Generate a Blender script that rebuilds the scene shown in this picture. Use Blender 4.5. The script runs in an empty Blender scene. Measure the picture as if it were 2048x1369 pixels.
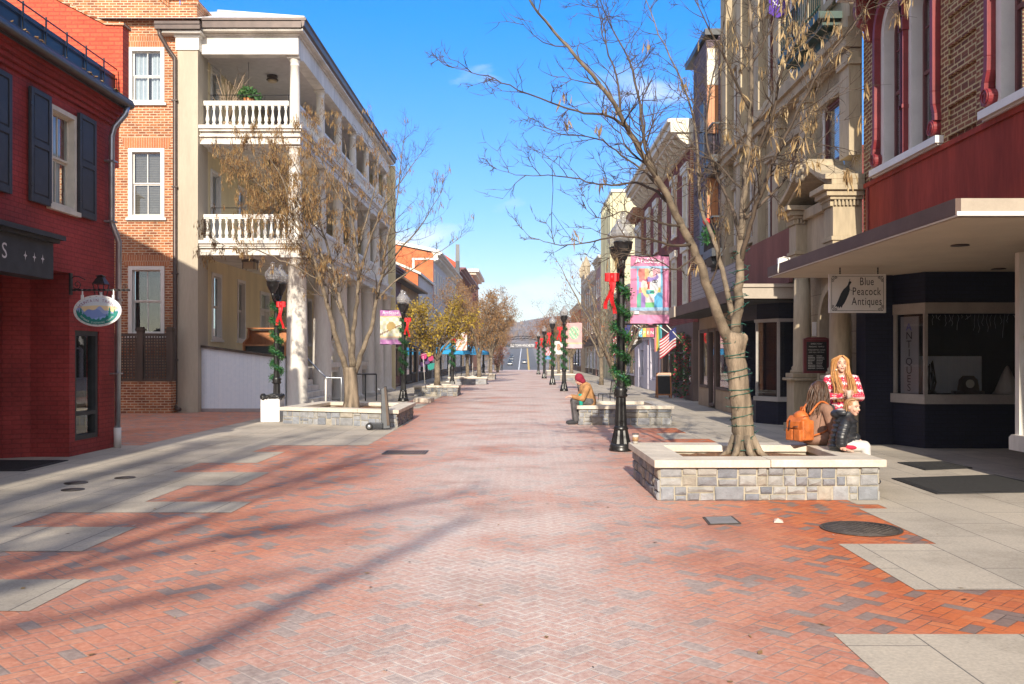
import bpy, bmesh, math, random
from mathutils import Vector, Matrix, Quaternion
from math import sin, cos, pi, radians, sqrt, atan2, tan
rng = random.Random(11)
scene = bpy.context.scene
COL = scene.collection
FPX, VX, VY, EYE = 1800.0, 1050.0, 715.0, 1.6      # focal length in photo pixels, vanishing point, eye height


def V(*a):
    return Vector(a)


def at(px, py, d):
    return Vector(((px - VX) / FPX * d, d, EYE - (py - VY) / FPX * d))


def gp(px, py, z=0.0):
    d = (EYE - z) * FPX / (py - VY)
    return Vector(((px - VX) / FPX * d, d, z))


# ------------------------------------------------------------------ mesh builder
WM = {}
CH = {}
ICO = {}


def facade(side, plane):
    if side == 'L':
        return lambda p: (plane + p[1], p[0], p[2])
    if side == 'R':
        return lambda p: (plane - p[1], p[0], p[2])
    return lambda p: (p[0], plane - p[1], p[2])


class MB:
    def __init__(s, T=None, col=(0.8, 0.8, 0.8)):
        s.v = []
        s.f = []
        s.c = []
        s.s = []
        s.T = T
        s.col = col

    def add(s, vs, fs, smooth=False, M=None):
        n = len(s.v)
        for p in vs:
            if M is not None:
                p = M @ Vector(p)
            s.v.append(tuple(s.T(p)) if s.T else tuple(p))
        for f in fs:
            s.f.append([i + n for i in f])
            s.c.append(s.col)
            s.s.append(smooth)
        return s

    def box(s, x0, x1, y0, y1, z0, z1):
        return s.add([(x0, y0, z0), (x1, y0, z0), (x1, y1, z0), (x0, y1, z0), (x0, y0, z1), (x1, y0, z1), (x1, y1, z1), (x0, y1, z1)],
                     [(0, 3, 2, 1), (4, 5, 6, 7), (0, 1, 5, 4), (1, 2, 6, 5), (2, 3, 7, 6), (3, 0, 4, 7)])

    def obox(s, c, size, M=None):
        hx, hy, hz = size[0] / 2, size[1] / 2, size[2] / 2
        m = Matrix.Translation(c) @ (M.to_4x4() if M else Matrix())
        vs = [(-hx, -hy, -hz), (hx, -hy, -hz), (hx, hy, -hz), (-hx, hy, -hz), (-hx, -hy, hz), (hx, -hy, hz), (hx, hy, hz), (-hx, hy, hz)]
        return s.add(vs, [(0, 3, 2, 1), (4, 5, 6, 7), (0, 1, 5, 4), (1, 2, 6, 5), (2, 3, 7, 6), (3, 0, 4, 7)], M=m)

    def quad(s, a, b, c, d):
        return s.add([a, b, c, d], [(0, 1, 2, 3)])

    def poly(s, pts):
        return s.add(pts, [tuple(range(len(pts)))])

    def prism(s, pts, a, b, axis='y'):
        """2-D outline pts extruded between a and b along axis (pts are the two other coordinates in order)."""
        f = {'y': lambda p, t: (p[0], t, p[1]), 'x': lambda p, t: (t, p[0], p[1]), 'z': lambda p, t: (p[0], p[1], t)}[axis]
        n = len(pts)
        vs = [f(p, a) for p in pts] + [f(p, b) for p in pts]
        fs = [tuple(range(n)), tuple(range(2 * n - 1, n - 1, -1))] + [(i, (i + 1) % n, (i + 1) % n + n, i + n) for i in range(n)]
        return s.add(vs, fs)

    def tube(s, pts, radii, n=6, cap=True, smooth=True):
        pts = [Vector(p) for p in pts]
        if not isinstance(radii, (list, tuple)):
            radii = [radii] * len(pts)
        vs, fs = [], []
        up = None
        for i, p in enumerate(pts):
            d = (pts[min(i + 1, len(pts) - 1)] - pts[max(i - 1, 0)])
            if d.length < 1e-9:
                d = Vector((0, 0, 1))
            d.normalize()
            if up is None:
                up = d.orthogonal().normalized()
            else:
                up = up - d * up.dot(d)
                if up.length < 1e-6:
                    up = d.orthogonal()
                up.normalize()
            w = d.cross(up)
            for k in range(n):
                a = 2 * pi * k / n
                vs.append(p + (up * cos(a) + w * sin(a)) * radii[i])
        for i in range(len(pts) - 1):
            for k in range(n):
                fs.append((i * n + k, i * n + (k + 1) % n, (i + 1) * n + (k + 1) % n, (i + 1) * n + k))
        if cap:
            fs.append(tuple(range(n - 1, -1, -1)))
            fs.append(tuple(range((len(pts) - 1) * n, len(pts) * n)))
        return s.add(vs, fs, smooth)

    def lathe(s, prof, o=(0, 0, 0), n=16, smooth=True, M=None, flute=0.0):
        o = Vector(o)
        vs, fs = [], []
        for j, (r, z) in enumerate(prof):
            for k in range(n):
                a = 2 * pi * k / n
                rr = r * (1 - (flute if k % 2 else 0))
                p = Vector((rr * cos(a), rr * sin(a), z))
                vs.append((M @ p if M else p) + o)
        for j in range(len(prof) - 1):
            for k in range(n):
                fs.append((j * n + k, j * n + (k + 1) % n, (j + 1) * n + (k + 1) % n, (j + 1) * n + k))
        fs.append(tuple(range(n - 1, -1, -1)))
        fs.append(tuple(range((len(prof) - 1) * n, len(prof) * n)))
        return s.add(vs, fs, smooth)

    def ell(s, c, r, n=14, m=9, M=None):
        c = Vector(c)
        vs, fs = [], []
        for j in range(1, m):
            t = pi * j / m
            for k in range(n):
                a = 2 * pi * k / n
                p = Vector((r[0] * sin(t) * cos(a), r[1] * sin(t) * sin(a), r[2] * cos(t)))
                vs.append((M @ p if M else p) + c)
        top, bot = Vector((0, 0, r[2])), Vector((0, 0, -r[2]))
        vs += [(M @ top if M else top) + c, (M @ bot if M else bot) + c]
        for j in range(m - 2):
            for k in range(n):
                fs.append((j * n + k, (j + 1) * n + k, (j + 1) * n + (k + 1) % n, j * n + (k + 1) % n))
        T, B = len(vs) - 2, len(vs) - 1
        for k in range(n):
            fs.append((T, k, (k + 1) % n))
            fs.append((B, (m - 2) * n + (k + 1) % n, (m - 2) * n + k))
        return s.add(vs, fs, True)

    def capsule(s, a, ra, b, rb, n=12):
        a, b = Vector(a), Vector(b)
        d = (b - a)
        L = d.length
        d = d / L if L > 1e-6 else Vector((0, 0, 1))
        pts, rad = [], []
        for k in range(1, 4):
            t = pi / 2 * (1 - k / 3.0)
            pts.append(a - d * ra * sin(t) if k < 3 else a)
            rad.append(ra * cos(t))
        pts.insert(0, a - d * ra)
        rad.insert(0, ra * 0.05)
        for k in range(0, 3):
            t = pi / 2 * (k / 3.0)
            pts.append(b + d * rb * sin(t))
            rad.append(rb * cos(t))
        pts.append(b + d * rb)
        rad.append(rb * 0.05)
        return s.tube(pts, rad, n)

    def wall(s, u0, u1, v0, v1, holes=(), depth=0.2):
        """flat wall at w=0 with rectangular openings and their reveals going back to w=-depth"""
        us = sorted({u0, u1} | {h[0] for h in holes} | {h[1] for h in holes})
        vs_ = sorted({v0, v1} | {h[2] for h in holes} | {h[3] for h in holes})
        us = [u for u in us if u0 <= u <= u1]
        vs_ = [v for v in vs_ if v0 <= v <= v1]
        for i in range(len(us) - 1):
            for j in range(len(vs_) - 1):
                cu, cv = (us[i] + us[i + 1]) / 2, (vs_[j] + vs_[j + 1]) / 2
                if any(h[0] < cu < h[1] and h[2] < cv < h[3] for h in holes):
                    continue
                s.quad((us[i], 0, vs_[j]), (us[i + 1], 0, vs_[j]), (us[i + 1], 0, vs_[j + 1]), (us[i], 0, vs_[j + 1]))
        for a, b, c, d in [h[:4] for h in holes]:
            s.quad((a, 0, c), (a, -depth, c), (a, -depth, d), (a, 0, d))
            s.quad((b, 0, c), (b, 0, d), (b, -depth, d), (b, -depth, c))
            s.quad((a, 0, c), (b, 0, c), (b, -depth, c), (a, -depth, c))
            s.quad((a, 0, d), (a, -depth, d), (b, -depth, d), (b, 0, d))
        return s

    def text(s, string, size, M, depth=0.004, xs=1.0, align='C', spacing=1.0):
        """string in the XZ plane of M, its face towards -Y"""
        w = 0
        glyphs = []
        for chh in string:
            g, adv = glyph(chh)
            glyphs.append((g, w))
            w += adv * spacing
        off = {'C': -w / 2, 'L': 0, 'R': -w}[align]
        for g, x in glyphs:
            if g is None:
                continue
            vs, fs = g
            n = len(vs)
            pts = [((p[0] + x + off) * size * xs, 0, p[1] * size) for p in vs]
            s.add(pts, fs, M=M)
        return s

    def build(s, name, mat, parent=None, origin=None, bevel=0.0, recalc=True):
        me = bpy.data.meshes.new(name)
        W = WM.get(parent.name) if parent else (Matrix.Translation(origin) if origin is not None else Matrix())
        inv = W.inverted()
        me.from_pydata([tuple(inv @ Vector(p)) for p in s.v], [], s.f)
        if recalc and len(s.f) < 60000:
            bm = bmesh.new()
            bm.from_mesh(me)
            bmesh.ops.recalc_face_normals(bm, faces=bm.faces)
            bm.to_mesh(me)
            bm.free()
        ca = me.color_attributes.new('Col', 'FLOAT_COLOR', 'CORNER')
        buf = []
        for c, f in zip(s.c, s.f):
            buf += [c[0], c[1], c[2], 1.0] * len(f)
        ca.data.foreach_set('color', buf)
        me.polygons.foreach_set('use_smooth', s.s)
        me.materials.append(mat)
        me.update()
        o = bpy.data.objects.new(name, me)
        COL.objects.link(o)
        if parent:
            o.parent = parent
            CH.setdefault(parent.name, []).append(o)
            WM[o.name] = W
        elif origin is not None:
            o.location = origin
            WM[o.name] = W
        else:
            WM[o.name] = W
        if bevel:
            md = o.modifiers.new('edge', 'BEVEL')
            md.width = bevel
            md.segments = 2
            md.limit_method = 'ANGLE'
        return o


GL = {}


def glyph(ch):
    if ch in GL:
        return GL[ch]
    cu = bpy.data.curves.new('g', 'FONT')
    cu.body = ch if ch != ' ' else 'n'
    cu.size = 1.0
    cu.resolution_u = 3
    cu.fill_mode = 'FRONT' if hasattr(cu, 'fill_mode') and False else cu.fill_mode
    o = bpy.data.objects.new('g', cu)
    COL.objects.link(o)
    dg = bpy.context.evaluated_depsgraph_get()
    me = bpy.data.meshes.new_from_object(o.evaluated_get(dg))
    vs = [tuple(v.co) for v in me.vertices]
    fs = [tuple(p.vertices) for p in me.polygons]
    adv = (max(v[0] for v in vs) if vs else 0.5) + 0.07
    bpy.data.objects.remove(o)
    bpy.data.curves.remove(cu)
    bpy.data.meshes.remove(me)
    GL[ch] = ((vs, fs), adv) if ch != ' ' else (None, 0.32)
    return GL[ch]


def tag(o, label, cat, group=None, kind=None):
    o['label'] = label
    o['category'] = cat
    if group:
        o['group'] = group
    if kind:
        o['kind'] = kind
    return o


def thing(name, loc, label, cat, group=None, rz=0.0):
    o = bpy.data.objects.new(name, None)
    COL.objects.link(o)
    o.empty_display_size = 0.2
    o.location = loc
    o.rotation_euler = (0, 0, rz)
    WM[o.name] = Matrix.Translation(loc) @ Matrix.Rotation(rz, 4, 'Z')
    return tag(o, label, cat, group)


def struct(o):
    o['kind'] = 'structure'
    return o


def copy_tree(o, parent=None):
    c = o.copy()
    COL.objects.link(c)
    if parent:
        c.parent = parent
        CH.setdefault(parent.name, []).append(c)
    for ch in CH.get(o.name, []):
        copy_tree(ch, c)
    return c


def dup(o, loc, label, rz=None, sc=None, group=None):
    c = copy_tree(o)
    c.location = loc
    if rz is not None:
        c.rotation_euler = (0, 0, rz)
    if sc is not None:
        c.scale = (sc, sc, sc) if not isinstance(sc, tuple) else sc
    c['label'] = label
    if group:
        c['group'] = group
    return c


def child_named(o, stem):
    return [c for c in CH.get(o.name, []) if c.name.split('.')[0] == stem]


# ------------------------------------------------------------------ materials
class E:
    """tiny expression layer over Math nodes"""
    def __init__(s, nt, sock):
        s.nt, s.k = nt, sock

    def op(s, o, b=None, c=None):
        n = s.nt.nodes.new('ShaderNodeMath')
        n.operation = o
        for i, x in enumerate((s, b, c)):
            if x is None:
                continue
            if isinstance(x, E):
                s.nt.links.new(x.k, n.inputs[i])
            else:
                n.inputs[i].default_value = x
        return E(s.nt, n.outputs[0])

    def __add__(s, b): return s.op('ADD', b)
    def __sub__(s, b): return s.op('SUBTRACT', b)
    def __mul__(s, b): return s.op('MULTIPLY', b)
    def __truediv__(s, b): return s.op('DIVIDE', b)
    def floor(s): return s.op('FLOOR')
    def mod(s, b): return s.op('FLOORED_MODULO', b)
    def gt(s, b): return s.op('GREATER_THAN', b)
    def lt(s, b): return s.op('LESS_THAN', b)
    def mn(s, b): return s.op('MINIMUM', b)
    def mx(s, b): return s.op('MAXIMUM', b)
    def abs(s): return s.op('ABSOLUTE')


def newmat(name):
    m = bpy.data.materials.new(name)
    m.use_nodes = True
    nt = m.node_tree
    b = nt.nodes['Principled BSDF']
    return m, nt, b


def texco(nt, out='Object'):
    n = nt.nodes.new('ShaderNodeTexCoord')
    return n.outputs[out]


def noise(nt, vec, scale, detail=4, rough=0.55, out=0, dist=0.0):
    n = nt.nodes.new('ShaderNodeTexNoise')
    n.inputs['Scale'].default_value = scale
    n.inputs['Detail'].default_value = detail
    n.inputs['Roughness'].default_value = rough
    n.inputs['Distortion'].default_value = dist
    if vec is not None:
        nt.links.new(vec, n.inputs['Vector'])
    return n.outputs[out]


def ramp(nt, fac, stops):
    n = nt.nodes.new('ShaderNodeValToRGB')
    el = n.color_ramp.elements
    while len(el) < len(stops):
        el.new(0.5)
    for e, (p, c) in zip(el, stops):
        e.position = p
        e.color = (*c, 1) if len(c) == 3 else c
    nt.links.new(fac, n.inputs[0])
    return n.outputs[0]


def mix(nt, fac, a, b, mode='MIX'):
    n = nt.nodes.new('ShaderNodeMix')
    n.data_type = 'RGBA'
    n.blend_type = mode
    for x, i in ((fac, 0), (a, 6), (b, 7)):
        if isinstance(x, E):
            x = x.k
        if isinstance(x, (int, float)):
            n.inputs[i].default_value = x
        elif isinstance(x, tuple):
            n.inputs[i].default_value = (*x, 1)
        else:
            nt.links.new(x, n.inputs[i])
    return n.outputs[2]


def bump(nt, b, height, strength=0.3, dist=0.01):
    n = nt.nodes.new('ShaderNodeBump')
    n.inputs['Strength'].default_value = strength
    n.inputs['Distance'].default_value = dist
    nt.links.new(height.k if isinstance(height, E) else height, n.inputs['Height'])
    nt.links.new(n.outputs[0], b.inputs['Normal'])


def boxuv(nt):
    """(along wall, height) coordinates from object position, whichever way the wall faces"""
    pos = texco(nt)
    geo = nt.nodes.new('ShaderNodeNewGeometry')
    sp = nt.nodes.new('ShaderNodeSeparateXYZ')
    nt.links.new(pos, sp.inputs[0])
    sn = nt.nodes.new('ShaderNodeSeparateXYZ')
    nt.links.new(geo.outputs['True Normal'], sn.inputs[0])
    x, y, z = (E(nt, sp.outputs[i]) for i in range(3))
    nx, ny, nz = (E(nt, sn.outputs[i]).abs() for i in range(3))
    k = nx.gt(0.6)
    t = nz.gt(0.75)
    u = x + (y - x) * k
    v = z + (y - z) * t
    cb = nt.nodes.new('ShaderNodeCombineXYZ')
    nt.links.new(u.k, cb.inputs[0])
    nt.links.new(v.k, cb.inputs[1])
    return cb.outputs[0], u, v


def plain(name, col, rough=0.6, metal=0.0, var=0.12, scale=5.0, bmp=0.0, spec=None, vstreak=False, fine=True):
    m, nt, b = newmat(name)
    co = texco(nt)
    if vstreak:
        mp = nt.nodes.new('ShaderNodeMapping')
        mp.inputs['Scale'].default_value = (1, 1, 0.15)
        nt.links.new(co, mp.inputs[0])
        co = mp.outputs[0]
    n1 = noise(nt, co, scale)
    d = tuple(max(0, c * (1 - var * 1.6)) for c in col)
    l = tuple(min(1, c * (1 + var * 1.2)) for c in col)
    c = ramp(nt, n1, [(0.3, d), (0.7, l)])
    if fine:
        n2 = noise(nt, co, scale * 14, 2)
        c = mix(nt, 0.35 * min(1, var * 5), c, n2, 'OVERLAY')
    nt.links.new(c, b.inputs['Base Color'])
    b.inputs['Roughness'].default_value = rough
    b.inputs['Metallic'].default_value = metal
    if spec is not None:
        b.inputs['Specular IOR Level'].default_value = spec
    if bmp:
        bump(nt, b, noise(nt, co, scale * 8, 5), bmp, 0.01)
    return m


def attrmat(name, rough=0.6, var=0.15, scale=8, bmp=0.0, metal=0.0, transl=0.0, gain=1.0):
    """colour kept per face in the mesh (signs, stones, leaves)"""
    m, nt, b = newmat(name)
    a = nt.nodes.new('ShaderNodeVertexColor')
    a.layer_name = 'Col'
    c = a.outputs[0]
    if var:
        n1 = noise(nt, texco(nt), scale, 4)
        k = ramp(nt, n1, [(0.25, (1 - var,) * 3), (0.75, (1 + var * .6,) * 3)])
        c = mix(nt, 1.0, c, k, 'MULTIPLY')
    nt.links.new(c, b.inputs['Base Color'])
    b.inputs['Roughness'].default_value = rough
    b.inputs['Metallic'].default_value = metal
    if bmp:
        bump(nt, b, noise(nt, texco(nt), scale * 4, 6, 0.65), bmp, 0.02)
    if transl:
        tr = nt.nodes.new('ShaderNodeBsdfTranslucent')
        nt.links.new(c, tr.inputs[0])
        mx = nt.nodes.new('ShaderNodeMixShader')
        mx.inputs[0].default_value = transl
        nt.links.new(b.outputs[0], mx.inputs[1])
        nt.links.new(tr.outputs[0], mx.inputs[2])
        nt.links.new(mx.outputs[0], nt.nodes['Material Output'].inputs[0])
    return m


def brickmat(name, c1, c2, mortar, w=0.215, h=0.075, ms=0.010, bias=0.0, rough=0.85, bmp=0.5, stain=0.25, c3=None, weather=None):
    m, nt, b = newmat(name)
    uv, u, v = boxuv(nt)
    n = nt.nodes.new('ShaderNodeTexBrick')
    nt.links.new(uv, n.inputs['Vector'])
    n.inputs['Color1'].default_value = (*c1, 1)
    n.inputs['Color2'].default_value = (*c2, 1)
    n.inputs['Mortar'].default_value = (*mortar, 1)
    n.inputs['Scale'].default_value = 1
    n.inputs['Mortar Size'].default_value = ms
    n.inputs['Mortar Smooth'].default_value = 0.2
    n.inputs['Bias'].default_value = bias
    n.inputs['Brick Width'].default_value = w
    n.inputs['Row Height'].default_value = h
    c = n.outputs[0]
    n1 = noise(nt, uv, 1.3, 5)
    n2 = noise(nt, uv, 22, 3)
    c = mix(nt, 1.0, c, ramp(nt, n1, [(0.3, (1 - stain,) * 3), (0.7, (1 + stain * .5,) * 3)]), 'MULTIPLY')
    c = mix(nt, 0.35, c, n2, 'OVERLAY')
    if c3:
        n3 = noise(nt, uv, 3.1, 3)
        c = mix(nt, ramp(nt, n3, [(0.52, (0,) * 3), (0.72, (0.75,) * 3)]), c, mix(nt, n.outputs['Fac'], c3, mortar))
    if weather:
        n4 = noise(nt, uv, 0.9, 6, 0.7)
        c = mix(nt, ramp(nt, n4, [(0.58, (0,) * 3), (0.70, (0.6,) * 3)]), c, weather)
    nt.links.new(c, b.inputs['Base Color'])
    b.inputs['Roughness'].default_value = rough
    b.inputs['Specular IOR Level'].default_value = 0.2
    hgt = E(nt, n.outputs['Fac']) * -1.0 + E(nt, n2) * 0.35
    bump(nt, b, hgt, bmp, 0.012)
    return m


def glassmat(name, tint=(0.75, 0.8, 0.8), refl=0.08):
    m, nt, b = newmat(name)
    nt.nodes.remove(b)
    tr = nt.nodes.new('ShaderNodeBsdfTransparent')
    tr.inputs[0].default_value = (*tint, 1)
    gl = nt.nodes.new('ShaderNodeBsdfGlossy')
    gl.inputs['Roughness'].default_value = 0.015
    gl.inputs[0].default_value = (0.95, 0.97, 1, 1)
    lw_ = nt.nodes.new('ShaderNodeLayerWeight')
    lw_.inputs[0].default_value = 0.5
    f = E(nt, lw_.outputs['Facing']).op('POWER', 4.0) * 0.9 + (refl + 0.04)
    mx = nt.nodes.new('ShaderNodeMixShader')
    nt.links.new(f.mn(1.0).k, mx.inputs[0])
    nt.links.new(tr.outputs[0], mx.inputs[1])
    nt.links.new(gl.outputs[0], mx.inputs[2])
    nt.links.new(mx.outputs[0], nt.nodes['Material Output'].inputs[0])
    return m


def stripemat(name, c1, c2, period, axis=2, duty=0.5, rough=0.6, bmp=0.4):
    """horizontal (axis 2) or along-wall boards with a dark joint"""
    m, nt, b = newmat(name)
    uv, u, v = boxuv(nt)
    t = (v if axis == 2 else u) / period
    fr = t - t.floor()
    k = fr.gt(duty)
    idn = nt.nodes.new('ShaderNodeTexWhiteNoise')
    idn.noise_dimensions = '1D'
    nt.links.new(t.floor().k, idn.inputs['W'])
    c = mix(nt, k, c1, c2)
    c = mix(nt, 0.25, c, ramp(nt, idn.outputs[0], [(0, (0.35,) * 3), (1, (0.65,) * 3)]), 'OVERLAY')
    c = mix(nt, 0.3, c, noise(nt, uv, 9, 4), 'OVERLAY')
    nt.links.new(c, b.inputs['Base Color'])
    b.inputs['Roughness'].default_value = rough
    bump(nt, b, fr * (E(nt, k.k) * -1.0 + 1.0), bmp, 0.02)
    return m


M = {}
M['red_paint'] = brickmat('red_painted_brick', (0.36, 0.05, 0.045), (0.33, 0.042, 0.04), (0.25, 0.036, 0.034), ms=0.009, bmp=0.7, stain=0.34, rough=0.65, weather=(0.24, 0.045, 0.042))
M['red_brick_sunlit'] = brickmat('red_painted_brick_sunlit', (0.66, 0.125, 0.06), (0.57, 0.095, 0.05), (0.46, 0.075, 0.05), ms=0.009, bmp=0.8, stain=0.22, rough=0.7)  # same red paint as the shop wall, sunlight put into a brighter colour
M['brown_brick'] = brickmat('brown_old_brick', (0.46, 0.165, 0.065), (0.24, 0.075, 0.04), (0.56, 0.43, 0.30), ms=0.013, bmp=0.6, stain=0.35, c3=(0.46, 0.19, 0.08), weather=(0.16, 0.075, 0.045))
M['soldier'] = brickmat('soldier_course_brick', (0.48, 0.19, 0.08), (0.40, 0.14, 0.065), (0.50, 0.36, 0.25), w=0.07, h=0.4, ms=0.008, bmp=0.5)
M['victorian_brick'] = brickmat('dark_victorian_brick', (0.25, 0.10, 0.055), (0.15, 0.06, 0.042), (0.50, 0.40, 0.22), ms=0.013, w=0.21, bmp=0.5, stain=0.2, c3=(0.24, 0.085, 0.045))
M['maroon_brick'] = brickmat('maroon_brick', (0.22, 0.05, 0.045), (0.17, 0.04, 0.038), (0.2, 0.09, 0.08), ms=0.008, bmp=0.4)
M['orange_brick'] = brickmat('orange_side_brick', (0.58, 0.15, 0.05), (0.50, 0.12, 0.045), (0.52, 0.2, 0.1), ms=0.009, bmp=0.3)
M['tan_brick'] = brickmat('tan_tower_brick', (0.55, 0.25, 0.12), (0.48, 0.2, 0.1), (0.5, 0.3, 0.2), bmp=0.3)
M['navy_brick'] = brickmat('navy_painted_brick', (0.012, 0.014, 0.035), (0.010, 0.011, 0.03), (0.007, 0.008, 0.02), ms=0.008, bmp=0.5, stain=0.15, rough=0.5)
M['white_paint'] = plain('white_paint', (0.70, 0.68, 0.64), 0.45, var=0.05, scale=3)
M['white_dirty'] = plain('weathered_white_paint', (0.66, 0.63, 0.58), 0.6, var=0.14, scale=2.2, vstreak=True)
M['shaded_frame'] = plain('white_frame_shaded', (0.36, 0.335, 0.31), 0.6, var=0.1, scale=3)  # white frame paint, darkened in its colour for the shade under the canopies
M['grey_white'] = plain('grey_white_painted_wall', (0.50, 0.49, 0.50), 0.7, var=0.12, scale=1.5, vstreak=True)
M['cream_wall'] = plain('cream_plaster', (0.72, 0.62, 0.38), 0.75, var=0.08, scale=1.8, bmp=0.08, vstreak=True)
M['cream_pilaster'] = plain('pale_stucco', (0.43, 0.375, 0.29), 0.8, var=0.07, scale=2, bmp=0.08, vstreak=True)
M['porch_ceiling'] = plain('porch_ceiling_paint', (0.52, 0.49, 0.48), 0.6, var=0.06)
M['dark_metal'] = plain('brown_gutter_metal', (0.075, 0.052, 0.045), 0.4, 0.3, var=0.15)
M['galv'] = plain('galvanised_steel', (0.42, 0.44, 0.47), 0.35, 0.8, var=0.1)
M['black_iron'] = plain('black_painted_iron', (0.014, 0.014, 0.015), 0.35, 0.0, var=0.2, scale=9, bmp=0.05)
M['shutter'] = plain('charcoal_shutter_paint', (0.032, 0.036, 0.046), 0.5, var=0.15)
M['charcoal'] = plain('charcoal_fascia', (0.028, 0.031, 0.034), 0.55, var=0.2)
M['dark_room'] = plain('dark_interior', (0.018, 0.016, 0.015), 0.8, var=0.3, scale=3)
M['blind'] = stripemat('closed_blinds', (0.20, 0.17, 0.15), (0.06, 0.05, 0.045), 0.05, 2, 0.7)
M['blind_white'] = stripemat('white_blinds', (0.62, 0.62, 0.6), (0.3, 0.3, 0.3), 0.045, 2, 0.75)
M['curtain'] = stripemat('white_curtain', (0.75, 0.77, 0.8), (0.5, 0.54, 0.6), 0.13, 0, 0.6, bmp=0.8)
M['glass'] = glassmat('window_glass', refl=0.04)
M['shop_glass'] = glassmat('shop_glass', (0.8, 0.82, 0.82), 0.03)
M['roof_slate'] = plain('slate_roof', (0.07, 0.07, 0.075), 0.7, var=0.2, bmp=0.2)
M['roof_white'] = stripemat('white_metal_roof', (0.72, 0.72, 0.72), (0.45, 0.42, 0.40), 0.45, 0, 0.93, rough=0.4)
M['brown_wood'] = plain('dark_weathered_wood', (0.085, 0.06, 0.045), 0.75, var=0.3, scale=6, bmp=0.2, vstreak=True)
M['orange_wood'] = stripemat('varnished_wood_boards', (0.42, 0.16, 0.05), (0.2, 0.07, 0.03), 0.14, 0, 0.93, rough=0.5)
M['piano_wood'] = plain('orange_varnished_wood', (0.40, 0.15, 0.05), 0.4, var=0.25, scale=4, vstreak=True)
M['board_white'] = stripemat('white_vertical_boards', (0.70, 0.77, 0.86), (0.60, 0.66, 0.75), 0.12, 0, 0.95, rough=0.5, bmp=0.15)
M['burgundy'] = plain('burgundy_trim_paint', (0.19, 0.02, 0.024), 0.5, var=0.15, scale=4)
M['red_band'] = plain('red_signband_paint', (0.34, 0.05, 0.03), 0.75, var=0.25, scale=1.3, bmp=0.04, vstreak=True, spec=.15)
M['maroon_panel'] = plain('faded_maroon_panel', (0.23, 0.10, 0.08), 0.85, spec=.15, var=0.12, scale=1.5, vstreak=True)
M['sandstone'] = plain('tan_sandstone', (0.40, 0.33, 0.225), 0.85, var=0.16, scale=1.6, bmp=0.15, vstreak=True)
M['sandstone_block'] = brickmat('sandstone_blocks', (0.40, 0.335, 0.23), (0.34, 0.28, 0.19), (0.22, 0.18, 0.125), w=0.9, h=0.42, ms=0.008, bmp=0.3, stain=0.25)
M['canopy_brown'] = plain('brown_canopy_fascia', (0.115, 0.075, 0.062), 0.75, var=0.1, scale=2)
M['canopy_tan'] = plain('tan_canopy_panel', (0.36, 0.31, 0.25), 0.5, var=0.06, scale=2)
M['soffit'] = plain('beige_canopy_soffit', (0.56, 0.48, 0.37), 0.6, var=0.05, scale=2)
M['trim_white'] = plain('bright_white_strip', (0.74, 0.74, 0.73), 0.35, var=0.03)
M['burg_frame'] = plain('burgundy_sash_paint', (0.14, 0.035, 0.035), 0.4, var=0.15)
M['green_copper'] = plain('dark_green_balcony_paint', (0.018, 0.055, 0.045), 0.5, var=0.3)
M['slate_shingle'] = brickmat('purple_slate_shingles', (0.17, 0.13, 0.16), (0.12, 0.095, 0.12), (0.05, 0.04, 0.05), w=0.2, h=0.16, ms=0.012, bmp=0.7)
M['lap_siding'] = stripemat('grey_lap_siding', (0.34, 0.31, 0.31), (0.12, 0.11, 0.11), 0.13, 2, 0.86)
M['dark_steel'] = plain('dark_steel', (0.03, 0.034, 0.042), 0.45, 0.3, var=0.2)
M['cream_trim'] = plain('cream_window_trim', (0.66, 0.62, 0.52), 0.55, var=0.08)
M['olive_wall'] = plain('olive_tan_render', (0.50, 0.48, 0.33), 0.8, var=0.16, scale=0.8, vstreak=True)
M['sign_white'] = plain('sign_face_white', (0.78, 0.77, 0.76), 0.4, var=0.03)
M['sign_face'] = attrmat('printed_sign_colours', 0.45, var=0.05, scale=5)
M['cloth'] = attrmat('printed_banner_cloth', 0.7, var=0.10, scale=7, transl=0.25)
M['stone'] = attrmat('planter_limestone', 0.8, var=0.28, scale=9, bmp=0.6)
M['coping'] = plain('pale_cast_coping', (0.62, 0.56, 0.47), 0.75, var=0.12, scale=2.5, bmp=0.1)
M['mulch'] = plain('bark_mulch', (0.24, 0.115, 0.05), 0.95, var=0.45, scale=30, bmp=0.9)
M['leaf'] = attrmat('dry_leaves_and_pods', 0.7, var=0.2, scale=6, transl=0.3)
M['garland'] = attrmat('evergreen_garland_needles', 0.5, var=0.2, scale=10, transl=0.15)
M['red_ribbon'] = plain('red_velvet_ribbon', (0.62, 0.012, 0.018), 0.5, var=0.12)
M['lamp_glass'] = plain('prismatic_acrylic', (0.72, 0.72, 0.74), 0.12, var=0.05, scale=3)
M['rubber'] = plain('black_rubber_mat', (0.022, 0.022, 0.023), 0.7, var=0.2, scale=20, bmp=0.4)
M['iron_cover'] = plain('cast_iron_cover', (0.10, 0.085, 0.075), 0.55, 0.4, var=0.25, scale=12, bmp=0.3)
M['skin'] = plain('skin', (0.62, 0.36, 0.27), 0.5, var=0.06, scale=12)
M['hair_blonde'] = attrmat('strawberry_blonde_hair', 0.42, var=0.3, scale=25)
M['tan_jacket'] = plain('tan_canvas_jacket', (0.42, 0.22, 0.09), 0.85, var=0.15, scale=10, bmp=0.2)
M['brown_coat'] = plain('brown_wool_coat', (0.26, 0.145, 0.10), 0.9, var=0.12, scale=12, bmp=0.2)
M['puffer'] = plain('black_puffer_nylon', (0.022, 0.024, 0.03), 0.38, var=0.2, scale=14, bmp=0.15)
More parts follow.
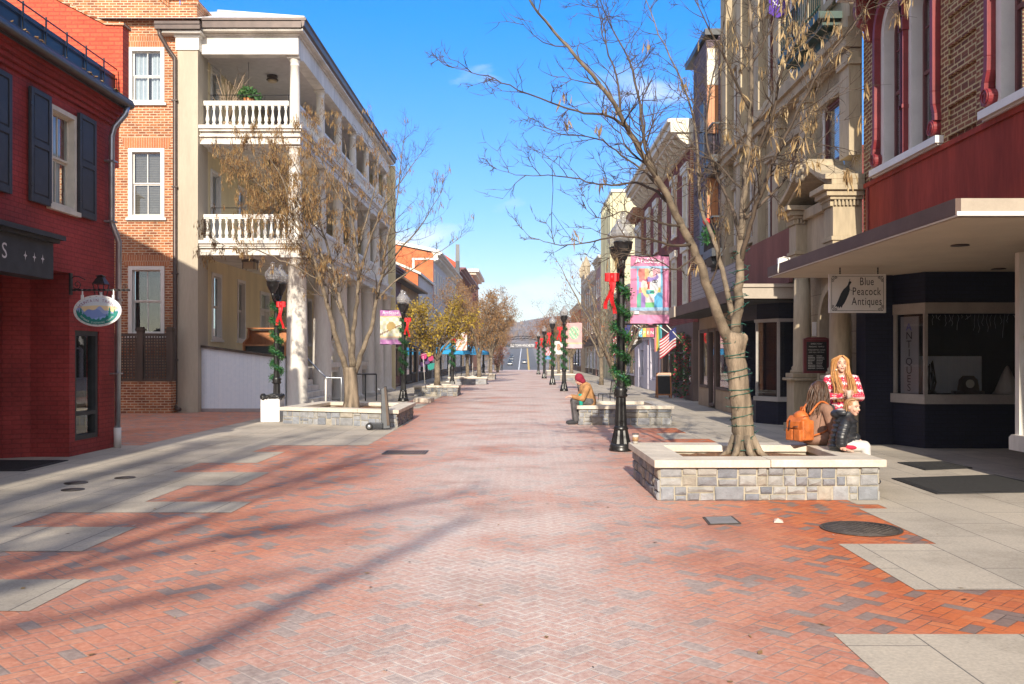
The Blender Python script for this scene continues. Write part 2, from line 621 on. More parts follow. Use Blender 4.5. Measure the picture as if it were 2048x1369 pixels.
M['dark_cloth'] = plain('dark_trouser_cloth', (0.035, 0.035, 0.04), 0.9, var=0.2, scale=12)
M['grey_cloth'] = plain('grey_trouser_cloth', (0.12, 0.115, 0.12), 0.9, var=0.2, scale=12)
M['red_knit'] = plain('red_knit', (0.50, 0.015, 0.05), 0.85, var=0.15, scale=30, bmp=0.2)
M['white_knit'] = plain('white_leggings_cloth', (0.58, 0.56, 0.54), 0.85, var=0.08, scale=14)
M['orange_nylon'] = plain('orange_backpack_nylon', (0.52, 0.135, 0.028), 0.55, var=0.2, scale=9, bmp=0.25)
M['turquoise'] = plain('turquoise_plastic', (0.02, 0.52, 0.42), 0.3, var=0.04)
M['black_bag'] = plain('black_bin_liner', (0.015, 0.015, 0.016), 0.18, var=0.2, scale=20, bmp=0.7)
M['bark'] = plain('grey_brown_bark', (0.175, 0.138, 0.098), 0.85, var=0.35, scale=7, bmp=0.5)
M['bark_dark'] = plain('dark_twig_bark', (0.085, 0.062, 0.045), 0.85, var=0.3, scale=7, bmp=0.2)
M['wire'] = plain('green_light_wire', (0.015, 0.10, 0.075), 0.5, var=0.1)
M['blue_canvas'] = plain('bright_blue_umbrella_canvas', (0.02, 0.30, 0.60), 0.7, var=0.1)
M['car_paint'] = attrmat('car_paint', 0.25, var=0.03)
M['tyre'] = plain('tyre_rubber', (0.02, 0.02, 0.02), 0.8, var=0.1)
M['purple_wall'] = stripemat('purple_painted_boards', (0.10, 0.045, 0.085), (0.05, 0.022, 0.045), 0.3, 0, 0.85)
M['tan_wall'] = plain('tan_painted_wall', (0.34, 0.25, 0.17), 0.8, var=0.12, scale=2, vstreak=True)
M['pink_wall'] = plain('dusty_pink_wall', (0.38, 0.22, 0.20), 0.8, var=0.1, scale=2)
M['lavender'] = plain('pale_lavender_wall', (0.52, 0.50, 0.58), 0.7, var=0.06, scale=2)
M['maroon_frame'] = plain('maroon_wood_frame', (0.13, 0.012, 0.02), 0.4, var=0.15)
# ------------------------------------------------------------------ camera, sky, sun
SUN_EL, SUN_AZ = radians(25.0), radians(1.6)          # light travels towards +Y and a touch towards +X
cam = bpy.data.cameras.new('camera')
cam.sensor_width = 36.0
cam.lens = 36.0 * FPX / 2048.0
cam.shift_x = -(VX - 1024.0) / 2048.0
cam.shift_y = (VY - 684.5) / 2048.0
cam.clip_end = 5000
co = bpy.data.objects.new('camera', cam)
COL.objects.link(co)
co.location = (0, 0, EYE)
co.rotation_euler = (radians(90), 0, 0)
scene.camera = co

w = bpy.data.worlds.new('World')
scene.world = w
w.use_nodes = True
nt = w.node_tree
bg = nt.nodes['Background']
sky = nt.nodes.new('ShaderNodeTexSky')
sky.sky_type = 'NISHITA'
sky.sun_disc = False
sky.sun_elevation = SUN_EL
sky.sun_rotation = pi + SUN_AZ
sky.altitude = 200
sky.air_density = 1.0
sky.dust_density = 0.4
sky.ozone_density = 2.6
hs = nt.nodes.new('ShaderNodeHueSaturation')
hs.inputs['Saturation'].default_value = 1.1
hs.inputs['Hue'].default_value = 0.51
hs.inputs['Value'].default_value = 1.0
nt.links.new(sky.outputs[0], hs.inputs['Color'])
tc = nt.nodes.new('ShaderNodeTexCoord')
sep = nt.nodes.new('ShaderNodeSeparateXYZ')
nt.links.new(tc.outputs['Generated'], sep.inputs[0])
zz = E(nt, sep.outputs[2])
mp = nt.nodes.new('ShaderNodeMapping')
mp.inputs['Scale'].default_value = (1.0, 1.0, 2.6)
mp.inputs['Location'].default_value = (0.31, 0.2, 0.12)
nt.links.new(tc.outputs['Generated'], mp.inputs[0])
cn = noise(nt, mp.outputs[0], 5.2, 7, 0.52, dist=0.25)
low = (zz * -4.6 + 1.0).mx(0.0).mn(1.0)
cl = ((E(nt, cn) - 0.61) + low * 0.22) * 4.6
cl = cl.mx(0.0).mn(0.85)
deep = mix(nt, 1.0, hs.outputs[0], ramp(nt, zz.k, [(0.0, (.52, .52, .55)), (0.086, (.45, .50, .56)), (0.146, (.34, .50, .65)), (0.25, (.20, .52, .78)), (0.355, (.03, .54, .90)), (0.6, (.12, .55, .88))]), 'MULTIPLY')
front = ((E(nt, sep.outputs[1]) + 0.35) * 1.6).mx(0.0).mn(1.0)          # deepest blue opposite the sun; whiter round it, added for neutral fill light
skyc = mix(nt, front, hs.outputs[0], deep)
fill_cloud = (front * -1.0 + 1.0) * (E(nt, noise(nt, tc.outputs['Generated'], 2.2, 5)) * 0.8 + 0.15)
cl = cl.mx(fill_cloud.mn(0.8)).mx((zz - 0.55).mx(0.0) * 0.9)  # unseen white cloud added behind the viewer and overhead as fill
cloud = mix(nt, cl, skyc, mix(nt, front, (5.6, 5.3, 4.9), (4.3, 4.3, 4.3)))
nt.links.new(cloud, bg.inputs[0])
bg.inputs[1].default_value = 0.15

sun = bpy.data.lights.new('sun', 'SUN')
sun.energy = 3.6
sun.angle = radians(0.53)
sun.color = (1.0, 0.89, 0.73)
so = bpy.data.objects.new('sun', sun)
COL.objects.link(so)
so.location = (0, -30, 40)
sdir = Vector((sin(SUN_AZ) * cos(SUN_EL), cos(SUN_AZ) * cos(SUN_EL), -sin(SUN_EL)))
so.rotation_euler = sdir.to_track_quat('-Z', 'Y').to_euler()

vs = scene.view_settings
vs.view_transform = 'Standard'
vs.look = 'None'
vs.exposure = 0.98
vs.gamma = 1.0
cy = scene.cycles
cy.use_denoising = True
cy.max_bounces = 6
cy.diffuse_bounces = 4
cy.glossy_bounces = 3
cy.transparent_max_bounces = 12
cy.transmission_bounces = 3
cy.caustics_reflective = False
cy.caustics_refractive = False
cy.sample_clamp_indirect = 6.0


# ------------------------------------------------------------------ ground
def ground_z(y):
    def sm(a, b, t):
        t = min(1, max(0, (t - a) / (b - a)))
        return t * t * (3 - 2 * t)
    return -2.7 * sm(90, 280, y) + 9.3 * min(1, max(0, (y - 285) / 215)) + 22 * sm(500, 900, y)


def herringbone_mat():
    m, nt, b = newmat('herringbone_brick_paving')
    pos = texco(nt)
    sp = nt.nodes.new('ShaderNodeSeparateXYZ')
    nt.links.new(pos, sp.inputs[0])
    x, y = E(nt, sp.outputs[0]), E(nt, sp.outputs[1])
    wob = noise(nt, pos, 1.1, 2)
    wx = (E(nt, wob) - 0.5) * 0.02
    s = 1 / (sqrt(2) * 0.092)
    u = (x + y + wx) * s
    v = (y - x + wx) * s + 400.0
    u = u + 400.0
    i, j = u.floor(), v.floor()
    fx, fy = u - i, v - j
    k = (i - j).mod(4.0)
    k1 = (k - 1.0).abs().lt(0.5)
    k2 = (k - 2.0).abs().lt(0.5)
    hor = k.lt(1.5)
    ver = hor * -1.0 + 1.0
    lx = fx + k1
    ly = fy + k2
    eh = lx.mn(lx * -1.0 + 2.0).mn(fy.mn(fy * -1.0 + 1.0))
    ev = ly.mn(ly * -1.0 + 2.0).mn(fx.mn(fx * -1.0 + 1.0))
    edge = eh * hor + ev * ver
    cb = nt.nodes.new('ShaderNodeCombineXYZ')
    nt.links.new((i - k1).k, cb.inputs[0])
    nt.links.new((j - k2).k, cb.inputs[1])
    nt.links.new(hor.k, cb.inputs[2])
    wn = nt.nodes.new('ShaderNodeTexWhiteNoise')
    nt.links.new(cb.outputs[0], wn.inputs['Vector'])
    r1 = wn.outputs['Value']
    spc = nt.nodes.new('ShaderNodeSeparateColor')
    nt.links.new(wn.outputs['Color'], spc.inputs[0])
    brick = ramp(nt, r1, [(0.0, (0.45, 0.105, 0.032)), (0.3, (0.56, 0.15, 0.042)), (0.6, (0.48, 0.125, 0.045)), (0.85, (0.57, 0.18, 0.065)), (1.0, (0.37, 0.10, 0.045))])
    # clumps of charcoal bricks
    cln = noise(nt, cb.outputs[0], 0.27, 2)
    dark = (E(nt, spc.outputs[1]) + (E(nt, cln) - 0.5) * 1.0).gt(0.86)
    brick = mix(nt, dark * 0.88, brick, ramp(nt, spc.outputs[2], [(0, (0.15, 0.125, 0.115)), (1, (0.215, 0.185, 0.17))]))
    # pale lime bloom and grime in drifting patches, strongest down the middle of the street
    big = noise(nt, pos, 0.55, 5, 0.6)
    mid = (((x + 0.2).abs() * -0.40) + 1.02 + y * 0.02).mx(x.lt(-1.2) * 0.34).mx(0.03).mn(1.0)
    bloom = ((E(nt, big) - 0.42) * 2.4 + 0.75).mx(0.0).mn(1.0) * mid
    fine = noise(nt, pos, 26, 4, 0.65)
    bloom = bloom * (E(nt, fine) * 0.9 + 0.45)
    c = mix(nt, bloom * 0.92, brick, (0.60, 0.50, 0.455))
    c = mix(nt, 0.42, c, fine, 'OVERLAY')
    # white salt-like spill
    sx, sy = x + 0.92, y - 8.35
    dd = (sx * sx * 2.2 + sy * sy * 0.55)
    spill = ((dd * -1.0 + 0.75) * 1.3).mx(0.0).mn(1.0) * ((E(nt, noise(nt, pos, 9, 5, 0.7)) - 0.38) * 2.6).mx(0.0).mn(1.0)
    c = mix(nt, spill * 0.75, c, (0.62, 0.60, 0.60))
    jn = E(nt, noise(nt, pos, 3.0, 3))
    joint = edge.lt(jn * 0.035 + 0.020 + bloom * 0.075)
    jc = mix(nt, bloom.mn(1.0), (0.075, 0.05, 0.04), (0.72, 0.63, 0.57))
    c = mix(nt, joint * ((jn - 0.38) * 5.0).mx(0.25).mx(bloom).mn(0.9), c, jc)
    stain = noise(nt, pos, 0.9, 6, 0.65)
    c = mix(nt, 1.0, c, ramp(nt, stain, [(0.32, (0.80, 0.78, 0.77)), (0.5, (1, 1, 1)), (0.72, (1.06, 1.05, 1.04))]), 'MULTIPLY')
    nt.links.new(c, b.inputs['Base Color'])
    rr = ramp(nt, fine, [(0.3, (0.62,) * 3), (0.8, (0.9,) * 3)])
    nt.links.new(rr, b.inputs['Roughness'])
    h = edge.mn(0.09) * 8.0 + E(nt, fine) * 0.35 + E(nt, r1) * 0.4
    bump(nt, b, h, 0.35, 0.006)
    return m


def concrete_mat():
    m, nt, b = newmat('grey_paver_slabs')
    pos = texco(nt)
    n = nt.nodes.new('ShaderNodeTexBrick')
    mp = nt.nodes.new('ShaderNodeMapping')
    mp.inputs['Rotation'].default_value = (0, 0, radians(90))
    mp.inputs['Location'].default_value = (0.1, 0.2, 0)
    nt.links.new(pos, mp.inputs[0])
    nt.links.new(mp.outputs[0], n.inputs['Vector'])
    n.inputs['Color1'].default_value = (0.49, 0.435, 0.355, 1)
    n.inputs['Color2'].default_value = (0.40, 0.36, 0.30, 1)
    n.inputs['Mortar'].default_value = (0.17, 0.155, 0.14, 1)
    n.inputs['Scale'].default_value = 1
    n.inputs['Brick Width'].default_value = 1.22
    n.inputs['Row Height'].default_value = 0.61
    n.inputs['Mortar Size'].default_value = 0.006
    n.inputs['Mortar Smooth'].default_value = 0.3
    big = noise(nt, pos, 0.8, 6, 0.65)
    fine = noise(nt, pos, 45, 3, 0.6)
    c = mix(nt, 1.0, n.outputs[0], ramp(nt, big, [(0.3, (0.68, 0.67, 0.66)), (0.52, (1, 1, 1)), (0.75, (1.14, 1.13, 1.11))]), 'MULTIPLY')
    c = mix(nt, 0.35, c, fine, 'OVERLAY')
    sp = noise(nt, pos, 14, 2)
    c = mix(nt, ramp(nt, sp, [(0.68, (0,) * 3), (0.74, (0.35,) * 3)]), c, (0.16, 0.14, 0.12))
    # worn white marks
    wm = noise(nt, pos, 2.3, 6, 0.75)
    c = mix(nt, ramp(nt, wm, [(0.64, (0,) * 3), (0.78, (0.5,) * 3)]), c, (0.60, 0.59, 0.57))
    nt.links.new(c, b.inputs['Base Color'])
    b.inputs['Roughness'].default_value = 0.82
    bump(nt, b, E(nt, fine) * 0.3 + E(nt, n.outputs['Fac']) * -1.0, 0.3, 0.006)
    return m


M['herring'] = herringbone_mat()
M['concrete'] = concrete_mat()
M['asphalt'] = plain('asphalt', (0.075, 0.075, 0.08), 0.9, var=0.15, scale=0.5, bmp=0.2)
M['far_ground'] = plain('far_winter_ground', (0.17, 0.15, 0.14), 0.95, var=0.3, scale=0.05)
M['line_white'] = plain('road_line_white', (0.7, 0.7, 0.68), 0.7, var=0.1)
M['line_yellow'] = plain('road_line_yellow', (0.6, 0.38, 0.05), 0.7, var=0.1)

YS = [-60, -20, 0, 10, 20, 30, 45, 60, 75] + list(range(90, 520, 10)) + list(range(520, 1000, 40))


def strip(name, xs, ys, mat, dz):
    mb = MB()
    for a in range(len(ys) - 1):
        for bb in range(len(xs) - 1):
            mb.quad((xs[bb], ys[a], ground_z(ys[a]) + dz), (xs[bb + 1], ys[a], ground_z(ys[a]) + dz), (xs[bb + 1], ys[a + 1], ground_z(ys[a + 1]) + dz), (xs[bb], ys[a + 1], ground_z(ys[a + 1]) + dz))
    return struct(mb.build(name, mat))


struct(strip('ground', [-600, -200, -60, 60, 200, 600], YS, M['far_ground'], -0.012))
struct(strip('brick_street', [-40, -20, 0, 20, 40], [y for y in YS if y <= 290], M['herring'], 0.0))
ry = [y for y in YS if 290 <= y <= 520]
strip('road', [-8.5, 0, 4.2], ry, M['asphalt'], 0.02)
strip('road_line_edge', [-2.2, -1.85], ry, M['line_white'], 0.03)
strip('road_line_centre', [0.95, 1.55], ry, M['line_yellow'], 0.03)

LSTEP = [(-20, 5.66, -4.3), (5.66, 6.47, -3.12), (6.47, 7.4, -4.3), (7.4, 8.47, -3.65), (8.47, 9.25, -4.84), (9.25, 9.95, -3.02), (9.95, 11.2, -4.2), (11.2, 12.5, -3.55),
         (12.5, 13.6, -4.9), (13.6, 15.2, -4.05), (15.2, 16.3, -4.6), (16.3, 23.0, -2.85), (23.0, 25.2, -3.5), (25.2, 28, -4.4), (28, 31, -3.3), (31, 34, -4.2), (34, 38, -3.4), (38, 60, -4.4), (60, 110, -4.2)]
mb = MB()
for a, b_, xb in LSTEP:
    if a < 16:
        mb.quad((-9.6, a, 0.004), (xb, a, 0.004), (xb, b_, 0.004), (-9.6, b_, 0.004))
    else:
        xa = -6.95 if a < 40 else -9
        mb.quad((xa, a, 0.004), (xb, a, 0.004), (xb, b_, 0.004), (xa, b_, 0.004))
struct(mb.build('pavement', M['concrete']))
RSTEP = [(-20, 5.19, 1.78), (5.19, 6.18, 4.4), (6.18, 7.7, 2.68), (7.7, 9.5, 3.52), (9.5, 9.76, 3.83), (9.76, 13.4, 3.6), (13.4, 15.2, 2.9), (15.2, 17.6, 3.6), (17.6, 18.9, 2.75), (18.9, 20.3, 3.4),
         (20.3, 23, 2.5), (23, 26, 3.3), (26, 29, 2.4), (29, 31.5, 3.2), (31.5, 34.5, 2.3), (34.5, 60, 2.9), (60, 110, 2.8)]
mb = MB()
for a, b_, xb in RSTEP:
    mb.quad((xb, a, 0.004), (9.6, a, 0.004), (9.6, b_, 0.004), (xb, b_, 0.004))
struct(mb.build('pavement', M['concrete']))

# wooded hill closing the street
hm = MB()
nx, ny = 60, 14
hp = []
for j in range(ny):
    for i in range(nx):
        x = -420 + 840 * i / (nx - 1)
        y = 560 + 420 * j / (ny - 1)
        hgt = 3 + 26 * sin(min(1, j / (ny - 4)) * pi / 2) * (0.8 + 0.25 * sin(x * 0.012 + 1) + 0.12 * sin(x * 0.05)) + rng.uniform(-.6, 1.6)
        hp.append((x, y, ground_z(560) - 2 + hgt))
hm.add(hp, [(j * nx + i, j * nx + i + 1, (j + 1) * nx + i + 1, (j + 1) * nx + i) for j in range(ny - 1) for i in range(nx - 1)], True)
M['hill'] = plain('bare_winter_woodland', (0.15, 0.125, 0.125), 0.95, var=0.35, scale=0.09)
struct(hm.build('hill', M['hill']))
# ------------------------------------------------------------------ windows
def sash(parent, T, ua, ub, va, vb, depth=0.14, frame='white_paint', nx=2, casing=0.07, back='blind', sill=True, glass='glass', rail=True, name='window', proud=0.03, label=None, lintel=None, tall_rail=0.5):
    f = MB(T)
    c = casing
    f.box(ua, ua + c, -depth, proud, va, vb)
    f.box(ub - c, ub, -depth, proud, va, vb)
    f.box(ua + c, ub - c, -depth, proud, vb - c, vb)
    f.box(ua + c, ub - c, -depth, proud, va, va + c * .7)
    a, b, lo, hi = ua + c, ub - c, va + c * .7, vb - c
    s = 0.035
    mid = lo + (hi - lo) * tall_rail
    for (z0, z1, w) in (((lo, mid, -0.10), (mid, hi, -0.07)) if rail else ((lo, hi, -0.08),)):
        f.box(a, a + s, w - .03, w, z0, z1)
        f.box(b - s, b, w - .03, w, z0, z1)
        f.box(a + s, b - s, w - .03, w, z0, z0 + s)
        f.box(a + s, b - s, w - .03, w, z1 - s, z1)
        for k in range(1, nx):
            u = a + (b - a) * k / nx
            f.box(u - .011, u + .011, w - .025, w - .003, z0 + s, z1 - s)
    o = f.build(name, M[frame], parent)
    if label:
        o['label'] = label
    g = MB(T)
    if rail:
        g.quad((a, -.115, lo), (b, -.115, lo), (b, -.115, mid), (a, -.115, mid))
        g.quad((a, -.085, mid), (b, -.085, mid), (b, -.085, hi), (a, -.085, hi))
    else:
        g.quad((a, -.095, lo), (b, -.095, lo), (b, -.095, hi), (a, -.095, hi))
    g.build('pane', M[glass], o)
    k = MB(T)
    if back == 'curtain':
        n = 26
        pts = []
        for i in range(n + 1):
            u = a + (b - a) * i / n
            pts.append((u, -.2 + .022 * sin(i * 1.9) + .01 * sin(i * .7)))
        for i in range(n):
            if 12 <= i <= 14:
                continue
            k.quad((pts[i][0], pts[i][1], lo), (pts[i + 1][0], pts[i + 1][1], lo), (pts[i + 1][0], pts[i + 1][1], hi), (pts[i][0], pts[i][1], hi))
        k.build('curtain', M['curtain'], o)
        d = MB(T)
        d.box(a - .02, b + .02, -.4, -.28, lo - .02, hi + .02)
        d.build('room_back', M['dark_room'], o)
    else:
        k.box(a - .02, b + .02, -.30, -.17 if back != 'dark_room' else -.26, lo - .02, hi + .02)
        k.build('blind' if 'blind' in back else 'room_back', M[back], o)
    if sill:
        q = MB(T)
        q.box(ua - .06, ub + .06, -depth, .075, va - .075, va - .003)
        q.build('sill', M[frame], o)
    return o


def shutter(parent, T, ua, ub, va, vb, w0=0.02):
    m = MB(T)
    m.box(ua, ub, w0, w0 + .03, va, vb)
    st = .075
    mid = va + (vb - va) * .52
    for a, b, c, d in ((ua, ua + st, va, vb), (ub - st, ub, va, vb), (ua + st, ub - st, va, va + st * 1.4), (ua + st, ub - st, vb - st, vb), (ua + st, ub - st, mid - st * .6, mid + st * .6)):
        m.box(a, b, w0 + .03, w0 + .05, c, d)
    for c, d in ((va + st * 1.4, mid - st * .6), (mid + st * .6, vb - st)):
        m.box(ua + st + .025, ub - st - .025, w0 + .03, w0 + .043, c + .03, d - .03)
    o = m.build('shutter', M['shutter'], parent, bevel=.004)
    h = MB(T)
    for z in (va + .25, vb - .25):
        h.box(ua - .03, ua + .05, w0 + .05, w0 + .06, z - .02, z + .02)
    h.build('hinge', M['black_iron'], o)
    return o


# ------------------------------------------------------------------ red painted brick shop
B = thing('red_brick_shop', (-9, 12, 0), 'dark red painted brick shop with charcoal shutters and black sign fascia', 'building')
T = facade('L', -7.3)
m = MB(T)
m.wall(2, 16, 3.0, 5.82, [(13.79, 14.6, 3.95, 5.5), (11.3, 12.1, 3.95, 5.5), (8.8, 9.6, 3.95, 5.5)], .22)
m.wall(2, 16, 0, 3.0, [(6.5, 14.42, 0.0, 2.95), (14.6, 15.42, .24, 2.04)], .22)
m.box(14.42, 14.62, -2.6, -.225, 0, 3.0)
m.prism([(14.42, -.22), (14.42, -.62), (14.20, -.95), (14.20, -2.5), (14.41, -2.5)], 0.0, 2.94, 'z')
m.box(4, 16, -3.0, -2.6, 0, 3.0)
m.box(6.2, 6.49, -2.6, -.225, 0, 3.0)
m.box(2.0, 2.2, -6, -.225, 0, 5.8)
m.box(2.2, 14.4, -2.6, -.23, 2.96, 3.0)
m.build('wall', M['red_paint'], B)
m = MB(T)
for k, (a, b) in enumerate(((5.70, .05), (5.78, .10), (5.86, .16), (5.94, .22))):
    m.box(2, 15.93, -.1, b, a, a + .082)
m.build('cornice', M['red_paint'], B)
m = MB()
m.prism([(-7.13, 6.22), (-7.13, 7.47), (-7.42, 7.48), (-14, 10.85), (-14, 5), (-7.31, 5.0), (-7.31, 5.7), (-7.16, 6.1)], 15.95, 16.2, 'y')
m.build('fire_wall', M['red_brick_sunlit'], B)
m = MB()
m.prism([(-7.10, 7.473), (-7.10, 7.53), (-7.44, 7.54), (-14, 10.91), (-14, 10.852), (-7.42, 7.482)], 15.92, 16.23, 'y')
m.build('coping', M['brown_brick'], B)
m = MB()
m.prism([(-7.05, 6.04), (-13, 8.75), (-13, 8.65), (-7.05, 5.97)], 2, 15.94, 'y')
m.build('roof', M['roof_slate'], B)
m = MB()
m.tube([(-6.98, 2, 6.05), (-6.98, 15.93, 6.05)], .075, 10)
m.box(-7.09, -6.93, 2, 15.93, 6.06, 6.125)
g = m.build('gutter', M['dark_metal'], B)
m = MB()
for y in [3 + i * .62 for i in range(21)]:
    m.box(-7.22, -7.2, y, y + .02, 6.1, 6.72)
for z in (6.5, 6.68):
    m.tube([(-7.21, 2, z), (-7.21, 15.9, z)], .012, 5)
m.box(-7.25, -7.235, 2, 15.9, 6.12, 6.58)
m.build('snow_guard', M['black_iron'], B)
m = MB()
rng2 = random.Random(3)
for i in range(120):
    y = rng2.uniform(9, 15.7)
    m.col = rng2.choice([(.35, .2, .08), (.28, .16, .07), (.42, .28, .12)])
    m.obox((rng2.uniform(-7.06, -6.94), y, 6.135), (.05, .07, .012), Matrix.Rotation(rng2.uniform(0, 3), 3, 'Z') @ Matrix.Rotation(rng2.uniform(-.6, .6), 3, 'X'))
lf = m.build('leaf_litter', M['leaf'], g)
lf['kind'] = 'stuff'
m = MB()
m.tube([(-6.98, 15.8, 6.03), (-7.0, 15.76, 5.85), (-7.16, 15.70, 5.62), (-7.2, 15.68, 5.45), (-7.2, 15.68, 3.95), (-7.13, 15.80, 3.62), (-7.17, 15.88, 3.4), (-7.19, 15.88, .34)], .05, 12)
dn = m.build('downspout', M['galv'], B)
m = MB()
m.tube([(-7.19, 15.88, .004), (-7.19, 15.88, .36)], .062, 14)
m.build('sleeve', M['white_paint'], dn)
for z in (5.0, 3.95, 2.6, 1.3):
    m = MB()
    m.box(-7.3, -7.13, 15.8 if z < 3.9 else 15.6, 15.96 if z < 3.9 else 15.76, z, z + .025)
    m.build('bracket', M['galv'], dn)
for (a, b) in ((13.79, 14.6), (11.3, 12.1), (8.8, 9.6)):
    sash(B, T, a, b, 3.95, 5.5, back='blind_white' if a < 13 else 'curtain', frame='cream_trim')
    shutter(B, T, a - .60, a - .03, 3.9, 5.58)
    shutter(B, T, b + .03, b + .60, 3.9, 5.58)
# sign fascia with its last letter and stars
m = MB(T)
m.box(6, 13.3, .0, .33, 2.75, 3.28)
fa = m.build('sign_fascia', M['charcoal'], B)
m = MB(T)
m.box(6, 13.36, 0, .40, 3.283, 3.33)
m.box(6, 13.42, 0, .46, 3.333, 3.40)
m.build('fascia_cornice', M['charcoal'], fa)
m = MB(col=(.62, .60, .60))
RL = Matrix(((0, 1, 0, -6.966), (1, 0, 0, 0), (0, 0, 1, 0), (0, 0, 0, 1)))    # text plane facing +X
MT = Matrix.Translation((-6.966, 12.05, 2.93)) @ Matrix.Rotation(radians(90), 4, 'Z')
m.text('S', .30, MT, align='C')
for y in (12.55, 12.78, 13.0):
    pts = []
    for k in range(8):
        r = .065 if k % 2 == 0 else .022
        pts.append((-6.966, y + r * sin(k * pi / 4) * .7, 3.02 + r * cos(k * pi / 4) * 1.1))
    m.poly(pts)
m.build('lettering', M['sign_face'], fa)
# tall shop window
f = MB(T)
for a, b, c, d in ((14.6, 14.68, .24, 2.04), (15.34, 15.42, .24, 2.04), (14.68, 15.34, .24, .32), (14.68, 15.34, 1.96, 2.04), (14.68, 15.34, .64, .70)):
    f.box(a, b, -.15, -.02, c, d)
sw = f.build('shop_window', M['charcoal'], B)
f = MB(T)
f.quad((14.68, -.09, .32), (15.34, -.09, .32), (15.34, -.09, 1.96), (14.68, -.09, 1.96))
f.build('pane', M['shop_glass'], sw)
f = MB(T)
f.box(14.63, 15.40, -1.3, -1.2, .1, 2.1)
f.box(14.63, 15.40, -1.2, -.25, .1, .2)
f.box(15.40, 15.46, -1.2, -.23, .1, 2.1)
f.box(14.63, 15.40, -1.2, -.23, 2.06, 2.1)
f.build('room_back', M['dark_room'], sw)
# entry door in the recess
f = MB(T)
f.box(9.4, 10.5, -2.595, -2.52, 0.01, 2.3)
dr = f.build('door', M['charcoal'], B)
f = MB(T)
f.box(9.55, 10.35, -2.515, -2.505, .3, 2.1)
f.build('pane', M['glass'], dr)

# paper bag and boxes displayed in the tall window
o = thing('paper_bag', (-7.9, 15.15, .2), 'crumpled tan paper bag on display inside the tall shop window', 'bag')
m = MB(col=(.42, .33, .22))
m.add([(-8.02, 14.95, .2), (-7.62, 14.95, .2), (-7.62, 15.25, .2), (-8.02, 15.25, .2), (-7.98, 15.02, .78), (-7.66, 15.0, .80), (-7.64, 15.16, .74), (-8.0, 15.2, .76)], [(0, 1, 5, 4), (1, 2, 6, 5), (2, 3, 7, 6), (3, 0, 4, 7), (0, 3, 2, 1)])
m.build('bag_body', M['sign_face'], o)
m = MB(col=(.3, .22, .14))
m.tube([(-7.9, 15.0, .78), (-7.88, 15.0, .93), (-7.76, 15.0, .93), (-7.74, 15.0, .79)], .008, 6)
m.build('handle', M['sign_face'], o)

# ------------------------------------------------------------------ oval sign on its wrought bracket
S = thing('hanging_sign', (-7.3, 14.44, 2.6), 'white oval sign painted with blue mountains and pines hanging from a twisted iron bracket', 'sign')
m = MB()
m.box(-7.30, -7.275, 14.40, 14.48, 2.60, 2.95)
tw = []
for i in range(61):
    t = i / 60
    tw.append((-7.27 + .93 * t, 14.44, 2.68))
m.tube(tw, .012, 6)
for ph in (0, pi):
    m.tube([(p[0], 14.44 + .012 * cos(i * .62 + ph), 2.68 + .012 * sin(i * .62 + ph)) for i, p in enumerate(tw)], .0085, 5)
sc = []
for i in range(40):
    a = i / 39 * 2.6 * pi
    r = .075 * (1 - i / 52)
    sc.append((-7.185 + r * cos(a + 3.6) * .9, 14.44, 2.765 + r * sin(a + 3.6)))
m.tube(sc, .007, 5)
m.tube([(-7.275, 14.44, 2.86), (-7.23, 14.44, 2.90), (-7.15, 14.44, 2.89), (-7.05, 14.44, 2.84)], .008, 5)
sc = [(-6.42 + .045 * (1 - i / 40) * cos(i * .26), 14.44, 2.735 + .045 * (1 - i / 40) * sin(i * .26)) for i in range(36)]
m.tube(sc, .006, 5)
m.build('bracket', M['black_iron'], S)
m = MB()
for x in (-7.10, -6.60):
    m.tube([(x, 14.44, 2.69), (x, 14.44, 2.56)], .012, 6)
    m.obox((x, 14.436, 2.55), (.035, .03, .10))
m.build('hanger', M['trim_white'], S)
cx0, cz0, ra, rb = -6.855, 2.345, .385, .252
m = MB()
ov = [(cx0 + ra * cos(a * pi / 32), cz0 + rb * sin(a * pi / 32)) for a in range(64)]
m.prism(ov, 14.425, 14.455, 'y')
bd = m.build('board', M['sign_white'], S, bevel=.004)
m = MB()
yy = 14.4235


def inell(x, k=.88):
    return rb * k * sqrt(max(0, 1 - ((x - cx0) / (ra * k)) ** 2))


def band(zb_fn, zt_fn, col, y, x0=-.338, x1=.338, n=40):
    m.col = col
    for i in range(n):
        xa, xb = cx0 + x0 + (x1 - x0) * i / n, cx0 + x0 + (x1 - x0) * (i + 1) / n
        q = []
        for x in (xa, xb):
            e = inell(x)
            lo, hi = max(-e, zb_fn(x - cx0)), min(e, zt_fn(x - cx0))
            q.append((lo, max(lo, hi)))
        m.quad((xa, y, cz0 + q[0][0]), (xb, y, cz0 + q[1][0]), (xb, y, cz0 + q[1][1]), (xa, y, cz0 + q[0][1]))


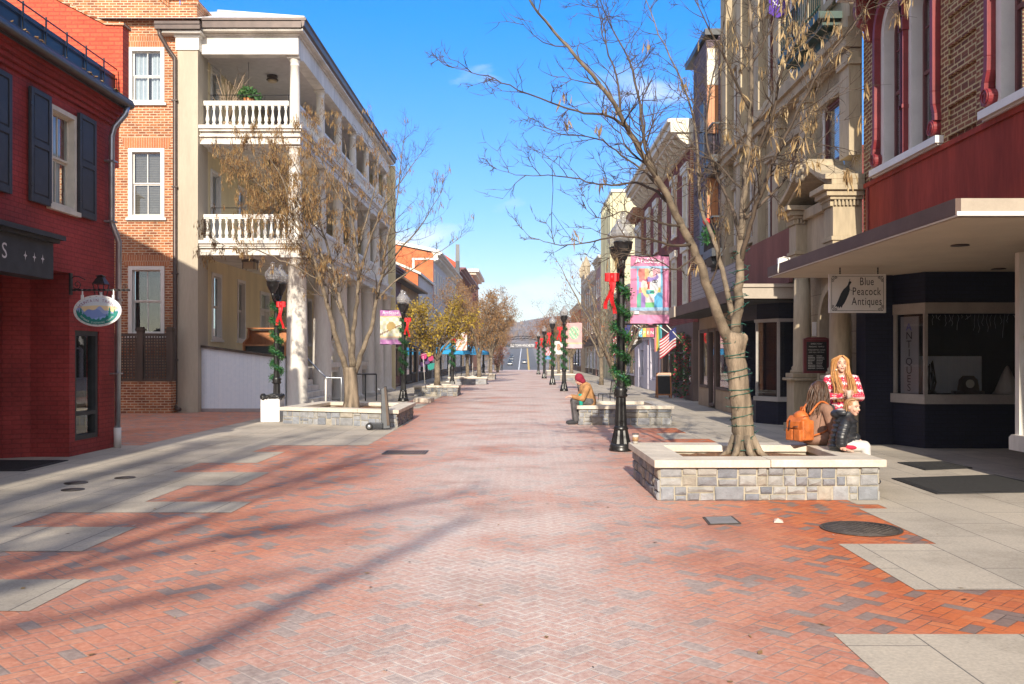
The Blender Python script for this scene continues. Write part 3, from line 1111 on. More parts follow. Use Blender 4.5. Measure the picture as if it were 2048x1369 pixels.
band(lambda x: -.3, lambda x: .3, (.70, .76, .82), yy)
band(lambda x: -.3, lambda x: .075 + .01 * cos(x * 9), (.85, .66, .38), yy - .001)
band(lambda x: -.3, lambda x: .02 + .035 * sin(x * 17 + 1) + .018 * sin(x * 41), (.36, .44, .72), yy - .002)
band(lambda x: -.3, lambda x: -.02 + .045 * sin(x * 11 + 2.3) + .015 * sin(x * 37 + 1), (.22, .32, .66), yy - .003)
band(lambda x: -.3, lambda x: -.12 + .03 * sin(x * 8 + .4), (.30, .45, .80), yy - .004)
band(lambda x: -.3, lambda x: -.135 + max(0, abs(x) - .06) * .5 + .012 * sin(x * 90), (.02, .22, .20), yy - .005)
m.col = (.015, .26, .22)
for tx, th, tb in ((-.26, .17, -.11), (-.215, .10, -.12), (.20, .17, -.10), (.275, .10, -.06), (.03, .07, -.16), (.15, .07, -.12), (-.30, .09, -.06)):
    for k in range(4):
        wv = .035 * (1 - k * .2) * th / .15
        z0 = tb + th * k * .22
        m.add([(cx0 + tx - wv, yy - .006, cz0 + z0), (cx0 + tx + wv, yy - .006, cz0 + z0), (cx0 + tx, yy - .006, cz0 + z0 + th * .36)], [(0, 1, 2)])
m.build('mountain_picture', M['sign_face'], bd)
m = MB(col=(.30, .13, .25))


def arc_text(mb, s, size, rx, rz, a0, a1, y, flip=False):
    n = len(s)
    for i, chh in enumerate(s):
        a = a0 + (a1 - a0) * i / (n - 1)
        x, z = cx0 + rx * cos(a), cz0 + rz * sin(a)
        tx, tz = -rx * sin(a), rz * cos(a)
        th = atan2(tz, tx)
        if not flip:
            th += pi
        mb.text(chh, size, Matrix.Translation((x, y, z)) @ Matrix.Rotation(-th, 4, 'Y'), align='C')


arc_text(m, 'MOUNTAIN TRAILS', .066, .285, .145, radians(158), radians(22), yy - .007)
m.col = (.85, .86, .84)
arc_text(m, 'OUTDOOR CLOTHING TRAVEL', .036, .295, .205, radians(208), radians(332), yy - .008, True)
m.col = (.12, .12, .2)
for k in range(22):
    a = 2 * pi * (k + .5) / 22
    a2 = a + .07
    m.quad((cx0 + .362 * cos(a), yy - .001, cz0 + .232 * sin(a)), (cx0 + .362 * cos(a2), yy - .001, cz0 + .232 * sin(a2)), (cx0 + .356 * cos(a2), yy - .001, cz0 + .227 * sin(a2)), (cx0 + .356 * cos(a), yy - .001, cz0 + .227 * sin(a)))
m.build('lettering', M['sign_face'], bd)

LN = thing('wall_lantern', (-7.05, 14.95, 2.45), 'black four-sided iron lantern on the red wall behind the oval sign', 'lantern')
m = MB()
m.lathe([(.05, .34), (.145, .34), (.13, .36), (.075, .44), (.06, .46), (.085, .462), (.085, .475), (.01, .50)], (-7.02, 14.9, 2.47), 4, False, Matrix.Rotation(pi / 4, 3, 'Z'))
m.build('lamp_hood', M['black_iron'], LN)
m = MB()
for k in range(4):
    a = k * pi / 2 + pi / 4
    m.tube([(-7.02 + .13 * cos(a), 14.9 + .13 * sin(a), 2.81), (-7.02 + .07 * cos(a), 14.9 + .07 * sin(a), 2.52)], .008, 4)
m.lathe([(.02, 0), (.07, .02), (.08, .05)], (-7.02, 14.9, 2.47), 4, False, Matrix.Rotation(pi / 4, 3, 'Z'))
m.tube([(-7.02, 14.9, 2.49), (-7.02, 14.9, 2.40), (-7.3, 14.95, 2.36)], .014, 6)
m.build('lamp_frame', M['black_iron'], LN)
m = MB()
m.tube([(-7.02, 14.9, 2.53), (-7.02, 14.9, 2.68)], .022, 8)
m.build('candle', M['white_paint'], LN)

# ------------------------------------------------------------------ brown brick house at the alley end
B = thing('brown_brick_house', (-12, 28, 0), 'weathered brown brick house with three stacked white sash windows beside the porch', 'building')
T = facade('F', 26.2)
W3 = [(-11.54, -10.49, 9.0, 10.62), (-11.54, -10.49, 5.66, 7.68), (-11.54, -10.49, 2.24, 4.25)]
m = MB(T)
m.wall(-18, -10.06, 0, 11.2, W3, .2)
m.add([(-18, 0, 11.2), (-10.06, 0, 11.2), (-10.06, 0, 12.05), (-10.5, 0, 12.05), (-10.9, 0, 12.35), (-13.6, 0, 14.6), (-18, 0, 14.6)], [tuple(range(7))])
m.box(-10.06, -9.55, -6, .0, 11.30, 11.86)
m.box(-10.02, -9.5, -6, .03, 11.86, 11.98)
m.build('wall', M['brown_brick'], B)
m = MB(T)
m.prism([(-10.5, .0), (-10.5, .05), (-9.47, .05), (-9.47, 0)], 11.985, 12.06, 'z')
for k in range(3):
    a = -10.45 - k * .0
    m.add([(-10.35, .02 + k * .012, 12.0 - k * .11), (-10.35, .02 + k * .012, 12.09 - k * .11), (-13.6, .02 + k * .012, 14.75 - k * .11), (-13.6, .02 + k * .012, 14.66 - k * .11)], [(0, 1, 2, 3)])
m.build('gable_coping', M['soldier'], B)
m = MB()
m.box(-18, -10.06, 26.6, 34, 11, 11.3)
m.build('roof', M['roof_slate'], B)
for a, b, c, d in W3:
    m = MB(T)
    m.prism([(a - .12, d + .01), (b + .12, d + .01), (b + .22, d + .33), (a - .22, d + .33)], -.005, .006, 'y')
    m.build('lintel', M['soldier'], B)
for i, (a, b, c, d) in enumerate(W3):
    sash(B, T, a, b, c, d, casing=.11, back=('curtain', 'blind', 'dark_room')[i], label=('curtained white sash window', None, None)[i], proud=.035)
m = MB(T)
m.box(-11.36, -10.66, -.24, -.22, 3.2, 3.95)
m.build('picture_frame', M['brown_wood'], B)

LF = thing('lattice_fence', (-10.8, 25.7, 0), 'dark wooden lattice fence on a low brick base below the lowest brick-house window', 'fence')
m = MB()
m.box(-11.9, -10.08, 25.62, 26.19, 0, .92)
m.build('brick_base', M['brown_brick'], LF)
m = MB()
for x0, x1, y in ((-11.8, -11.05, 25.62), (-10.86, -10.16, 25.62)):
    n = 9
    for k in range(n):
        xx = x0 + (x1 - x0) * (k + .5) / n
        m.box(xx - .02, xx + .02, y, y + .012, 1.0, 2.2)
    for k in range(14):
        z = 1.02 + 1.15 * (k + .5) / 14
        m.box(x0, x1, y + .013, y + .025, z - .02, z + .02)
    m.box(x0, x1, y - .02, y + .04, 2.2, 2.28)
    m.box(x0, x1, y - .02, y + .04, .925, 1.0)
m.build('lattice_panel', M['brown_wood'], LF)
for x in (-10.95, -10.11):
    m = MB()
    m.box(x - .09, x + .09, 25.57, 25.73, .925, 2.36)
    m.box(x - .12, x + .12, 25.54, 25.76, 2.362, 2.41)
    m.box(x - .08, x + .08, 25.58, 25.72, 2.412, 2.46)
    m.build('post', M['brown_wood'], LF)

# ------------------------------------------------------------------ the street continues behind the viewer (seen in window reflections, shades the pavements)
for nm, side, X, y0, y1, ht, wm, lab in (('brick_shop', 'L', -7.25, -48, 1.9, 8.5, 'brown_brick', 'brown brick shop row behind the viewer beside the red shop'), ('stone_shop', 'R', 6.6, -48, 7.6, 9.5, 'sandstone', 'tan stone shop row behind the viewer beside the Victorian building')):
    B = thing(nm, (X + (-4 if side == 'L' else 4), (y0 + y1) / 2, 0), lab, 'building')
    T = facade(side, X)
    m = MB(T)
    m.box(y0, y1, -9, 0, 0, ht)
    m.build('wall', M[wm], B)
    m = MB(T)
    m.box(y0, y1, .003, .25, ht - .5, ht - .1)
    m.build('cornice', M['white_dirty'], B)
    k = y0 + 1.5
    while k < y1 - 1.5:
        f = MB(T); f.box(k, k + 1.1, .003, .06, 4.2, 6.3); o = f.build('window', M['white_paint'], B)
        f = MB(T); f.box(k + .1, k + 1.0, .061, .07, 4.3, 6.2); f.build('pane', M['dark_room'], o)
        f = MB(T); f.box(k - .5, k + 1.6, .003, .05, .5, 2.6); o = f.build('shop_window', M['charcoal'], B)
        f = MB(T); f.box(k - .4, k + 1.5, .051, .06, .6, 2.5); f.build('pane', M['dark_room'], o)
        k += 3.2
B = thing('rear_brick_house', (-19, 22, 0), 'brick house closing the alley behind the red shop', 'building')
m = MB(); m.box(-22, -15.5, 16.4, 26.1, 0, 8); m.build('wall', M['brown_brick'], B)
m = MB(); m.prism([(-15.3, 8.002), (-22.2, 8.002), (-18.7, 10.4)], 16.3, 26.15, 'y'); m.build('roof', M['roof_slate'], B)
for k in range(3):
    m = MB(); m.box(-15.498, -15.44, 17.6 + k * 2.8, 18.7 + k * 2.8, 1.2, 3.0); o = m.build('window', M['white_paint'], B)
    m = MB(); m.box(-15.438, -15.43, 17.7 + k * 2.8, 18.6 + k * 2.8, 1.3, 2.9); m.build('pane', M['dark_room'], o)
# ------------------------------------------------------------------ white porch building
B = thing('porch_building', (-8, 30, 0), 'cream three storey building with stacked white columned porches', 'building')
COLY = [26.6, 29.9, 32.7, 35.5, 38.4, 40.9, 43.4]
T = facade('L', -9.58)
g0 = [(27.5, 28.4, 2.15, 4.2), (29.95, 30.8, 2.15, 4.2), (32.5, 33.7, 1.3, 4.0), (36, 37, 2.15, 4.2), (39.5, 40.4, 2.15, 4.2)]
g1 = [(27.4, 28.3, 5.25, 7.35), (30, 30.9, 5.1, 7.35), (33.5, 34.4, 5.25, 7.35), (37, 37.9, 5.25, 7.35), (40.3, 41.2, 5.25, 7.35)]
g2 = [(27.4, 28.3, 8.5, 10.5), (30.6, 31.5, 8.5, 10.5), (34, 34.9, 8.5, 10.5), (37.5, 38.4, 8.5, 10.5)]
m = MB(T)
m.wall(26.2, 44.2, 0, 11.0, g0 + g1 + g2, .2)
m.box(44.2, 44.4, -4, 3.2, 0, 11.0)
m.build('wall', M['cream_wall'], B)
for i, (a, b, c, d) in enumerate(g0 + g1 + g2):
    if (a, b) == (32.5, 33.7):
        f = MB(T)
        f.box(a, a + .1, -.12, .03, c, d); f.box(b - .1, b, -.12, .03, c, d); f.box(a + .1, b - .1, -.12, .03, d - .1, d); f.box(a + .1, b - .1, -.12, .02, 3.3, 3.38)
        dr = f.build('door', M['white_paint'], B)
        f = MB(T); f.box(a + .1, b - .1, -.14, -.1, c, 3.3); f.build('door_leaf', M['white_dirty'], dr)
        f = MB(T); f.quad((a + .3, -.09, 2.0), (b - .3, -.09, 2.0), (b - .3, -.09, 3.15), (a + .3, -.09, 3.15)); f.build('pane', M['glass'], dr)
        f = MB(T); f.quad((a + .1, -.1, 3.38), (b - .1, -.1, 3.38), (b - .1, -.1, d - .1), (a + .1, -.1, d - .1)); f.box(a, b, -.3, -.2, c, d); f.build('transom', M['glass'], dr)
    else:
        sash(B, T, a, b, c, d, casing=.10, back='blind' if i % 3 else 'dark_room', frame='white_paint')
m = MB()
m.box(-10.07, -9.48, 26.08, 26.9, 0, 10.50)
m.build('pilaster', M['cream_pilaster'], B)
m = MB()
m.box(-10.11, -9.44, 26.04, 26.9, 10.50, 10.86)
m.box(-10.15, -9.40, 26.0, 26.9, 10.862, 10.93)
m.box(-10.5, -9.32, 25.85, 26.9, 10.933, 10.995)
m.build('pilaster_capital', M['white_paint'], B)
# floors with fascia boards
for z0, z1 in ((4.58, 5.0), (7.82, 8.34)):
    m = MB()
    m.box(-9.575, -6.56, 26.25, 43.9, z0, z1 - .10)
    m.box(-9.47, -6.52, 26.17, 43.95, z0 + .20, z0 + .24)
    m.box(-9.47, -6.46, 26.08, 44.0, z1 - .098, z1)
    m.box(-9.47, -6.51, 26.14, 43.96, z1 - .16, z1 - .1)
    m.build('porch_floor', M['white_dirty'], B)
m = MB()
m.box(-9.575, -6.70, 26.35, 43.9, 10.52, 10.62)
m.build('porch_ceiling', M['porch_ceiling'], B)
m = MB()
m.box(-9.47, -6.62, 26.28, 26.62, 10.45, 10.98)
m.box(-6.96, -6.62, 26.622, 44, 10.45, 10.98)
m.box(-9.47, -6.56, 26.22, 44.05, 10.983, 11.04)
m.box(-9.47, -6.42, 26.0, 44.2, 11.043, 11.1)
m.build('entablature', M['white_dirty'], B)
m = MB()
prof = [(0, 11.103), (.0, 11.16), (-.05, 11.2), (-.06, 11.3), (-.02, 11.33)]
m.prism([(-6.42, 11.103), (-6.36, 11.16), (-6.34, 11.30), (-6.30, 11.33), (-6.30, 11.36), (-6.45, 11.36)], 25.9, 44.3, 'x' if False else 'y')
m.box(-9.3, -6.45, 25.92, 26.06, 11.103, 11.36)
m.box(-10.6, -9.302, 25.74, 25.9, 11.0, 11.20)
m.box(-10.6, -9.302, 25.71, 25.74, 11.13, 11.21)
m.box(-9.3, -6.3, 25.88, 25.92, 11.30, 11.37)
g = m.build('gutter', M['dark_metal'], B)
m = MB()
m.tube([(-10.5, 25.82, 11.0), (-10.48, 25.83, 10.85), (-10.3, 25.96, 10.5), (-10.12, 26.02, 10.25), (-10.12, 26.03, .35), (-10.12, 25.98, .2), (-10.02, 25.9, .13), (-9.9, 25.8, .10)], .06, 10)
for z in (9, 6.5, 4, 1.5):
    m.box(-10.2, -10.04, 25.95, 26.1, z, z + .04)
m.build('downspout', M['dark_metal'], g)
m = MB()
e = 11.362
m.add([(-14, 25.9, e), (-6.36, 25.9, e), (-6.36, 44.3, e), (-14, 44.3, e), (-10.2, 29.9, e + 1.72), (-10.2, 40.3, e + 1.72)], [(0, 1, 4), (1, 2, 5, 4), (2, 3, 5), (3, 0, 4, 5)])
rf = m.build('roof', M['roof_white'], B)
m = MB()
m.tube([(-6.36, 25.9, e + .02), (-10.2, 29.9, e + 1.75), (-10.2, 40.3, e + 1.75), (-6.36, 44.3, e + .02)], .04, 6)
m.build('ridge_cap', M['white_dirty'], rf)


def column(z0, z1, r, x, y):
    h = z1 - z0
    m = MB()
    m.box(x - r * 1.3, x + r * 1.3, y - r * 1.3, y + r * 1.3, z0, z0 + .06)
    prof = [(r * 1.22, z0 + .061), (r * 1.25, z0 + .09), (r * 1.1, z0 + .13), (r, z0 + .17), (r * 1.0, z0 + h * .35), (r * .93, z0 + h * .65), (r * .84, z1 - .26), (r * .92, z1 - .25), (r * .92, z1 - .225), (r * .84, z1 - .215), (r * .85, z1 - .15), (r * 1.12, z1 - .075), (r * 1.14, z1 - .065)]
    m.lathe(prof, (x, y, 0), 24)
    m.box(x - r * 1.22, x + r * 1.22, y - r * 1.22, y + r * 1.22, z1 - .064, z1 - .002)
    return m.build('column', M['white_dirty'], B)


for y in COLY:
    column(8.342, 10.448, .15, -6.80, y)
    column(5.002, 7.818, .20, -6.80, y)
    column(.006, 4.578, .31, -6.74, y)


def balustrade(a, b, z0, front=False):
    """a,b are end points along y (or x when front)"""
    m = MB()
    h = .80
    rd = -6.80
    P = (lambda t, q: (t, 26.55 + q)) if front else (lambda t, q: (rd + q, t))

    def bx(t0, t1, q, zz0, zz1):
        p, r_ = P(t0, -q), P(t1, q)
        m.box(min(p[0], r_[0]), max(p[0], r_[0]), min(p[1], r_[1]), max(p[1], r_[1]), zz0, zz1)
    bx(a, b, .075, z0 + h - .09, z0 + h)
    bx(a, b, .06, z0 + h - .13, z0 + h - .092)
    bx(a, b, .06, z0 + .002, z0 + .10)
    n = int((b - a) / .187)
    for k in range(n):
        t = a + (b - a) * (k + .5) / n
        p = P(t, 0)
        prof = [(.055, .102), (.055, .15), (.03, .165), (.045, .19), (.062, .25), (.055, .31), (.035, .40), (.026, .49), (.028, .54), (.045, .56), (.045, .575), (.03, .59), (.052, .61), (.052, .668)]
        m.lathe([(r, z0 + z) for r, z in prof], (p[0], p[1], 0), 8)
    return m.build('balustrade', M['white_paint'], B)


for z0, r in ((8.345, .16), (5.005, .21)):
    balustrade(-9.46, -6.80 - r, z0, True)
    for i in range(len(COLY) - 1):
        balustrade(COLY[i] + r, COLY[i + 1] - r, z0)
    m = MB()
    for yy in (26.56,):
        m.tube([(-9.3, yy + .1, z0 + 1.02), (-6.95, yy + .1, z0 + 1.02)], .012, 5)
        for x in (-9.3, -8.5, -7.7, -7.0):
            m.tube([(x, yy + .1, z0), (x, yy + .1, z0 + 1.02)], .009, 5)
    m.build('safety_rail', M['black_iron'], B)
# raised ground floor, ramp wall, steps
m = MB()
m.box(-9.575, -7.15, 26.7, 44, .9, 1.25)
m.box(-7.3, -7.15, 29.95, 44, .004, .9)
m.box(-9.57, -7.3, 26.7, 26.9, .004, .9)
m.build('porch_base', M['white_dirty'], B)
m = MB()
m.prism([(-9.47, .10), (-7.03, .10), (-7.03, 1.56), (-9.47, 1.88)], 26.34, 26.46, 'y')
rw = m.build('ramp_wall', M['board_white'], B)
m = MB()
m.prism([(-9.47, 1.883), (-7.03, 1.563), (-7.03, 1.63), (-9.47, 1.95)], 26.27, 26.5, 'y')
m.build('ramp_cap', M['brown_wood'], rw)
m = MB()
m.box(-9.47, -7.03, 26.33, 26.47, .004, .098)
m.build('base_strip', M['lap_siding'], rw)
m = MB()
for k in range(7):
    m.box(-7.55 , -6.15 - k * .20, 27.05, 29.5, .004 + k * .175, .175 * (k + 1))
m.build('steps', M['white_dirty'], B)
# boxed frame, light window edge and planter ledges between the columns
m = MB()
m.box(-6.9, -6.75, 27.0, 27.12, 1.26, 3.6)
m.build('porch_post', M['white_paint'], B)
for y in (31.3, 34.1, 37):
    m = MB()
    m.box(-6.98, -6.55, y - .75, y + .75, 1.252, 1.42)
    m.box(-6.9, -6.62, y - .68, y + .68, 1.10, 1.25)
    m.build('ledge', M['white_dirty'], B)
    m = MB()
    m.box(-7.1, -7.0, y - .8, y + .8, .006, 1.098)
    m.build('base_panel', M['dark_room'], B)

for i, y in enumerate((31.2, 34.0)):
    o = thing('stone_urn', (-6.78, y, 1.423), ('weathered pale urn on the porch ledge between two white columns, beside the steps', 'weathered pale urn on the farther porch ledge, second from the steps')[i], 'urn', 'urns on the porch ledges')
    m = MB()
    m.lathe([(.12, 1.423), (.12, 1.5), (.05, 1.54), (.05, 1.6), (.14, 1.7), (.16, 1.85), (.12, 2.0), (.10, 2.06), (.19, 2.12), (.19, 2.15), (.15, 2.13)], (-6.78, y, 0), 14)
    m.build('urn_body', M['white_dirty'], o)
    m = MB()
    r3 = random.Random(i)
    for k in range(26):
        a = r3.uniform(0, 2 * pi)
        e2 = V(-6.78 + .2 * cos(a) * r3.random(), y + .2 * sin(a) * r3.random(), 2.2 + r3.uniform(.05, .3))
        m.tube([(-6.78 + .05 * cos(a), y + .05 * sin(a), 2.1), e2], .008, 3)
    m.build('dry_stems', M['bark_dark'], o)

o = thing('wooden_cabinet', (-8.3, 29, 1.25), 'orange brown wooden cabinet with a dark front standing on the porch behind the ramp wall', 'cabinet')
m = MB()
m.prism([(28.2, 1.252), (28.95, 1.252), (28.95, 2.48), (28.72, 2.50), (28.6, 2.2), (28.2, 2.05)], -8.85, -8.79, 'x')
m.prism([(28.2, 1.252), (28.95, 1.252), (28.95, 2.48), (28.72, 2.50), (28.6, 2.2), (28.2, 2.05)], -7.55, -7.49, 'x')
m.box(-8.79, -7.55, 28.9, 28.95, 1.252, 2.46)
m.build('side_panel', M['piano_wood'], o)
m = MB()
m.box(-8.79, -7.55, 28.3, 28.88, 1.26, 1.95)
m.build('cabinet_front', M['black_iron'], o)
m = MB()
m.box(-8.86, -7.48, 28.66, 28.98, 2.502, 2.54)
m.box(-8.79, -7.55, 28.16, 28.6, 1.955, 2.0)
m.build('top', M['piano_wood'], o)
m = MB()
m.box(-8.86 , -8.855, 28.3, 28.9, 1.3, 1.9)
m.build('edge_panel', M['brown_wood'], o)

for i, (z, lab) in enumerate(((10.52, 'round bronze ceiling light under the top porch ceiling'), (7.82, 'round bronze ceiling light under the middle porch ceiling'), (4.58, 'square bronze lantern light under the lowest porch ceiling'))):
    o = thing('porch_light', (-8.0, 28.5, z), lab, 'ceiling light', 'porch ceiling lights')
    m = MB()
    if i < 2:
        m.lathe([(.16, z - .002), (.17, z - .06), (.12, z - .07), (.18, z - .13), (.19, z - .15)], (-8.0, 28.5, 0), 14)
    else:
        m.box(-8.6, -8.2, 27.3, 27.7, z - .08, z - .002)
        for a in (-8.58, -8.24):
            for b in (27.32, 27.66):
                m.box(a, a + .02, b, b + .02, z - .3, z - .08)
    m.build('fitting', M['dark_metal'], o)
    m = MB(col=(.5, .4, .26))
    if i < 2:
        m.lathe([(.15, z - .151), (.14, z - .2), (.08, z - .23)], (-8.0, 28.5, 0), 14)
    else:
        m.box(-8.56, -8.26, 27.34, 27.64, z - .28, z - .081)
    m.build('lamp_shade', M['sign_face'], o)


def leafball(m, c, r, n, cols, size, rr, squash=.7, hang=0):
    for _ in range(n):
        while True:
            p = V(rr.uniform(-1, 1), rr.uniform(-1, 1), rr.uniform(-1, 1))
            if p.length < 1:
                break
        p = V(c[0] + p.x * r, c[1] + p.y * r, c[2] + p.z * r * squash)
        leaf(m, p, size * rr.uniform(.6, 1.3), rr, cols, hang)


def leaf(m, p, s, rr, cols, hang=0, aspect=.45):
    m.col = rr.choice(cols)
    q = V(rr.gauss(0, 1), rr.gauss(0, 1), rr.gauss(0, 1) - hang * 2)
    if q.length < .1:
        q = V(0, 0, -1)
    q.normalize()
    sd = q.orthogonal().normalized()
    sd = Quaternion(q, rr.uniform(0, 6.28)) @ sd
    a, b = p, p + q * s
    mid = p + q * s * .45
    m.add([a, mid + sd * s * aspect * .5, b, mid - sd * s * aspect * .5], [(0, 1, 2, 3)])


rp = random.Random(5)
o = thing('hanging_basket', (-8.35, 27.2, 9.2), 'small hanging basket of green leaves on the top porch', 'plant')
m = MB(); m.tube([(-8.35, 27.2, 10.52), (-8.35, 27.2, 9.55)], .008, 4)
for k in range(3):
    m.tube([(-8.35, 27.2, 9.75), (-8.35 + .16 * cos(k * 2.1), 27.2 + .16 * sin(k * 2.1), 9.40)], .006, 4)
m.build('chain', M['black_iron'], o)
m = MB(); m.lathe([(.05, 9.2), (.14, 9.27), (.19, 9.40)], (-8.35, 27.2, 0), 12); m.build('basket', M['piano_wood'], o)
m = MB(); leafball(m, (-8.35, 27.2, 9.52), .34, 330, [(.04, .12, .03), (.06, .17, .05), (.10, .22, .06)], .15, rp, .6); m.build('foliage', M['leaf'], o)
o = thing('bare_shrub', (-9.0, 27.3, 8.34), 'bare pale twiggy shrub in a pot on the top porch', 'plant')
m = MB(); m.lathe([(.14, 8.342), (.2, 8.65), (.22, 8.7)], (-9.0, 27.3, 0), 12); m.build('pot', M['tan_wall'], o)
m = MB()
for k in range(34):
    a = rp.uniform(0, 6.28); r_ = rp.uniform(.25, .85); h = rp.uniform(.8, 1.55)
    p0 = V(-9.0, 27.3, 8.65); p1 = p0 + V(r_ * .35 * cos(a), r_ * .35 * sin(a), h * .55); p2 = p0 + V(r_ * cos(a), r_ * sin(a) * .6, h)
    m.tube([p0, p1, p2], [.012, .008, .004], 4)
    for q in range(2):
        m.tube([p1.lerp(p2, rp.random()), p2 + V(rp.uniform(-.25, .25), rp.uniform(-.2, .2), rp.uniform(-.1, .2))], [.005, .003], 3)
m.build('branches', M['tan_wall'], o)

# handrails by the steps
o = thing('handrail', (-6.0, 27.4, 0), 'white steel pipe handrail beside the porch steps', 'handrail')
m = MB()
m.tube([(-6.95, 27.2, 1.95), (-6.25, 27.2, 1.22), (-6.0, 27.2, .98), (-5.55, 27.2, .98), (-5.55, 27.2, .004)], .026, 8)
m.build('rail', M['galv'], o)
m = MB(); m.tube([(-6.02, 27.2, .004), (-6.02, 27.2, .97)], .03, 8); m.build('post', M['white_paint'], o)
m = MB(); m.tube([(-6.95, 27.2, 1.0), (-6.95, 27.2, 1.95)], .026, 8); m.build('post', M['white_paint'], o)
o = thing('handrail', (-6.3, 33, 0), 'black iron handrail on the farther porch steps behind the tree', 'handrail')
m = MB()
m.tube([(-7.0, 33.0, 1.25), (-6.2, 33.0, .98), (-5.45, 33.0, .98)], .028, 8)
m.tube([(-7.0, 33.0, .85), (-6.2, 33.0, .5)], .02, 6)
m.build('rail', M['black_iron'], o)
for x in (-6.2, -5.85, -5.45):
    m = MB(); m.tube([(x, 33, .004), (x, 33, .98)], .024, 6); m.build('post', M['black_iron'], o)

# ------------------------------------------------------------------ shops further up the left side


def shopfront(B, T, u0, u1, frame, base, n=3, h=2.6, door=True, w=0.0, sill=.55, transom=True):
    """timber shop window bays with glass, on plane w"""
    bw = (u1 - u0) / n
    for k in range(n):
        a, b = u0 + k * bw, u0 + (k + 1) * bw
        isd = door and k == n // 2
        z0 = .05 if isd else sill
        f = MB(T)
        f.box(a, a + .07, w - .1, w + .03, z0, h); f.box(b - .07, b, w - .1, w + .03, z0, h)
        f.box(a + .07, b - .07, w - .1, w + .03, h - .09, h); f.box(a + .07, b - .07, w - .1, w + .05, z0, z0 + .09)
        if transom:
            f.box(a + .07, b - .07, w - .08, w + .02, h - .6, h - .53)
        o = f.build('door' if isd else 'shop_window', M[frame], B)
        f = MB(T); f.quad((a + .07, w - .05, z0 + .09), (b - .07, w - .05, z0 + .09), (b - .07, w - .05, h - .09), (a + .07, w - .05, h - .09)); f.build('pane', M['shop_glass'], o)
    f = MB(T); f.box(u0, u1, w - 1.4, w - 1.3, .01, h + .1); f.build('room_back', M['dark_room'], B)
    f = MB(T); f.box(u0, u1, w - .08, w - .01, .01, sill - .005); f.build('stall_riser', M[base], B)


def rowshop(name, label, side, X, y0, y1, ht, wallmat, front, winrows=(), nwin=3, frame='white_paint', fascia='brown_wood', fh=2.7, cornice=None, depth=8, cw=.35, wback='dark_room', wh=1.5, ww=.9, nbay=3, base='brown_wood', gable=None, flat=True):
    B = thing(name, ((X - 4) if side == 'L' else (X + 4), (y0 + y1) / 2, 0), label, 'building')
    T = facade(side, X)
    holes = []
    for v in winrows:
        for k in range(nwin):
            c = y0 + (y1 - y0) * (k + .5) / nwin
            holes.append((c - ww / 2, c + ww / 2, v, v + wh))
    m = MB(T)
    m.wall(y0, y1, 0, ht, holes + [(y0 + .25, y1 - .25, .0, fh)], .2)
    m.box(y0, y0 + .25, -depth, -.205, 0, ht)
    m.box(y1 - .25, y1, -depth, -.205, 0, ht)
    if flat:
        m.box(y0, y1, -depth, -.05, ht - .35, ht - .25)
    m.build('wall', M[wallmat], B)
    for h in holes:
        sash(B, T, *h, back=wback, frame=frame, casing=.09)
    m = MB(T)
    m.box(y0 + .02, y1 - .02, .003, .13, fh - .05, fh + .5)
    m.box(y0, y1, .003, .2, fh + .503, fh + .58)
    m.build('sign_fascia', M[fascia], B)
    shopfront(B, T, y0 + .25, y1 - .25, front, base, nbay, fh - .06, w=-.08)
    if cornice:
        m = MB(T)
        m.box(y0 - .05, y1 + .05, -.1, cw * .5, ht - .32, ht - .12)
        m.box(y0 - .05, y1 + .05, -.1, cw * .8, ht - .118, ht - .02)
        m.box(y0 - .05, y1 + .05, -.1, cw, ht - .018, ht + .1)
        nb = int((y1 - y0) / .7)
        for k in range(nb):
            u = y0 + (y1 - y0) * (k + .5) / nb
            m.prism([(.003, ht - .6), (.06, ht - .6), (cw * .6, ht - .325), (.003, ht - .325)], u - .06, u + .06, 'x')
        m.build('cornice', M[cornice], B)
    return B, T


B1, T1 = rowshop('purple_shop', 'dark purple boarded shop squeezed against the white porch building', 'L', -7.0, 44.6, 50.8, 6.3, 'purple_wall', 'tan_wall', fascia='maroon_frame', fh=2.75, base='maroon_frame', cornice='purple_wall', nbay=2)
m = MB(T1); m.box(44.75, 45.6, .0, .06, .3, 2.6); m.build('display_case', M['tan_wall'], B1)
B2, T2 = rowshop('tan_shop', 'low tan shop with a deep sloping eave', 'L', -7.0, 50.9, 58.8, 5.9, 'tan_wall', 'dark_steel', winrows=(3.7,), nwin=3, fascia='tan_wall', fh=2.6, wh=1.4)
m = MB()
m.prism([(-6.45, 5.72), (-6.45, 5.86), (-12, 8.2), (-12, 5.9)], 46.9, 58.85, 'y')
m.build('roof', M['roof_slate'], B2)
m = MB(); m.tube([(-6.42, 46.9, 5.78), (-6.42, 58.9, 5.78)], .08, 8); m.build('gutter', M['tan_wall'], B2)
B3, T3 = rowshop('grey_painted_house', 'shorter pale grey two storey house with an orange brick gable', 'L', -7.0, 58.95, 68.4, 7.0, 'grey_white', 'dark_steel', winrows=(3.5,), nwin=5, fascia='white_dirty', wh=2.2)
m = MB(); m.prism([(-7.0, 7.03), (-13, 9.6), (-13, 5.0), (-7.0, 5.0)], 58.9, 59.15, 'y'); m.build('gable_wall', M['orange_brick'], B3)
m = MB(); m.prism([(-6.8, 7.0), (-6.8, 7.15), (-13, 9.8), (-13, 9.62)], 58.8, 68.4, 'y'); m.build('roof', M['white_dirty'], B3)
B4, T4 = rowshop('white_painted_block', 'tall pale grey painted three storey block with an orange brick side wall', 'L', -7.0, 68.5, 91.0, 9.5, 'grey_white', 'dark_steel', winrows=(3.6, 6.5), nwin=9, fascia='white_dirty', cornice='white_dirty', cw=.7, wh=1.9)
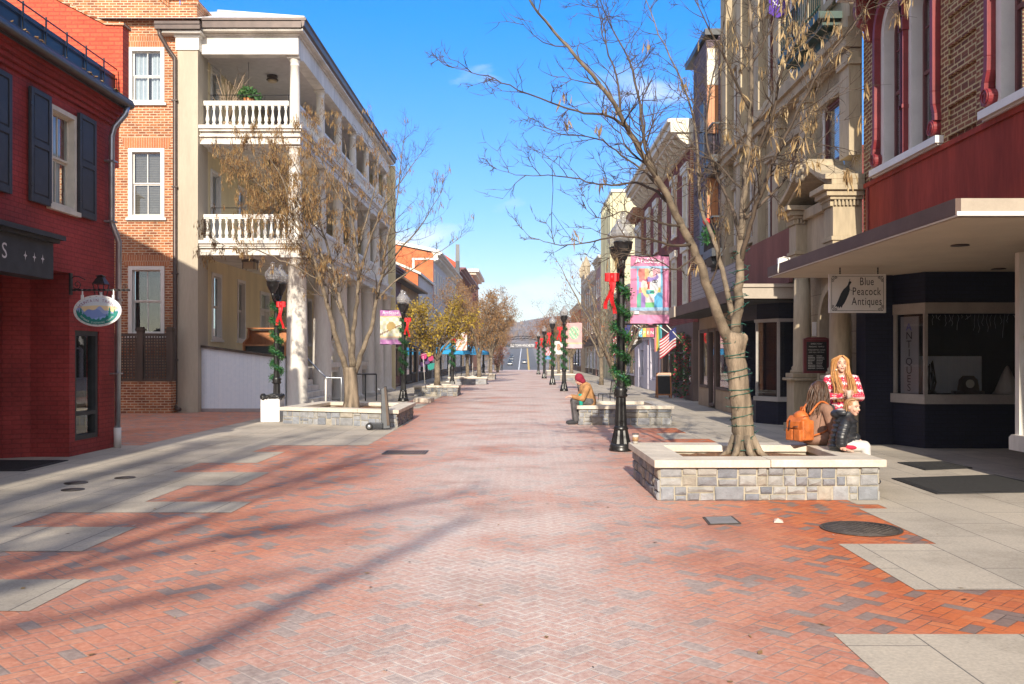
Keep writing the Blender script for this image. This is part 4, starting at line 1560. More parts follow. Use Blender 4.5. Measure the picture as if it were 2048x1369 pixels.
m = MB(); m.prism([(-6.98, 5.0), (-6.98, 9.5), (-13.5, 10.9), (-13.5, 5.0)], 68.4, 68.62, 'y'); m.build('side_wall', M['orange_brick'], B4)
m = MB(); m.prism([(-6.5, 9.53), (-6.5, 9.75), (-13.5, 11.25), (-13.5, 10.92)], 68.3, 91, 'y'); m.build('roof', M['white_dirty'], B4)
m = MB(); m.box(-8.55, -8.40, 68.33, 68.39, 5.0, 9.0); m.box(-8.6, -6.6, 68.33, 68.39, 9.0, 9.14); m.build('downspout', M['white_paint'], B4)
m = MB()
m.prism([(90.6, 9.5), (91, 9.5), (91, 11.3), (90.8, 13.0), (90.6, 11.3)], -7.0, -6.6, 'x')
m.build('finial', M['dark_steel'], B4)
B5, T5 = rowshop('red_brick_bank', 'red brick building with a dark bracketed cornice beyond the grey block', 'L', -7.0, 91.1, 119, 10.6, 'tan_brick', 'dark_steel', winrows=(4, 7.2), nwin=8, cornice='maroon_frame', cw=1.0, fascia='maroon_frame')
m = MB(); m.prism([(-7.0, 9), (-7.0, 11.2), (-8.8, 12.4), (-10, 12.0), (-10, 9)], 91.05, 91.4, 'y'); m.build('parapet', M['red_brick_sunlit'], B5)
B6 = thing('brick_tower', (-9, 130, 0), 'square orange brick tower with a cream cornice above the golden trees', 'tower')
m = MB(); m.box(-12, -7.0, 120, 135, -2, 12.6); m.build('wall', M['tan_brick'], B6)
m = MB(); m.box(-12.6, -6.5, 119.5, 135.5, 12.6, 12.9); m.box(-13, -6.1, 119.1, 136, 12.91, 13.3); m.build('cornice', M['cream_trim'], B6)
m = MB()
for k in range(3):
    m.box(-6.995, -6.9, 121.5 + k * 4.5, 123.3 + k * 4.5, 6.5, 10.5)
m.build('blind_arch', M['maroon_brick'], B6)
# ------------------------------------------------------------------ Victorian brick building with the antiques shop
B = thing('victorian_building', (9, 13, 0), 'dark brick Victorian building with arched burgundy windows over a red sign band', 'building')
X0 = 6.3
T = facade('R', X0)
ARCH = [(14.93, 15.72, 4.93, 7.2), (13.82, 14.6, 4.93, 7.2), (10.9, 11.85, 4.93, 7.2), (9.8, 10.6, 4.93, 7.2)]
m = MB(T)
holes = [(a - .13, b + .13, c, d + .62) for a, b, c, d in ARCH]
m.wall(5, 16.55, 4.78, 11.0, holes, .30)
for u in (12.35, 13.42):
    m.box(u - .12, u + .12, .003, .045, 4.80, 11)
for k in range(14):
    m.box(12.475, 13.295, .003, .05, 4.86 + k * .44, 5.02 + k * .44)
m.box(16.55, 16.8, -6, -.02, 3.4, 11)
m.build('wall', M['victorian_brick'], B)
m = MB(T)
m.box(5, 16.54, -.3, .045, 3.12, 4.775)
m.box(5, 16.56, .046, .075, 4.70, 4.78)
m.build('sign_band', M['red_band'], B)
m = MB(T)
m.box(16.36, 16.42, .046, .075, 3.3, 4.69)
m.build('conduit', M['burgundy'], B)


def arch_pts(a, b, c, d, n=14, grow=0.0):
    """outline of an arched opening from sill up, over and down: (u, v) pairs"""
    r = (b - a) / 2 + grow
    cu = (a + b) / 2
    return [(a - grow, c)] + [(cu - r * cos(pi * k / n), d + r * 1.12 * sin(pi * k / n)) for k in range(n + 1)] + [(b + grow, c)]


def ring(m, p, q, w0, w1):
    """band between two parallel outlines p (inner) and q (outer), from depth w0 to w1"""
    for i in range(len(p) - 1):
        vs = []
        for w in (w0, w1):
            vs += [(p[i][0], w, p[i][1]), (p[i + 1][0], w, p[i + 1][1]), (q[i + 1][0], w, q[i + 1][1]), (q[i][0], w, q[i][1])]
        m.add(vs, [(0, 1, 2, 3), (4, 7, 6, 5), (0, 4, 5, 1), (2, 6, 7, 3)])


for wi, (a, b, c, d) in enumerate(ARCH):
    m = MB(T)
    inner, outer = arch_pts(a, b, c, d), arch_pts(a, b, c, d, grow=.125)
    ring(m, inner, outer, -.25, .035)
    # spandrel boards closing the square hole above the arch
    top = d + .615
    q = [(min(max(u, a - .125), b + .125), top if 0 < i < len(outer) - 1 else v) for i, (u, v) in enumerate(outer)]
    ring(m, outer, q, -.12, -.05)
    win = m.build('window', M['white_paint'], B)
    m = MB(T)
    i2 = arch_pts(a + .055, b - .055, c + .06, d)
    ring(m, i2, inner, -.22, -.15)
    mid = c + 1.25
    m.box(a + .055, b - .055, -.21, -.15, mid - .03, mid + .03)
    m.box(a, b, -.21, -.15, c, c + .07)
    cu = (a + b) / 2
    m.box(cu - .012, cu + .012, -.195, -.165, mid + .03, d + .38)
    m.box(a + .055, b - .055, -.195, -.165, d - .3, d - .275)
    m.build('sash', M['burg_frame'], win)
    m = MB(T)
    pts = arch_pts(a + .05, b - .05, c + .06, d)
    m.poly([(u, -.175, v) for u, v in pts])
    m.build('pane', M['glass'], win)
    m = MB(T)
    m.box(a, b, -.34, -.305, c, c + 1.2)
    m.build('blind', M['blind_white'], win)
    m = MB(T)
    m.box(a - .1, b + .1, -.6, -.36, c - .1, d + .6)
    m.build('room_back', M['dark_room'], win)
for a, b in ((13.45, 16.05), (9.45, 12.2)):
    m = MB(T)
    m.box(a, b, -.02, .17, 4.81, 4.92)
    m.box(a + .03, b - .03, -.02, .12, 4.74 + .04, 4.808)
    m.build('sill', M['white_paint'], B)


def scroll(m, u, v, r, w0, w1, turn=1):
    n = 22
    pts = [(u + r * (1 - k / 30) * cos(turn * k * .48) * .9, v + r * (1 - k / 30) * sin(turn * k * .48)) for k in range(n)]
    disc = [(u + r * cos(2 * pi * k / 18), v + r * sin(2 * pi * k / 18)) for k in range(18)]
    vs = [(p[0], w0, p[1]) for p in disc] + [(p[0], w1, p[1]) for p in disc]
    m.add(vs, [tuple(range(18)), tuple(range(35, 17, -1))] + [(i, (i + 1) % 18, (i + 1) % 18 + 18, i + 18) for i in range(18)])
    m.tube([(p[0], w1 + .005, p[1]) for p in pts], .012, 5)


def hood(ua, ub, d, lo, ends):
    """burgundy moulding over an arch that drops to scroll ends"""
    m = MB(T)
    cu, r = (ua + ub) / 2, (ub - ua) / 2 + .125
    p = [(cu - r * cos(pi * k / 16), d + r * 1.12 * sin(pi * k / 16)) for k in range(17)]
    q = [(cu - (r + .10) * cos(pi * k / 16), d + (r + .10) * 1.12 * sin(pi * k / 16)) for k in range(17)]
    ring(m, p, q, .003, .15)
    for side, end in zip((-1, 1), ends):
        u = cu + side * (r + .055)
        if end == 'scroll':
            pp = [(u + side * .0, d), (u, lo + .7), (u + side * .01, lo + .5), (u + side * .07, lo + .36), (u + side * .08, lo + .24)]
            for i in range(len(pp) - 1):
                (a0, v0), (a1, v1) = pp[i], pp[i + 1]
                wd = .05
                m.add([(a0 - wd, .003, v0), (a0 + wd, .003, v0), (a0 + wd, .15, v0), (a0 - wd, .15, v0), (a1 - wd, .003, v1), (a1 + wd, .003, v1), (a1 + wd, .15, v1), (a1 - wd, .15, v1)],
                      [(0, 1, 5, 4), (1, 2, 6, 5), (2, 3, 7, 6), (3, 0, 4, 7), (0, 3, 2, 1), (4, 5, 6, 7)])
            scroll(m, u + side * .0, lo + .15, .12, .003, .16, side)
        else:
            m.box(u - .045, u + .045, .003, .13, lo + .02, d)
            m.box(u - .06, u + .06, .003, .15, lo + .75, lo + .82)
            m.box(u - .07, u + .07, .003, .15, d - .25, d - .05)
    return m.build('window_hood', M['burgundy'], B, bevel=.012)


hood(ARCH[0][0], ARCH[0][1], 7.2, 4.92, ('plain', 'scroll'))
hood(ARCH[1][0], ARCH[1][1], 7.2, 4.92, ('scroll', 'plain'))
hood(ARCH[2][0], ARCH[2][1], 7.2, 4.92, ('plain', 'scroll'))
hood(ARCH[3][0], ARCH[3][1], 7.2, 4.92, ('scroll', 'plain'))
m = MB(T)
m.box(13.2, 16.45, .01, .62, 8.08, 8.14)
m.build('hood_soffit', M['white_paint'], B)
m = MB(T)
m.box(13.15, 16.5, .01, .66, 8.143, 8.3)
m.box(13.1, 16.55, .01, .74, 8.303, 8.42)
m.build('hood_cornice', M['burgundy'], B)
for u in (16.25, 13.4):
    m = MB(T)
    m.prism([(.003, 7.3), (.10, 7.3), (.16, 7.5), (.30, 7.6), (.36, 7.8), (.34, 8.075), (.003, 8.075)], u - .09, u + .09, 'x')
    m.build('bracket', M['burgundy'], B, bevel=.02)
# flat projecting canopy
m = MB()
m.box(4.66, 6.252, 9.70, 17.0, 3.115, 3.27)
m.build('canopy', M['canopy_brown'], B)
m = MB()
m.box(4.60, 4.657, 9.62, 17.07, 3.125, 3.30)
m.build('canopy_fascia', M['canopy_brown'], B)
m = MB()
m.box(4.66, 9.5, 9.62, 9.697, 3.16, 3.30)
m.build('canopy_fascia', M['canopy_tan'], B, )
m = MB()
m.box(4.61, 9.5, 9.60, 9.66, 3.112, 3.157)
m.box(4.61, 4.65, 9.662, 17.06, 3.112, 3.122)
m.build('canopy_edge_strip', M['trim_white'], B)
m = MB()
m.box(4.66, 9.48, 9.70, 17.0, 3.10, 3.112)
m.box(6.256, 9.48, 9.70, 17.0, 3.113, 3.2)
m.build('soffit', M['soffit'], B)
m = MB()
for x, y in ((7.4, 13.2), (8.0, 15.2), (5.8, 12)):
    m.lathe([(.11, 3.098), (.12, 3.085), (.07, 3.083)], (x, y, 0), 14)
m.build('downlight', M['dark_metal'], B)
# recessed shop under it
m = MB()
m.box(6.22, 6.72, 16.45, 16.9, .004, 3.10)
m.box(6.722, 9.5, 16.55, 16.9, .004, 3.10)
m.box(9.35, 9.5, 9.7, 16.55, .004, 3.10)
bay = [(6.722, 16.5), (7.0, 15.75), (9.3, 15.75), (9.3, 16.5)]
m.prism(bay, .004, .78, 'z')
m.prism([(6.74, 16.5), (7.02, 15.78), (9.3, 15.78), (9.3, 16.5)], 2.56, 3.10, 'z')
m.prism([(6.45, 8), (6.6, 8), (6.6, 11.6), (6.45, 11.6)], .004, .48, 'z')
m.build('shop_base', M['navy_brick'], B)
m = MB()
sl = [(6.66, 16.5), (6.96, 15.68), (9.3, 15.68), (9.3, 15.9), (7.05, 15.9), (6.78, 16.5)]
m.prism(sl, .783, .945, 'z')
sb = m.build('bay_window', M['shaded_frame'], B)
m = MB()
hd = [(6.7, 16.5), (6.99, 15.72), (9.3, 15.72), (9.3, 15.86), (7.06, 15.86), (6.80, 16.5)]
m.prism(hd, 2.37, 2.557, 'z')
for p in ((6.76, 16.42), (7.02, 15.78)):
    m.box(p[0] - .03, p[0] + .03, p[1] - .03, p[1] + .03, .948, 2.368)
m.build('frame', M['shaded_frame'], sb)
m = MB()
m.quad((6.765, 16.39, .948), (7.02, 15.81, .948), (7.02, 15.81, 2.368), (6.765, 16.39, 2.368))
m.quad((7.05, 15.79, .948), (9.3, 15.79, .948), (9.3, 15.79, 2.368), (7.05, 15.79, 2.368))
m.build('pane', M['shop_glass'], sb)
m = MB()
m.box(6.9, 9.3, 16.40, 16.42, .95, 2.36)
m.build('room_back', M['dark_room'], sb)
m = MB()
m.box(7.05, 8.3, 16.36, 16.38, .95, 1.62)
m.build('back_panel', M['board_white'], sb)
m = MB(col=(.75, .75, .8))
r4 = random.Random(9)
for k in range(30):
    x = 7.1 + k * .075
    L = r4.uniform(.06, .3) * (1.6 if k % 6 == 0 else 1)
    p = [V(x, 15.86, 2.35)]
    for q in range(4):
        p.append(p[-1] + V(r4.uniform(-.03, .03), 0, -L / 4))
    m.tube(p, .0028, 3)
m.build('icicle_lights', M['sign_face'], sb)
# near display bay at the frame edge
m = MB()
m.box(6.36, 6.46, 11.58, 11.68, .50, 2.95)
m.box(6.33, 6.47, 8, 11.7, .485, .62) if False else m.prism([(11.72, .40), (11.72, .56), (11.66, .60), (8, .60), (8, .40)], 6.30, 6.47, 'x')
nb = m.build('shop_window', M['white_dirty'], B)
m = MB()
m.quad((6.42, 8, .6), (6.42, 11.6, .6), (6.42, 11.6, 2.95), (6.42, 8, 2.95))
m.quad((6.44, 11.63, .6), (9.2, 11.63, .6), (9.2, 11.63, 2.95), (6.44, 11.63, 2.95))
m.build('pane', M['shop_glass'], nb)
m = MB()
m.box(9.2, 9.3, 8, 11.6, .004, 3.0)
m.build('room_back', M['dark_room'], nb)

o = thing('antiques_board', (6.95, 16.15, .95), 'tall white upright board lettered ANTIQUES inside the bay window', 'sign')
m = MB(col=(.30, .30, .33))  # white board, its colour darkened for the dimness inside the window
m.add([(6.82, 16.34, .95), (6.99, 15.98, .95), (6.99, 15.98, 2.33), (6.82, 16.34, 2.33), (6.84, 16.36, .95), (7.01, 16.0, .95), (7.01, 16.0, 2.33), (6.84, 16.36, 2.33)], [(0, 1, 2, 3), (4, 7, 6, 5), (0, 3, 7, 4), (1, 5, 6, 2), (3, 2, 6, 7), (0, 4, 5, 1)])
m.build('board', M['sign_face'], o)
m = MB(col=(.02, .02, .05))
ang = atan2(15.98 - 16.34, 6.99 - 6.82)
for k, chh in enumerate('ANTIQUES'):
    m.col = (.10, .09, .42) if k == 0 else (.02, .02, .04)
    m.text(chh, .19, Matrix.Translation((6.895, 16.155, 2.08 - k * .155)) @ Matrix.Rotation(ang, 4, 'Z'))
m.build('lettering', M['sign_face'], o)
o = thing('mantel_clock', (7.9, 16.0, .948), 'dark mantel clock with a pale round dial on the bay window shelf', 'clock')
m = MB(); m.box(7.62, 8.15, 15.95, 16.1, .948, 1.0); m.prism([(7.72, 1.003), (8.06, 1.003), (8.03, 1.2), (7.96, 1.27), (7.82, 1.27), (7.75, 1.2)], 15.96, 16.08, 'y'); m.build('case', M['brown_wood'], o)
m = MB(col=(.62, .60, .5)); m.prism([(7.89 + .075 * cos(k * pi / 10), 1.13 + .075 * sin(k * pi / 10)) for k in range(20)], 15.945, 15.957, 'y'); m.build('dial', M['sign_face'], o)
o = thing('wrought_stand', (7.22, 16.05, .948), 'dark spiky antique stand on the bay window shelf', 'antique')
m = MB()
for k in range(9):
    a = k * .7
    m.tube([(7.22 + .05 * cos(a), 16.05 + .05 * sin(a), .95), (7.22 + .10 * cos(a), 16.05 + .1 * sin(a), 1.15), (7.22 + .04 * cos(a), 16.05 + .04 * sin(a), 1.3 + .03 * k)], .014, 5)
m.lathe([(.1, .95), (.12, .98), (.05, 1.02)], (7.22, 16.05, 0), 10)
m.build('ironwork', M['black_iron'], o)
o = thing('cloth_cone', (8.55, 16.0, .948), 'pale cloth draped cone on the bay window shelf', 'ornament')
m = MB(); m.lathe([(.24, .949), (.20, 1.0), (.11, 1.25), (.03, 1.42), (.01, 1.45)], (8.6, 16.05, 0), 14, flute=.08); m.build('cloth', M['white_dirty'], o)
o = thing('flower_display', (6.75, 10.9, 1.6), 'purple and yellow flower display inside the shop window at the frame edge', 'flowers')
m = MB(); m.box(6.6, 6.95, 10.9, 11.2, .6, 1.3); m.build('stand', M['white_dirty'], o)
m = MB(); r4 = random.Random(2)
for _ in range(140):
    leaf(m, V(6.72 + r4.gauss(0, .1), 11.2 + r4.gauss(0, .2), 1.75 + r4.gauss(0, .35)), .12, r4, [(.35, .06, .35), (.6, .5, .08), (.5, .5, .55), (.1, .3, .2), (.45, .1, .2)], 0, .8)
m.build('blooms', M['leaf'], o)

# hanging shop sign
o = thing('hanging_sign', (5.53, 15, 2.97), 'white rectangular sign with a dark peacock hanging on chains under the canopy', 'sign')
m = MB(); m.box(5.06, 6.01, 14.98, 15.02, 2.34, 2.985); sb = m.build('board', M['sign_white'], o, bevel=.005)
m = MB()
for x in (5.25, 5.88):
    for k in range(4):
        m.lathe([(.010, 0), (.016, .012), (.010, .024)], (x, 15.0, 2.987 + k * .028), 6)
m.build('chain', M['black_iron'], o)
m = MB(col=(.02, .02, .025)); y = 14.977
for a, b, c, d in ((5.11, 5.96, 2.945, 2.951), (5.11, 5.96, 2.374, 2.380), (5.10, 5.106, 2.41, 2.915), (5.964, 5.97, 2.41, 2.915)):
    m.quad((a, y, c), (b, y, c), (b, y, d), (a, y, d))
for sx, sz, cx, cz in ((1, 1, 5.10, 2.374), (-1, 1, 5.97, 2.374), (1, -1, 5.10, 2.951), (-1, -1, 5.97, 2.951)):
    for r0, ox, oz in ((.035, .03, .03), (.022, .075, .02), (.022, .02, .075)):
        pts = [(cx + sx * (ox + r0 * (1 - k / 22) * cos(k * .5)), y, cz + sz * (oz + r0 * (1 - k / 22) * sin(k * .5))) for k in range(18)]
        m.tube(pts, .0035, 4)
m.build('border', M['sign_face'], sb)
m = MB(col=(.012, .02, .035)); y = 14.976
body = [(5.405, 2.87), (5.385, 2.85), (5.37, 2.80), (5.345, 2.77), (5.30, 2.73), (5.255, 2.66), (5.215, 2.56), (5.18, 2.48), (5.155, 2.44), (5.19, 2.45), (5.185, 2.42), (5.215, 2.445), (5.225, 2.41), (5.25, 2.445), (5.27, 2.42), (5.285, 2.46), (5.315, 2.50), (5.35, 2.57), (5.385, 2.65), (5.405, 2.72), (5.40, 2.79), (5.415, 2.82), (5.435, 2.845), (5.42, 2.862)]
m.poly([(p[0], y, p[1]) for p in body])
m.tube([(5.40, y, 2.865), (5.395, y, 2.90)], .003, 3); m.tube([(5.405, y, 2.867), (5.41, y, 2.905)], .003, 3)
m.tube([(5.385, y, 2.73), (5.45, y, 2.705)], .003, 3)
m.build('peacock_picture', M['sign_face'], sb)
m = MB(col=(.02, .02, .03))
for s, z in (('Blue', 2.80), ('Peacock', 2.635), ('Antiques', 2.47)):
    m.text(s, .185, Matrix.Translation((5.69, 14.975, z)), xs=.70, spacing=1.03)
m.build('lettering', M['sign_face'], sb)

# ------------------------------------------------------------------ sandstone building with the columned portal
B = thing('sandstone_building', (9, 21, 0), 'tan sandstone building with pilasters and a broken pediment portal', 'building')
T = facade('R', 6.3)
hs_ = [(17.75, 19.05, 4.55, 6.85), (20.35, 21.4, 4.3, 6.7), (22.4, 23.3, 3.95, 6.6), (24.3, 25.2, 4.9, 6.6), (26.2, 27.1, 4.9, 6.6)]
hs2 = [(17.6, 19.0, 8.9, 10.8), (20.4, 21.4, 8.2, 10.4), (22.4, 23.3, 8.2, 10.4), (24.3, 25.2, 8.0, 10.2), (26.2, 27.1, 8.0, 10.2)]
m = MB(T)
m.wall(16.82, 29.0, 3.2, 13.5, hs_ + hs2, .25)
m.wall(16.82, 20.4, 0, 3.2, [(17.45, 18.95, 0, 2.9)], .5)
m.build('wall', M['sandstone_block'], B)
m = MB(T)
for u in (17.15, 19.7, 21.9, 23.8, 25.7, 27.6):
    m.box(u - .26, u + .26, .003, .22, 3.25 if u > 20 else 5.4, 7.4)
    m.box(u - .31, u + .31, .003, .27, 7.1, 7.22)
    m.box(u - .24, u + .24, .003, .2, 8.0, 12.5)
m.build('pilaster', M['sandstone'], B)
m = MB(T)
m.box(16.84, 29, .003, .30, 7.42, 7.62)
m.box(16.84, 29, .003, .38, 7.623, 7.78)
m.box(16.84, 29, .003, .26, 7.783, 7.99)
m.box(16.84, 20.3, .003, .20, 5.15, 5.3) if False else None
for a, b, c, d in hs_ + hs2:
    m.box(a - .1, b + .1, .003, .12, c - .16, c - .003)
    m.box(a - .08, b + .08, .003, .09, d + .003, d + .2)
m.build('string_course', M['sandstone'], B)
for i, (a, b, c, d) in enumerate(hs_ + hs2):
    sash(B, T, a, b, c, d, depth=.2, frame='burg_frame', nx=1, back=('blind_white', 'dark_room', 'blind')[i % 3], sill=False, proud=-.03, tall_rail=.48)
    f = MB(T); f.box(b + .002, b + .02, -.22, -.02, c, d); f.box(b - .0, b + .002, -.2, -.03, c, d)
    f = MB(T); f.box(b - .075, b - .002, -.028, .0, c, d); f.build('jamb_strip', M['white_paint'], B)
# dark green balcony
m = MB(T)
m.prism([(17.4, .003), (20.0, .003), (20.0, .55), (17.4, .55)], 8.0, 8.12, 'z')
m.prism([(17.3, .003), (20.1, .003), (20.1, .66), (17.3, .66)], 8.123, 8.26, 'z')
m.prism([(17.5, .003), (19.9, .003), (19.75, .35), (17.65, .35)], 7.80, 7.998, 'z')
bl = m.build('balcony', M['green_copper'], B)
m = MB(T)
for u in [17.4 + k * .13 for k in range(21)]:
    m.tube([(u, .6, 8.262), (u, .6, 9.0)], .012, 4)
for z in (9.0, 8.4):
    m.tube([(17.4, .6, z), (20.0, .6, z)], .022, 5)
m.build('railing', M['green_copper'], bl)
# portal
for u in (17.05, 19.35):
    m = MB(T)
    m.box(u - .30, u + .30, .003, .66, .004, .18)
    m.box(u - .26, u + .26, .003, .60, .183, 1.10)
    m.box(u - .32, u + .32, .003, .68, 1.103, 1.16)
    m.box(u - .28, u + .28, .003, .62, 1.163, 1.26)
    m.build('pedestal', M['sandstone'], B, bevel=.012)
    m = MB()
    x = X0 - .34
    m.lathe([(.25, 1.262), (.25, 1.31), (.215, 1.34), (.225, 1.38), (.19, 1.42), (.185, 2.2), (.165, 3.42)], (x, u, 0), 22)
    m.build('column', M['sandstone'], B)
    m = MB(T)
    m.box(u - .24, u + .24, .1, .58, 3.423, 3.55)
    for du in (-.2, .2):
        m.tube([(u + du, .57, 3.47 + .0), (u + du, .63, 3.47)], .09, 10)
    m.build('capital', M['sandstone'], B, bevel=.02)
    m = MB(T)
    m.box(u - .26, u + .26, .003, .56, 3.553, 3.78)
    m.box(u - .29, u + .29, .003, .59, 3.783, 3.86)
    m.box(u - .25, u + .25, .003, .55, 3.863, 4.42)
    m.box(u - .31, u + .31, .003, .62, 4.54, 4.60)
    m.box(u - .36, u + .36, .003, .70, 4.603, 4.70)
    m.box(u - .42, u + .42, .003, .78, 4.703, 4.80)
    for k in range(8):
        t = u - .24 + k * .068
        m.box(t, t + .036, .003, .60, 4.425, 4.535)
    for k in range(7):
        t = .08 + k * .07
        m.box(u - .30, u - .255, t, t + .038, 4.43, 4.535)
    m.build('entablature', M['sandstone'], B, bevel=.008)
m = MB(T)
m.box(17.32, 19.08, .003, .32, 3.3, 4.5)
m.box(17.31, 19.09, .003, .42, 4.503, 4.70)
m.build('frieze', M['sandstone'], B)
for s, u0, u1 in ((1, 16.66, 17.95), (-1, 19.74, 18.45)):
    m = MB(T)
    n = 10
    for k in range(n):
        t0, t1 = k / n, (k + 1) / n
        a, b = u0 + (u1 - u0) * t0, u0 + (u1 - u0) * t1
        z0, z1 = 4.803 + .48 * t0 ** 1.3, 4.803 + .48 * t1 ** 1.3
        for lo, hi, w in ((-.0, .10, .62), (.10, .20, .74)):
            m.add([(a, .003, z0 + lo), (b, .003, z1 + lo), (b, w, z1 + lo), (a, w, z0 + lo), (a, .003, z0 + hi), (b, .003, z1 + hi), (b, w, z1 + hi), (a, w, z0 + hi)], [(0, 3, 2, 1), (4, 5, 6, 7), (0, 1, 5, 4), (1, 2, 6, 5), (2, 3, 7, 6), (3, 0, 4, 7)])
    ue = u1 + s * .0
    disc = [(ue + .19 * cos(2 * pi * k / 20), 5.36 + .19 * sin(2 * pi * k / 20)) for k in range(20)]
    vs_ = [(p[0], .003, p[1]) for p in disc] + [(p[0], .72, p[1]) for p in disc]
    m.add(vs_, [tuple(range(20)), tuple(range(39, 19, -1))] + [(i, (i + 1) % 20, (i + 1) % 20 + 20, i + 20) for i in range(20)])
    for k in range(3):
        m.ell(T((ue - s * .05, .70, 5.2 + .14 * k)) if False else (ue + s * (.12 - .05 * k), .70, 5.2 + .14 * k), (.09, .07, .08), 8, 6)
    m.build('pediment', M['sandstone'], B, bevel=.01)
m = MB(T)
pin, pout = arch_pts(17.5, 18.9, .01, 2.2), arch_pts(17.5, 18.9, .01, 2.2, grow=.14)
ring(m, pin, pout, -.3, .12)
m.build('arch', M['sandstone'], B)
m = MB(T)
m.box(17.45, 18.95, -.7, -.52, .01, 3.0)
dr = m.build('door', M['brown_wood'], B)
m = MB(T); m.box(17.6, 18.15, -.518, -.50, .3, 2.6); m.box(18.25, 18.8, -.518, -.50, .3, 2.6); m.build('pane', M['glass'], dr)
m = MB(T); m.box(19.08, 19.12, .12, .2, 2.05, 2.35); m.build('wall_light', M['white_paint'], B)
# maroon panel, white junction on the canopy
m = MB(T)
m.box(20.45, 25.6, .003, .08, 3.35, 4.82) if False else m.box(20.42, 25.4, .225, .30, 3.3, 4.55)
m.build('panel_band', M['maroon_panel'], B)
# second canopy with shop
m = MB()
m.box(4.85, 6.28, 20.4, 30.3, 2.92, 3.22)
m.build('canopy', M['canopy_brown'], B)
m = MB()
m.box(4.86, 6.28, 20.34, 20.398, 2.93, 3.18)
m.box(4.84, 6.28, 20.30, 20.398, 3.183, 3.26)
m.build('canopy_fascia', M['canopy_tan'], B)
m = MB()
m.box(4.80, 4.847, 29.0, 30.3, 2.90, 3.24)
m.build('canopy_fascia', M['canopy_tan'], B)
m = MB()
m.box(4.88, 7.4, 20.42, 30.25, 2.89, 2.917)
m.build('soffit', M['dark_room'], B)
m = MB()
bay = [(5.62, 21.9), (5.98, 21.25), (7.2, 21.25), (7.2, 23.6), (5.62, 23.6)]
m.prism(bay, .004, .55, 'z')
m.prism([(5.64, 21.9), (6.0, 21.28), (7.2, 21.28), (7.2, 23.6), (5.64, 23.6)], 2.52, 2.888, 'z')
m.box(7.2, 7.35, 20.42, 30.2, .004, 2.888)
m.box(5.62, 7.2, 23.6, 23.75, .004, 2.888)
m.box(5.9, 7.2, 24.2, 24.29, .004, 2.888)
m.build('shop_base', M['navy_brick'], B)
m = MB()
m.prism([(5.56, 21.92), (5.95, 21.18), (7.2, 21.18), (7.2, 21.4), (6.05, 21.4), (5.75, 21.92)], .553, .66, 'z')
bw = m.build('bay_window', M['shaded_frame'], B)
m = MB()
m.prism([(5.58, 21.92), (5.96, 21.2), (7.2, 21.2), (7.2, 21.34), (6.03, 21.34), (5.70, 21.92)], 2.44, 2.517, 'z')
m.build('frame', M['shaded_frame'], bw)
m = MB()
for p in ((5.64, 21.88), (5.99, 21.27), (5.64, 23.5)):
    m.box(p[0] - .03, p[0] + .03, p[1] - .03, p[1] + .03, .663, 2.438)
m.build('mullions', M['shaded_frame'], bw)
m = MB()
m.quad((5.64, 21.86, .66), (5.99, 21.29, .66), (5.99, 21.29, 2.44), (5.64, 21.86, 2.44))
m.quad((6.01, 21.27, .66), (7.2, 21.27, .66), (7.2, 21.27, 2.44), (6.01, 21.27, 2.44))
m.build('pane', M['shop_glass'], bw)
# timber shopfront further along
T2 = facade('R', 5.85)
for a, b, door in ((24.6, 25.5, False), (25.7, 27.6, False), (27.7, 28.6, True), (28.7, 30.1, False)):
    z0 = .08 if door else .62
    f = MB(T2)
    f.box(a, a + .09, -.1, .02, z0, 2.5); f.box(b - .09, b, -.1, .02, z0, 2.5); f.box(a + .09, b - .09, -.1, .02, 2.4, 2.5); f.box(a + .09, b - .09, -.1, .03, z0, z0 + .08)
    o = f.build('door' if door else 'shop_window', M['canopy_brown'], B)
    f = MB(T2); f.quad((a + .09, -.05, z0 + .08), (b - .09, -.05, z0 + .08), (b - .09, -.05, 2.4), (a + .09, -.05, 2.4)); f.build('pane', M['glass'], o)
    f = MB(T2); f.box(a, b, -.9, -.8, .01, 2.6); f.build('room_back', M['dark_room'], o)
m = MB(T2)
m.box(24.6, 27.65, -.1, .0, .01, .61); m.box(28.65, 30.15, -.1, .0, .01, .61); m.box(24.3, 30.2, -.2, .0, 2.51, 2.888)
m.box(24.45, 24.59, -.3, .01, .01, 2.508); m.box(30.12, 30.3, -.3, .01, .01, 2.508)
m.build('stall_riser', M['tan_wall'], B)

# reader board on the portal
o = thing('directory_board', (5.6, 18.6, 1.3), 'burgundy framed black letter board hung between the two stone portal columns', 'sign')
m = MB(); y = 18.0
m.box(5.58, 6.08, y, y + .08, 1.28, 1.96)
for k in range(1):
    m.prism([(5.56, 1.963), (6.10, 1.963), (6.0, 2.0), (5.66, 2.0)], y - .01, y + .09, 'y')
m.build('frame', M['maroon_frame'], o)
m = MB(); m.box(5.63, 6.03, y - .006, y - .001, 1.33, 1.91); m.build('letter_panel', M['black_iron'], o)
m = MB(col=(.62, .60, .55))
r5 = random.Random(4)
m.text('DIRECTORY', .040, Matrix.Translation((5.83, y - .008, 1.855)))
m.text('MASONIC TEMPLE', .036, Matrix.Translation((5.83, y - .008, 1.80)))
m.text('WINCHESTER LODGE', .034, Matrix.Translation((5.83, y - .008, 1.735)))
m.text('AND HALL MEETINGS', .030, Matrix.Translation((5.83, y - .008, 1.69)))
for k in range(9):
    z = 1.62 - k * .031
    for x0, x1 in ((5.66, 5.66 + r5.uniform(.08, .14)), (5.83, 5.83 + r5.uniform(.1, .16))):
        x = x0
        while x < x1:
            wd = r5.uniform(.006, .014)
            m.quad((x, y - .008, z), (x + wd, y - .008, z), (x + wd, y - .008, z + .014), (x, y - .008, z + .014))
            x += wd + .005
